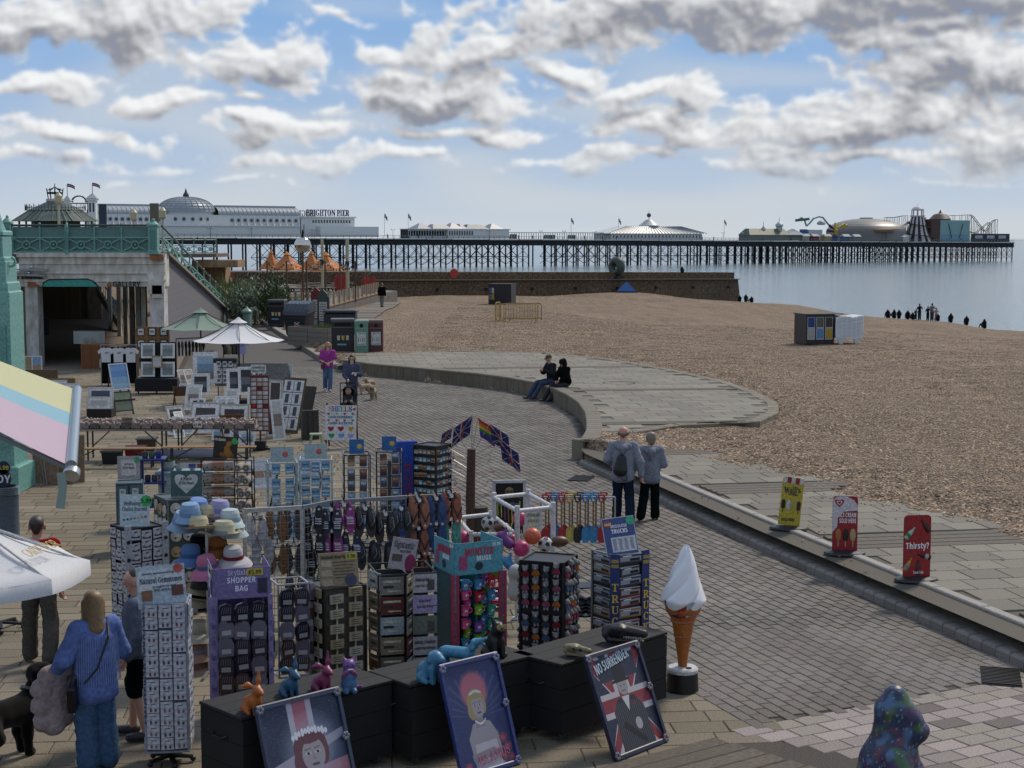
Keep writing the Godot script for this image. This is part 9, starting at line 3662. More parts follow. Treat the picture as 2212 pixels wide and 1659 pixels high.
func build_mug_bear_truck():
	var b: MB
	var p:=G(1012,1462)
	var turn:=.45
	var T:=xf(p,turn)
	var o:=spinner_frame(p,turn,.6,.2,1.3,hx("5aa0a8"),"teal and pink Monster Mugs rack crowded with bright mugs")
	pt(K("2c6470").box(V(0,.75,-.28),V(.58,1.1,.02)).box(V(-.02,.75,0),V(.02,1.1,.56)).box(V(-.28,.75,0),V(.02,1.1,.56)),"panels",o,_s)
	for s in [[-.3,.3],[.3,.3],[.3,-.3]]:
		bx("pink_post",o,"a83a58",s[0],.75,s[1],.1,1.1,.02,_s)
	for s in [[.0,.3,.0],[.3,.0,PI*.5],[-.3,.0,-PI*.5]]:
		var h:=xf(V(s[0],1.48,s[1]),s[2])
		board(o,h,.6,.36,hx("5aa4b4"))
		lt("MONSTER",.085,h*xf(V(.0,.07,.008),0),hx("a8324a"),o,SB,.005,.36)
		lt("MUGS",.055,h*xf(V(.06,-.01,.008),0),hx("d8e0e4"),o,SB,.004,.18)
		board(o,h*xf(V(-.2,-.05,.006),0),.1,.16,hx("b04a78"),"printed_mug")
		pt(K("2b3c44").at(h).tube(V(.0,-.1,.004),V(.0,-.1,.008),.05,.05,14),"printed_badge",o)
		lt("£5.99",.04,h*xf(V(.22,.14,.008),0),hx("e0e4e0"),o,SB,.002,.1)
	var mugs:=[]
	for k in ["#b5284a","#c04a78","#7fa02c","#2f8a74","#3a78a0","#7a4a9a","#a82430"]:
		var m:=KC(hx(k))
		m.lathe(PV([.04,-.055,.046,-.05,.043,-.02,.05,.05,.056,.058,.044,.058,.038,-.04]),12)
		m.path([V(.046,.035,0),V(.08,.03,0),V(.082,-.01,0),V(.044,-.025,0)],.008,5)
		m.h("d8d0c8")
		m.ball(V(0,0,.044),V(.02,.018,.008),8,5)
		m.h("1c1c20")
		m.ball(V(0,.0,.052),V(.009,.009,.004),6,4)
		mugs.append(m.mesh(mat("gloss")))
	for s in [0,1]:
		goods(mugs,"monster_mug","bright moulded mug with a monster eye hanging on the mug rack","mug","mugs on the monster rack",T,s,.5,.25,1.28,3,6,.03,.12)
		goods(mugs,"monster_mug","bright moulded mug with a monster eye hanging on the mug rack","mug","mugs on the monster rack",T,s,.42,.3,1.2,2,5,-.02,.2)
	p=G(1185,1462)
	turn=-.35
	T=xf(p,turn)
	o=spinner_frame(p,turn,.52,.2,1.42,hx("1a1a1c"),"black wire spinner hung with little grey plush bear keyrings",hx("141416"))
	b=K("2c2c30")
	for y in 6:
		b.box(V(0,.4+y*.2,.29),V(.52,.01,.01)).box(V(-.29,.4+y*.2,0),V(.01,.01,.52))
	pt(b,"hanging_bars",o,_m).set_meta("kind","stuff")
	var bears:=[]
	for k in ["#8f3550","#46607a","#a8622c","#3a4450","#8a4a62","#7a2430"]:
		var g:=hx("8d8b8c")
		var c:=hx(k)
		var mi:=body_mesh([[0,.035,0,0,.038,.004,.036,.036,g],[.028,.066,0,.03,.068,0,.013,.013,g],[-.028,.066,0,-.03,.068,0,.013,.013,g],[0,.03,.03,0,.028,.036,.013,.011,hx("c9c6c4")],[0,-.02,0,0,-.045,0,.026,.029,c],[.028,-.015,0,.042,-.045,.01,.013,.012,c],[-.028,-.015,0,-.042,-.045,.01,.013,.012,c],[.016,-.065,0,.02,-.09,.01,.014,.014,g],[-.016,-.065,0,-.02,-.09,.01,.014,.014,g]],.0085,.008,_c)
		bears.append(mi.mesh)
		mi.free()
	for s in [0,3,1]:
		goods(bears,"plush_bear","little grey plush bear keyring in a coloured jumper on the black spinner","soft toy","plush bears on the black spinner",T,s,.5,.28,1.42,4,6,.035,.1)
	p=G(1333,1432)
	turn=.62
	T=xf(p,turn)
	o=spinner_frame(p,turn,.44,.15,1.38,hx("9a9ca0"),"toy truck tower of boxed lorries with yellow TRUCKS lettering",hx("15161a"))
	for s in [[-.235,.235,.0],[.235,.235,.6],[.235,-.235,.6]]:
		var q:=xf(V(s[0],.78,s[1]),s[2]-turn)
		pt(K("243c78").at(q).box(Vector3.ZERO,V(.11,1.24,.02)),"blue_post",o,_s)
		for k in 6:
			lt("TRUCKS"[k],.09,q*xf(V(0,.22-k*.135,.014),0),hx("c9a83a"),o,RB,.004)
		lt("KING",.04,q*xf(V(0,.54,.014),0),hx("c9a83a"),o,SB,.003,.08)
		lt("ROAD",.04,q*xf(V(0,.48,.014),0),hx("c9a83a"),o,SB,.003,.08)
	var boxes:=[]
	for k in ["#3a3f4c","#6a2c2c","#2c3a5a","#8a6a48","#44484e"]:
		var m:=KC(hx(k))
		m.box(V(0,0,-.06),V(.34,.1,.14))
		m.h("8a9098")
		m.box(V(0,.0,.012),V(.3,.055,.004))
		m.h("c4c6c8")
		m.box(V(0,.053,-.06),V(.33,.006,.13))
		m.box(V(-.05,.035,.013),V(.12,.014,.004))
		m.h("22242a")
		m.box(V(.06,-.008,.016),V(.14,.03,.004))
		boxes.append(m.mesh(mat("gloss")))
	for s in [0,1,3]:
		goods(boxes,"boxed_truck","boxed toy lorry lying on a shelf of the truck tower","toy box","boxed lorries in the truck tower",T,s,.4,.2,1.38,1,9,.03,.05)
	var h:=xf(V(-.05,1.58,.1),-.45)*T3(bX(-.35)*bZ(.1),Vector3.ZERO)
	board(o,h,.4,.46,hx("c3c8d4"))
	board(o,h*xf(V(0,.0,.006),0),.38,.44,hx("3a4c86"),"header_print")
	lt("ARTICULATED",.035,h*xf(V(.0,.12,.014),0),hx("dde0e8"),o,SB,.003,.2)
	lt("TRUCKS",.05,h*xf(V(.0,.06,.014),0),hx("e4e6ec"),o,SB,.003,.2)
	pt(K("b0583a").at(h).ball(V(-.13,.15,.01),V(.06,.045,.005),12,6),"printed_logo",o)
	lt("SAVE",.03,h*xf(V(-.13,.15,.017),0),hx("e0d8c8"),o,SB,.002,.08)
	board(o,h*xf(V(.03,-.1,.011),0),.3,.18,hx("d2d5d8"),"printed_list")
	for k in 4:
		board(o,h*xf(V(-.08+k*.07,-.1,.014),0),.04,.14,hx("9a9fa8"),"print_column")
	price_star(o,h*xf(V(.15,.17,.014),0),"",hx("4fb488"),.06)
	p=G(1262,1420)
	o=th("sundries_shelf","low wire shelf of dark caps and cups between the bear and truck racks","shelf",p,.2)
	b=K("2a2b2e")
	for s in [[-.2,-.15],[-.2,.15],[.2,.15],[.2,-.15]]:
		b.box(V(s[0],.5,s[1]),V(.02,1,.02))
	for y in [.15,.55,.9]:
		b.box(V(0,y,0),V(.42,.015,.32))
	pt(b,"frame",o,_m)
	for k in 8:
		var m:=KC([hx("1c1c20"),hx("2a2a30")][k % 2])
		m.ball(Vector3.ZERO,V(.1,.04,.1),12,6)
		m.h("c9c8cc")
		m.lathe(PV([.1,-.005,.101,.003]),12)
		item(m.mesh(mat("satin")),"stacked_cap","black cap with a pale edge in the stack between two racks","cap","stacked caps",T3(bX(.2),p+V(-.08+.18*(k % 2),.6+.045*(k/2),.1)))

# ---------------------------------------------------------------- foreground: chests,paintings,figurines,ice cream,signs
func ell(im: Image,cx: float,cy: float,rx: float,ry: float,k: Color,soft_edge:=.0):
	for y in range(maxi(int(cy-ry),0),mini(int(cy+ry)+1,im.get_height())):
		for x in range(maxi(int(cx-rx),0),mini(int(cx+rx)+1,im.get_width())):
			var d:=V2((x-cx)/rx,(y-cy)/ry).length()
			if d<1.0:
				im.set_pixel(x,y,im.get_pixel(x,y).lerp(k,1.0 if soft_edge==.0 else clampf((1.0-d)/soft_edge,.0,1.0)))
func poly(im: Image,pts: Array,k: Color):
	var pv:=PackedVector2Array()
	var lo:=V2(1e6,1e6)
	var hi:=-lo
	for p in pts:
		var v:=V2(p[0],p[1])
		pv.append(v)
		lo=lo.min(v)
		hi=hi.max(v)
	for y in range(maxi(int(lo.y),0),mini(int(hi.y)+1,im.get_height())):
		for x in range(maxi(int(lo.x),0),mini(int(hi.x)+1,im.get_width())):
			if Geometry2D.is_point_in_polygon(V2(x+.5,y+.5),pv):
				im.set_pixel(x,y,k)
func specks(im: Image,n: int,sd: int,k: Color):
	var r:=RandomNumberGenerator.new()
	r.seed=sd
	for i in n:
		var x:=r.randi_range(1,im.get_width()-2)
		var y:=r.randi_range(1,im.get_height()-2)
		im.set_pixel(x,y,im.get_pixel(x,y).lerp(k,r.randf_range(.3,1.0)))
func face(im: Image,cx: float,cy: float,s: float,skin: Color,hair: Color):
	var dk:=skin.darkened(.45)
	ell(im,cx-2*s,cy-6*s,27*s,30*s,hair)
	ell(im,cx-18*s,cy+12*s,13*s,20*s,hair)
	ell(im,cx+16*s,cy+2*s,10*s,20*s,hair)
	poly(im,[[cx-10*s,cy+18*s],[cx+8*s,cy+20*s],[cx+12*s,cy+50*s],[cx-16*s,cy+50*s]],skin.darkened(.12))
	ell(im,cx+1*s,cy+4*s,18*s,25*s,skin)
	ell(im,cx-1*s,cy-22*s,20*s,9*s,hair)
	for q in [-7.0,8.0]:
		ell(im,cx+q*s,cy+1*s,4.5*s,2.4*s,skin.lightened(.4))
		ell(im,cx+q*s,cy+1*s,2.2*s,2.2*s,Color(.1,.1,.12))
		poly(im,[[cx+(q-5)*s,cy-5*s],[cx+(q+5)*s,cy-6.5*s],[cx+(q+5)*s,cy-5*s],[cx+(q-5)*s,cy-3.6*s]],dk)
	poly(im,[[cx+1*s,cy+2*s],[cx+4*s,cy+11*s],[cx-1*s,cy+11*s]],skin.darkened(.15))
	ell(im,cx+2*s,cy+18*s,6.5*s,2.2*s,dk)
func flag_rays(im: Image,red: Color,pale: Color):
	var w:=im.get_width()
	var h:=im.get_height()
	for e in [[pale,.13],[red,.06]]:
		poly(im,[[0,h*.12],[w*e[1]*1.4,0],[w,h*.95],[w-w*e[1]*1.4,h]],e[0])
		poly(im,[[w,h*.1],[w-w*e[1]*1.4,0],[0,h*.95],[w*e[1]*1.4,h]],e[0])
	for e in [[pale,.15],[red,.08]]:
		im.fill_rect(Rect2i(int(w*(.5-e[1])),0,int(w*e[1]*2),h),e[0])
		im.fill_rect(Rect2i(0,int(h*(.52-e[1]*.8)),w,int(h*e[1]*1.6)),e[0])
func painted(im: Image) -> StandardMaterial3D:
	var m:=StandardMaterial3D.new()
	m.albedo_texture=ImageTexture.create_from_image(im)
	m.roughness=.55
	return m
func painting(at: Vector3,turn: float,tilt: float,w: float,h: float,im: Image,edge: Color,label: String) -> Node3D:
	var root:=th("tin_painting",label,"painting",at,turn)
	root.basis=bY(turn)*bX(-tilt)
	var b:=KC(edge.darkened(.3))
	b.box(V(0,h*.5,-.015),V(w,h,.02))
	pt(b,"panel",root,_s)
	b=MB.new()
	b.quad(V(-w*.5+.01,.01,.0),V(w*.5-.01,.01,.0),V(w*.5-.01,h-.01,.0),V(-w*.5+.01,h-.01,.0))
	pt(b,"painted_face",root,painted(im))
	for e in [[V(0,.02,.01),V(w,.045,.035)],[V(0,h-.02,.01),V(w,.045,.035)],[V(-w*.5+.015,h*.5,.01),V(.035,h-.08,.035)],[V(w*.5-.015,h*.5,.01),V(.035,h-.08,.035)]]:
		pt(KC(edge).slab(e[0],e[1],.01),"pressed_border",root,_s)
	for e in [[-.5,.98],[.5,.98],[-.5,.02],[.5,.02],[.5,.55]]:
		b=KC(edge.lightened(.12))
		for k in 6:
			var a:=TAU*k/6
			b.ball(V(e[0]*(w-.06)+cos(a)*.025,e[1]*h*.96+.015+sin(a)*.025,.028),V(.02,.02,.01),8,5)
		pt(b,"rosette",root,_s)
	return root

func chest(a: Vector3,turn: float,l: float,d: float,h: float,label: String) -> Node3D:
	var root:=th("black_chest",label,"chest",a,turn)
	for k in 3:
		var b:=KC(jit(hx("232529"),.1))
		b.slab(V(l*.5,h-.015,-d*(k+.5)/3.0),V(l+.03,.03,d/3.0-.006),.006)
		pt(b,"lid_plank",root,_w)
		pt(KC(jit(hx("1a1b1e"),.12)).box(V(l*.5,.09+(h-.13)*(k+.5)/3.0,-.012),V(l,(h-.13)/3.0-.006,.024)),"front_plank",root,_w)
		pt(KC(jit(hx("1a1b1e"),.12)).box(V(l*.5,.09+(h-.13)*(k+.5)/3.0,-d+.012),V(l,(h-.13)/3.0-.006,.024)),"back_plank",root,_w)
		for s in [.012,l-.012]:
			pt(KC(jit(hx("1a1b1e"),.12)).box(V(s,.09+(h-.13)*(k+.5)/3.0,-d*.5),V(.024,(h-.13)/3.0-.006,d-.05)),"end_plank",root,_w)
	for s in [[.12,-.1],[l-.12,-.1],[.12,-d+.1],[l-.12,-d+.1]]:
		var b:=K("55575a")
		b.tube(V(s[0]-.015,.04,s[1]),V(s[0]+.015,.04,s[1]),.04,.04,12)
		pt(b,"castor",root,_s)
	var b:=K("3a3c40")
	b.path([V(-.01,h*.72,-d*.35),V(-.05,h*.7,-d*.4),V(-.05,h*.7,-d*.6),V(-.01,h*.72,-d*.65)],.01,6)
	pt(b,"handle",root,_m)
	return root
func rabbit(at: Vector3,turn: float,s: float,k: Color,label: String):
	var root:=th("rabbit_figurine",label,"figurine",at,turn,"rabbit figurines on the chest")
	var bones:=[[V(0,.1,-.05),V(0,.15,.03),.085,.075,k],[V(0,.16,.04),V(0,.24,.08),.05,.045,k],[V(0,.265,.09),V(0,.255,.14),.05,.032,k],[V(0,.25,.14),V(0,.243,.175),.028,.02,k],[V(.03,.12,.07),V(.035,.015,.09),.025,.02,k],[V(-.03,.12,.07),V(-.035,.015,.09),.025,.02,k],[V(.07,.06,-.05),V(.075,.015,.03),.05,.022,k],[V(-.07,.06,-.05),V(-.075,.015,.03),.05,.022,k],[V(0,.07,-.14),V(0,.08,-.15),.03,.03,k],
		[V(.025,.3,.07),V(.03,.36,.06),.016,.024,k,V(1,1,1)],[V(.03,.36,.06),V(.032,.47,.06),.024,.01,k],[V(-.025,.295,.06),V(-.08,.32,.02),.016,.03,k],[V(-.08,.32,.02),V(-.14,.31,-.01),.03,.01,k]]
	for e in bones:
		e[0]*=s
		e[1]*=s
		e[2]*=s
		e[3]*=s
	soft(bones,"body",root,_s,.011*s,.025*s)
	var b:=KC(k.darkened(.6))
	for x in [-.032,.032]:
		b.ball(V(x,.275,.125)*s,Vector3.ONE*.008*s,6,5)
	pt(b,"eyes",root,_g)

func build_foreground():
	var b: MB
	var h:=.83
	var a1:=W(-2.42,13.48)
	var a2:=W(-.97,14.5)
	var a3:=W(.51,15.23)
	var t1:=atan2(14.68-13.48,-1.16+2.42)
	var t2:=atan2(15.6-14.5,.25+.97)
	var t3:=atan2(16.53-15.23,1.71-.51)
	chest(a1,t1,1.72,.7,h,"black painted chest on castors under the rabbit figurines")
	chest(a2,t2,1.62,.68,h,"black painted chest on castors under the blue dog figurines")
	chest(a3,t3,1.75,.68,h,"black painted chest on castors under the dinosaur skulls")
	var im:=Image.create(208,256,false,Image.FORMAT_RGBA8)
	im.fill(Color("#252f48"))
	specks(im,700,1,Color("#9fb0c8"))
	im.fill_rect(Rect2i(72,0,62,130),Color("#a9a4b4"))
	im.fill_rect(Rect2i(86,0,34,130),Color("#a05a6c"))
	poly(im,[[0,150],[208,90],[208,110],[0,180]],Color("#8f8a9c"))
	poly(im,[[208,160],[208,215],[120,200],[120,170]],Color("#9a6a78"))
	poly(im,[[0,195],[0,225],[60,215],[60,195]],Color("#9a6a78"))
	ell(im,118,125,88,100,Color("#8f98ac"),.8)
	face(im,116,132,1.6,Color("#8f8a92"),Color("#5e3a44"))
	for k in 11:
		ell(im,74+k*8.4,90-10.0*sin(k/10.0*PI),4.2,7.0+3.0*(k % 2),Color("#c4cad6"))
	specks(im,300,2,Color("#c9d0dc"))
	painting(W(-1.75,13.5),t1,.32,.92,1.0,im,hx("33405c"),"tin painting of a woman in a tiara over a starry flag, leaning on a chest")
	im=Image.create(200,288,false,Image.FORMAT_RGBA8)
	im.fill(Color("#2b3560"))
	specks(im,600,3,Color("#8a94b8"))
	for k in 14:
		var a:=PI*.5+(k-7)*.22
		poly(im,[[100,150],[100+cos(a)*130,150-sin(a)*120],[100+cos(a+.06)*130,150-sin(a+.06)*120]],Color("#3f4a74"))
	ell(im,98,80,52,56,Color("#9a5a6c"),.25)
	poly(im,[[58,288],[50,200],[72,165],[100,158],[132,165],[152,200],[158,288]],Color("#8a8690"))
	poly(im,[[64,288],[66,216],[142,214],[150,288]],Color("#a5a2ac"))
	poly(im,[[48,240],[128,232],[150,250],[54,262]],Color("#7d7984"))
	face(im,100,118,1.15,Color("#8d8890"),Color("#8a7f58"))
	for k in 9:
		ell(im,84+k*4.2,158+9.0*sin(k/8.0*PI),2.4,2.4,Color("#d0ccd0"))
	for k in 7:
		ell(im,82+k*6.0,88-5.0*sin(k/6.0*PI),2.6,4.0,Color("#b5bac8"))
	for q in [[165,215],[175,240],[160,262],[182,270],[30,268]]:
		ell(im,q[0],q[1],14,13,Color("#7a3f54"))
		ell(im,q[0],q[1],7,6,Color("#94566a"))
	var pt:=painting(W(-.2,14.42),t2,.33,.74,1.1,im,hx("33427c"),"tin painting of a fair woman before a pink disc on blue, leaning on a chest")
	lt("ISLANDS",.09,T3(bZ(.12),V(.08,.14,.006)),hx("a8687c"),pt,RB,.003,.4)
	im=Image.create(192,288,false,Image.FORMAT_RGBA8)
	im.fill(Color("#20263c"))
	flag_rays(im,Color("#7a2a34"),Color("#a8a4a8"))
	im.fill_rect(Rect2i(26,18,140,66),Color("#20263c"))
	specks(im,500,5,Color("#a5b0c4"))
	poly(im,[[40,288],[44,170],[66,138],[96,132],[128,138],[152,170],[160,288]],Color("#24262e"))
	for k in 16:
		im.fill_rect(Rect2i(48+k*7,150,1,138),Color("#6a6c74"))
	poly(im,[[84,134],[98,176],[112,134]],Color("#b5b2b4"))
	ell(im,98,106,18,25,Color("#8a868a"))
	for q in [-7.0,7.0]:
		ell(im,98+q,104,2.5,1.6,Color("#2b2a2e"))
	ell(im,98,119,7,2.0,Color("#504a4e"))
	im.fill_rect(Rect2i(76,40,44,52),Color("#1a1a1e"))
	im.fill_rect(Rect2i(66,86,64,8),Color("#1a1a1e"))
	ell(im,124,160,5,5,Color("#7a2430"))
	poly(im,[[60,214],[72,200],[132,262],[124,274]],Color("#1b1a1c"))
	ell(im,118,216,12,17,Color("#9a969a"))
	pt=painting(W(1.3,15.02),t3,.4,.84,1.06,im,hx("2b3048"),"tin painting reading NO SURRENDER with a top hatted man over a flag")
	lt("NO SURRENDER",.1,T3(bZ(.16),V(-.05,.93,.006)),hx("a9b8c4"),pt,SB,.004,.56)
	var on:=func(x: float,y: float) -> Vector3: return G(x,y,h)
	rabbit(on.call(547,1540),.75,.86,hx("b5642a"),"bright orange rabbit figurine with one ear up on the chest")
	rabbit(on.call(627,1503),.75,.84,hx("2f5f80"),"teal blue rabbit figurine with one ear up on the chest")
	rabbit(on.call(697,1494),.75,.84,hx("86305c"),"magenta rabbit figurine with one ear up on the chest")
	var p: Vector3=on.call(754,1494)
	var o:=th("cat_figurine","purple and blue striped plump cat figurine at the chest end","figurine",p,.3)
	var pu:=hx("6a4a8c")
	soft([[0,.08,0,0,.14,0,.08,.07,hx("3f6a94")],[0,.16,0,0,.2,0,.065,.05,hx("7a4a8c")],[0,.25,.01,0,.26,.02,.062,.06,pu],[.04,.31,0,.05,.335,0,.02,.01,hx("8a4a86")],[-.04,.31,0,-.05,.335,0,.02,.01,hx("8a4a86")],[.06,.17,.04,.03,.21,.07,.02,.018,hx("8a4a86")],[-.06,.17,.04,-.03,.21,.07,.02,.018,hx("8a4a86")],[.04,.02,.05,.04,.02,.08,.03,.025,hx("3f6a94")],[-.04,.02,.05,-.04,.02,.08,.03,.025,hx("3f6a94")],[.09,.03,-.02,.12,.05,.03,.02,.012,hx("8a4a86")]],"body",o,_s,.01,.02)
	pt(K("d0ccd0").ball(V(0,.235,.075),V(.03,.009,.01),8,5).h("17151a").ball(V(.024,.275,.075),Vector3.ONE*.008,6,5).ball(V(-.024,.275,.075),Vector3.ONE*.008,6,5),"face",o,_g)
	var bl:=hx("3f7fa4")
	p=on.call(930,1472)
	o=th("dog_figurine","blue wrinkled bulldog puppy figurine sitting on the chest","figurine",p,.9)
	soft([[0,.1,-.05,0,.15,.02,.1,.085,bl],[0,.2,.04,0,.25,.06,.075,.07,bl],[0,.25,.1,0,.235,.14,.05,.04,bl],[.06,.27,.05,.085,.23,.06,.022,.018,bl],[-.06,.27,.05,-.085,.23,.06,.022,.018,bl],[.05,.14,.06,.055,.015,.08,.035,.028,bl],[-.05,.14,.06,-.055,.015,.08,.035,.028,bl],[.09,.05,-.04,.1,.02,.03,.05,.025,bl],[-.09,.05,-.04,-.1,.02,.03,.05,.025,bl]],"body",o,_s,.012,.03)
	p=on.call(992,1437)
	var lb:=hx("4f94b8")
	o=th("dog_figurine","light blue dachshund figurine with open mouth standing on the chest","figurine",p,1.15)
	soft([[0,.13,-.15,0,.13,.1,.06,.065,lb],[0,.16,.12,0,.24,.17,.045,.04,lb],[0,.26,.18,0,.275,.23,.04,.03,lb],[0,.285,.25,0,.31,.3,.022,.014,lb],[0,.255,.24,0,.245,.285,.016,.01,lb],[.04,.27,.17,.05,.2,.17,.018,.022,lb],[-.04,.27,.17,-.05,.2,.17,.018,.022,lb],[.035,.1,.1,.04,.015,.12,.024,.02,lb],[-.035,.1,.1,-.04,.015,.12,.024,.02,lb],[.035,.1,-.16,.04,.015,-.14,.03,.02,lb],[-.035,.1,-.16,-.04,.015,-.14,.03,.02,lb],[0,.15,-.2,0,.1,-.28,.016,.008,lb]],"body",o,_s,.01,.02)
	p=on.call(1070,1420)
	var bk:=hx("17171b")
	o=th("dog_figurine","black french bulldog figurine wearing round gold glasses","figurine",p,.55)
	soft([[0,.1,-.06,0,.2,.0,.1,.08,bk],[0,.24,.02,0,.28,.04,.065,.065,bk],[0,.33,.05,0,.33,.08,.06,.05,bk],[0,.31,.1,0,.305,.125,.038,.034,bk],[.045,.38,.05,.07,.44,.045,.024,.012,bk],[-.045,.38,.05,-.07,.44,.045,.024,.012,bk],[.045,.18,.05,.05,.02,.07,.035,.028,bk],[-.045,.18,.05,-.05,.02,.07,.035,.028,bk],[.09,.06,-.05,.1,.02,.03,.05,.025,bk],[-.09,.06,-.05,-.1,.02,.03,.05,.025,bk]],"body",o,_s,.012,.025)
	b=K("c4b070")
	for x in [-.034,.034]:
		b.tube(V(x,.345,.128),V(x,.345,.136),.026,.026,14)
	b.bar(V(-.012,.347,.134),V(.012,.347,.134),.006,.006)
	pt(b,"gold_glasses",o,_m)
	for q in [[1247,1419,.5,"#8a7f60","small bone coloured dinosaur skull with open jaws on the chest",1.05],[1348,1391,1.0,"#232427","large black dinosaur skull lying on the chest",1.2]]:
		p=on.call(q[0],q[1])
		o=th("dinosaur_skull",q[4],"skull",p,q[5])
		var s: float=q[2]*(1.0 if q[2]>.6 else 1.25)
		var k:=hx(q[3])
		var bones:=[[V(0,.13,-.18),V(0,.14,-.05),.07,.085,k],[V(0,.15,-.05),V(0,.13,.22),.065,.045,k],[V(.06,.17,-.1),V(.06,.17,.0),.03,.03,k],[V(-.06,.17,-.1),V(-.06,.17,.0),.03,.03,k],[V(.05,.04,-.16),V(.02,.04,.2),.025,.02,k],[V(-.05,.04,-.16),V(-.02,.04,.2),.025,.02,k],[V(.06,.1,-.2),V(.05,.04,-.16),.03,.025,k],[V(-.06,.1,-.2),V(-.05,.04,-.16),.03,.025,k]]
		for e in bones:
			e[0]*=s
			e[1]*=s
			e[2]*=s
			e[3]*=s
		soft(bones,"skull",o,_s,.014*s+.002,.015*s)
		b=KC(k.lightened(.35))
		for i in 9:
			for x in [-1.0,1.0]:
				var z:=-.02+i*.026
				b.tube(V(x*.04,.1,z)*s,V(x*.038,.062,z+.005)*s,.009*s,.001,5).tube(V(x*.03,.05,z)*s,V(x*.032,.08,z)*s,.008*s,.001,5)
		pt(b,"teeth",o,_s)
		b=K("0c0c0d")
		for x in [-1.0,1.0]:
			b.ball(V(x*.075,.15,-.03)*s,V(.02,.028,.03)*s,8,6).ball(V(x*.052,.14,.08)*s,V(.02,.022,.035)*s,8,6)
		pt(b,"eye_sockets",o)
	build_ice_cream()
	build_flex_signs()
	p=W(3.3,12.9)
	o=th("gorilla_statue","galaxy painted gorilla statue gazing away beside the granite plaza","statue",p,1.25)
	var gk:=[hx("2c3f5c"),hx("3a5a6a"),hx("3f5c38"),hx("46345c"),hx("4a6a8c"),hx("5a3444")]
	var gm:=body_mesh([[0,.75,-.02,0,1.05,.0,.2,.17,gk[1]],[0,1.1,-.03,0,1.2,-.01,.14,.1,gk[1]],[0,1.02,.1,0,.9,.17,.09,.1,gk[0]],[-.06,1.03,.17,.06,1.03,.17,.035,.035,gk[4]],[0,.97,.19,0,.93,.22,.03,.05,gk[0]],[0,.6,-.05,0,.4,-.05,.26,.3,gk[2]],[.2,.72,.02,.35,.4,.15,.12,.1,gk[3]],[-.2,.72,.02,-.35,.4,.15,.12,.1,gk[3]],[.35,.4,.15,.32,.04,.3,.09,.07,gk[3]],[-.35,.4,.15,-.32,.04,.3,.09,.07,gk[3]],[.15,.3,-.05,.2,.05,.05,.14,.09,gk[0]],[-.15,.3,-.05,-.2,.05,.05,.14,.09,gk[0]]],.016,.07,_s)
	var arr: ArrayMesh=gm.mesh
	var sa:=arr.surface_get_arrays(0)
	var cs: PackedColorArray=sa[Mesh.ARRAY_COLOR]
	var vs: PackedVector3Array=sa[Mesh.ARRAY_VERTEX]
	for i in vs.size():
		var q:=vs[i]
		var n1:=noise.get_noise_3d(q.x*5.0,q.y*5.0,q.z*5.0)*.5+.5
		var n2:=noise.get_noise_3d(q.x*4.0+9.0,q.y*4.0,q.z*4.0)*.5+.5
		var k: Color=gk[0].lerp(gk[3],smoothstep(.35,.65,n1)).lerp(gk[2]*1.5,smoothstep(.55,.8,n2))
		k=k.lerp(gk[4]*1.3,smoothstep(.6,.85,noise.get_noise_3d(q.x*7.0,q.y*7.0+3.0,q.z*7.0)*.5+.5))
		k=k.lerp(gk[5]*1.4,smoothstep(.7,.9,noise.get_noise_3d(q.x*6.0+4.0,q.y*6.0,q.z*6.0)*.5+.5))
		if rng.randf()<.04:
			k=k.lerp(hx("b5c0cc"),.6)
		cs[i]=k
	sa[Mesh.ARRAY_COLOR]=cs
	var nm:=ArrayMesh.new()
	nm.add_surface_from_arrays(Mesh.PRIMITIVE_TRIANGLES,sa)
	nm.surface_set_material(0,mat("satin"))
	gm.mesh=nm
	gm.name="body"
	o.add_child(gm)
	b=K("12161f")
	for x in [-.045,.045]:
		b.ball(V(x,.995,.19),V(.018,.012,.014),8,6).ball(V(x*.5,.935,.262),V(.016,.012,.01),8,6)
	pt(b,"eyes_and_nostrils",o,_g)
	bx("plinth",o,"1c2430",0,.03,.05,.8,.06,.7,_r)
	p=W(-5.02,14.0)
	o=th("cafe_parasol","white cafe parasol printed with gold CARTE D'OR lettering","parasol",p,.25)
	parasol(o,1.08,2.1,.46,hx("e6e7ea"),8,.14,1.0,hx("c9cacc"),false)
	lt("CARTE D'OR",.11,T3(bY(1.1)*bX(-1.12),V(.66,2.3,.34)),hx("a8925c"),o,"Droid Sans",.003,.55)
	b=K("8f8460")
	for k in 3:
		var a:=TAU*k/3.0+.5
		var c:=TAU*(k+1)/3.0+.5
		b.at(T3(bX(-1.15),V(.15,2.36,.62))).bar(V(cos(a),sin(a),0)*.09,V(cos(c),sin(c),0)*.09,.012,.004)
	pt(b,"recycling_mark",o)
	lt("PLASTIC",.03,T3(bX(-1.15),V(.15,2.365,.62)),hx("8f8460"),o,SB,.002,.1)
	p=G(2,1360)
	o=th("castor_base","black star base of a display stand at the frame edge","stand base",p)
	b=K("151518")
	for k in 5:
		var d:=V(cos(k*TAU/5),0,sin(k*TAU/5))*.3
		b.bar(V(0,.1,0),d+V(0,.08,0),.05,.03).ball(d+V(0,.04,0),Vector3.ONE*.04,8,6)
	pt(b,"base",o,_s)
	for q in [[2162,1462,"iron drain grate choked with pebbles beside the block kerb near the plaza"],[1256,1034,"iron drain grate at the kerb end by the curved wall"]]:
		p=G(q[0],q[1])
		o=th("drain_grate",q[2],"drain",p+V(0,.006,0),1.3)
		bx("pit",o,"2c2a28",0,-.004,0,.75,.008,.45)
		for k in 12:
			bx("bar",o,"4a4642",-.34+k*.062,.008,0,.022,.016,.44,_m)

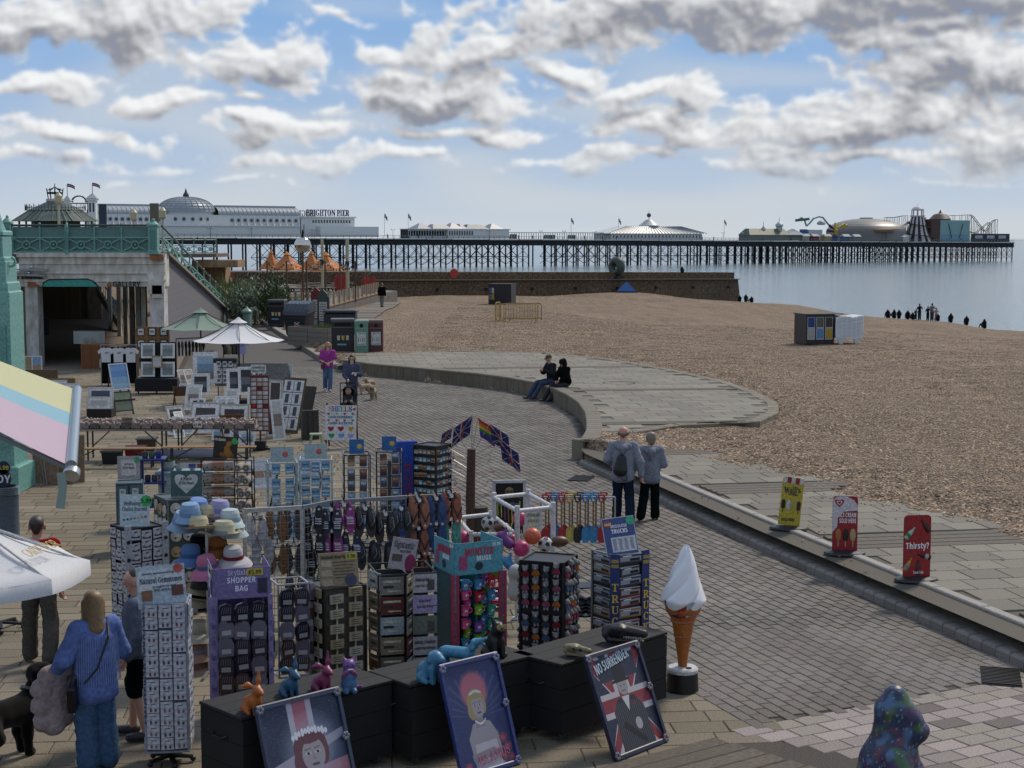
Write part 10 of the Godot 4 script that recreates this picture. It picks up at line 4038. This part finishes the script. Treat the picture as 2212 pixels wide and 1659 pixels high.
func build_ice_cream():
	var p:=G(1474,1490)
	var o:=th("giant_ice_cream","giant moulded whipped ice cream cone advert on a weighted base","advertising figure",p)
	var b:=K("17181a")
	b.lathe(PV([.0,.0,.185,.0,.175,.2,.17,.22,0,.22]),24)
	pt(b,"weight",o,_s)
	pt(K("cfd0d2").lathe(PV([.178,.215,.178,.25,.16,.27,.05,.275,0,.275]),24),"base_lid",o,_s)
	pt(K("0d0d0e").tube(V(.06,.274,.08),V(.06,.28,.08),.035,.035,12),"fill_hole",o)
	var cone:=pt(K("b56a2c").lathe(PV([.05,.26,.062,.4,.125,.78,.135,.8,.14,.83,.2,.93,.21,.98,.17,.985]),24),"cone",o,_s)
	for k in 3:
		b=K("a45c22")
		var y: float=[.62,.79,.9][k]
		var r: float=[.098,.132,.183][k]
		b.lathe(PV([r,y,r+.012,y+.012,r+.006,y+.026]),24)
		pt(b,"moulded_ring",cone,_s)
	for q in [[2.0,2.9,"#1f2a4a"],[1.5,2.0,"#a02a30"],[1.05,1.5,"#b9c4d4"]]:
		b=KC(hx(q[2]))
		var rows:=[]
		for j in 5:
			var row:=[]
			for i in 6:
				var a:=lerpf(q[0],q[1],i/5.0)
				var u:=j/4.0
				var y:=lerpf(.86+.05*absf(a-1.9),1.06,u)
				var r:=lerpf(.165,.225,u)+.012
				row.append(V(cos(a)*r,y,sin(a)*r))
			rows.append(row)
		b.sheet(rows)
		pt(b,"paper_wrap",o,_s)
	b=K("dcdde0")
	var rows:=[]
	for j in 41:
		var u:=j/40.0
		var y:=.97+u*.7
		var r:=maxf(.245*pow(1.0-u,.5)*(1.0 if u>.12 else .72+u*2.3)*(1.0-.28*u),.002)
		var row:=[]
		for i in 49:
			var a:=TAU*i/48
			var w:=1.0+.2*pow(absf(sin((a+u*3.4)*2.0)),.6)*(1.0-u*.5)
			row.append(V(cos(a)*r*w+.03*u*u,y+.012*sin((a+u*3.6)*5.0),sin(a)*r*w))
		rows.append(row)
	rows.reverse()
	b.sheet(rows)
	pt(b,"whipped_top",o,_g)

func flex_sign(at: Vector3,turn: float,w: float,h: float,k: Color,label: String,lean:=.0) -> Node3D:
	var o:=th("pavement_sign",label,"sign",at,turn,"pavement signs on rubber bases")
	var b:=K("2c2d30")
	b.lathe(PV([.32,.0,.31,.03,.2,.055,.0,.06]),24,Vector3.ZERO,V2(1,.62))
	pt(b,"rubber_base",o,_s)
	var pts:=PackedVector2Array()
	for c in [[1,1,.0],[-1,1,.5],[-1,-1,1.0],[1,-1,1.5]]:
		var r:=.06 if c[1]>0 else .005
		for i in 5:
			var a: float=PI*c[2]+PI*.5*i/4.0
			pts.append(V2(c[0]*(w*.5-r)+cos(a)*r,(h-r if c[1]>0 else r)+sin(a)*r))
	pt(KC(k).prism(pts,.012,T3(bZ(lean),V(0,.055,-.006))),"panel",o,_s)
	return o
func build_flex_signs():
	var b: MB
	var y:=.3
	var o:=flex_sign(G(1703,1142,y),-.35,.36,.82,hx("c8b53e"),"yellow Wall's ice cream pavement sign with red striped top",-.1)
	var L:=T3(bZ(-.1),V(0,.055,.008))
	for k in 5:
		board(o,L*xf(V(-.135+k*.068,.765,0),0),.066,.1,hx("d4d0cc") if k % 2==0 else hx("9a2a30"),"printed_stripe")
	lt("Wall's",.1,L*T3(bZ(.12),V(0,.6,.006)),hx("1d2a4a"),o,RB,.004,.27)
	lt("ICE CREAM",.026,L*xf(V(.02,.53,.006),0),hx("2a2a2c"),o,SB,.003,.15)
	lt("SOLD HERE",.05,L*T3(bZ(.1),V(-.02,.1,.006)),hx("1d2a2c"),o,SB,.003,.22)
	for k in 4:
		pt(KC([hx("241a16"),hx("c9ccd0"),hx("b5b060"),hx("4a2a1c")][k]).at(L).prism(PV([-.03,.28,.03,.28,.032,.4,.015,.43,-.015,.43,-.032,.4]),.004,xf(V(-.125+k*.085,0,.001),0)).box(V(-.125+k*.085,.25,.003),V(.012,.06,.003)),"printed_lolly",o,_s)
	o=flex_sign(G(1824,1196,y),-.12,.38,.84,hx("a02030"),"red and white ICE CREAM SOLD HERE pavement sign with a heart logo")
	L=xf(V(0,.055,.008),0)
	pt(K("d4d2d6").prism(PV([-.188,.28,-.12,.36,-.11,.5,-.03,.6,.188,.62,.188,.7,.13,.78,.02,.835,-.13,.835,-.185,.78]),.002,L),"printed_field",o,_s)
	b=K("b01f2e")
	var pts:=PackedVector2Array()
	for k in 24:
		var a:=TAU*k/24
		pts.append(V2(pow(sin(a),3),.8*cos(a)-.33*cos(2*a)-.13*cos(3*a))*.07)
	b.prism(pts,.003,L*xf(V(-.09,.74,.003),0)).h("d8d4d8").prism(pts,.003,L*T3(Basis.from_scale(Vector3.ONE*.6),V(-.09,.74,.005))).h("b01f2e").prism(pts,.003,L*T3(Basis.from_scale(Vector3.ONE*.35),V(-.09,.74,.008)))
	pt(b,"heart_logo",o,_s)
	lt("ICE CREAM",.07,L*xf(V(.04,.55,.006),0),hx("e0dcdc"),o,SB,.004,.25)
	lt("SOLD HERE",.07,L*xf(V(.04,.46,.006),0),hx("e0dcdc"),o,SB,.004,.25)
	for k in 3:
		pt(KC([hx("b5743c"),hx("2c1a14"),hx("b5a878")][k]).at(L).ball(V(-.1+k*.11,.24,.004),V(.045,.1,.006),12,8).h("b09a70").box(V(-.1+k*.11,.11,.004),V(.018,.1,.004)),"printed_lolly",o,_s)
	o=flex_sign(G(1979,1253,y),.12,.4,.88,hx("a01d22"),"red Thirsty? pavement sign printed with soft drink bottles")
	lt("Thirsty?",.085,L*xf(V(0,.44,.006),0),hx("e4e0e0"),o,SB,.004,.34)
	for q in [[-.11,.62,-.7,"#b5c4b8","#3f8a4a"],[.12,.72,.6,"#3c1a16","#5a1a1c"],[-.13,.17,-.5,"#c48a2c","#8a8c98"],[.11,.29,1.3,"#4a1c18","#b9b4b8"],[.02,.12,.0,"#3a1614","#7a1c20"]]:
		pt(KC(hx(q[3])).lathe(PV([.035,-.1,.042,-.02,.03,.03,.014,.08,.014,.11,.0,.112]),10,Vector3.ZERO,V2(1,.12)).color(hx(q[4])).lathe(PV([.0405,-.06,.043,-.01]),10,Vector3.ZERO,V2(1,.14)),"printed_bottle",o,_s).transform=L*T3(bZ(q[2]),V(q[0],q[1],.002))
	lt("Coca-Cola",.04,L*xf(V(.02,.06,.012),0),hx("e0dcdc"),o,RB,.003,.15)
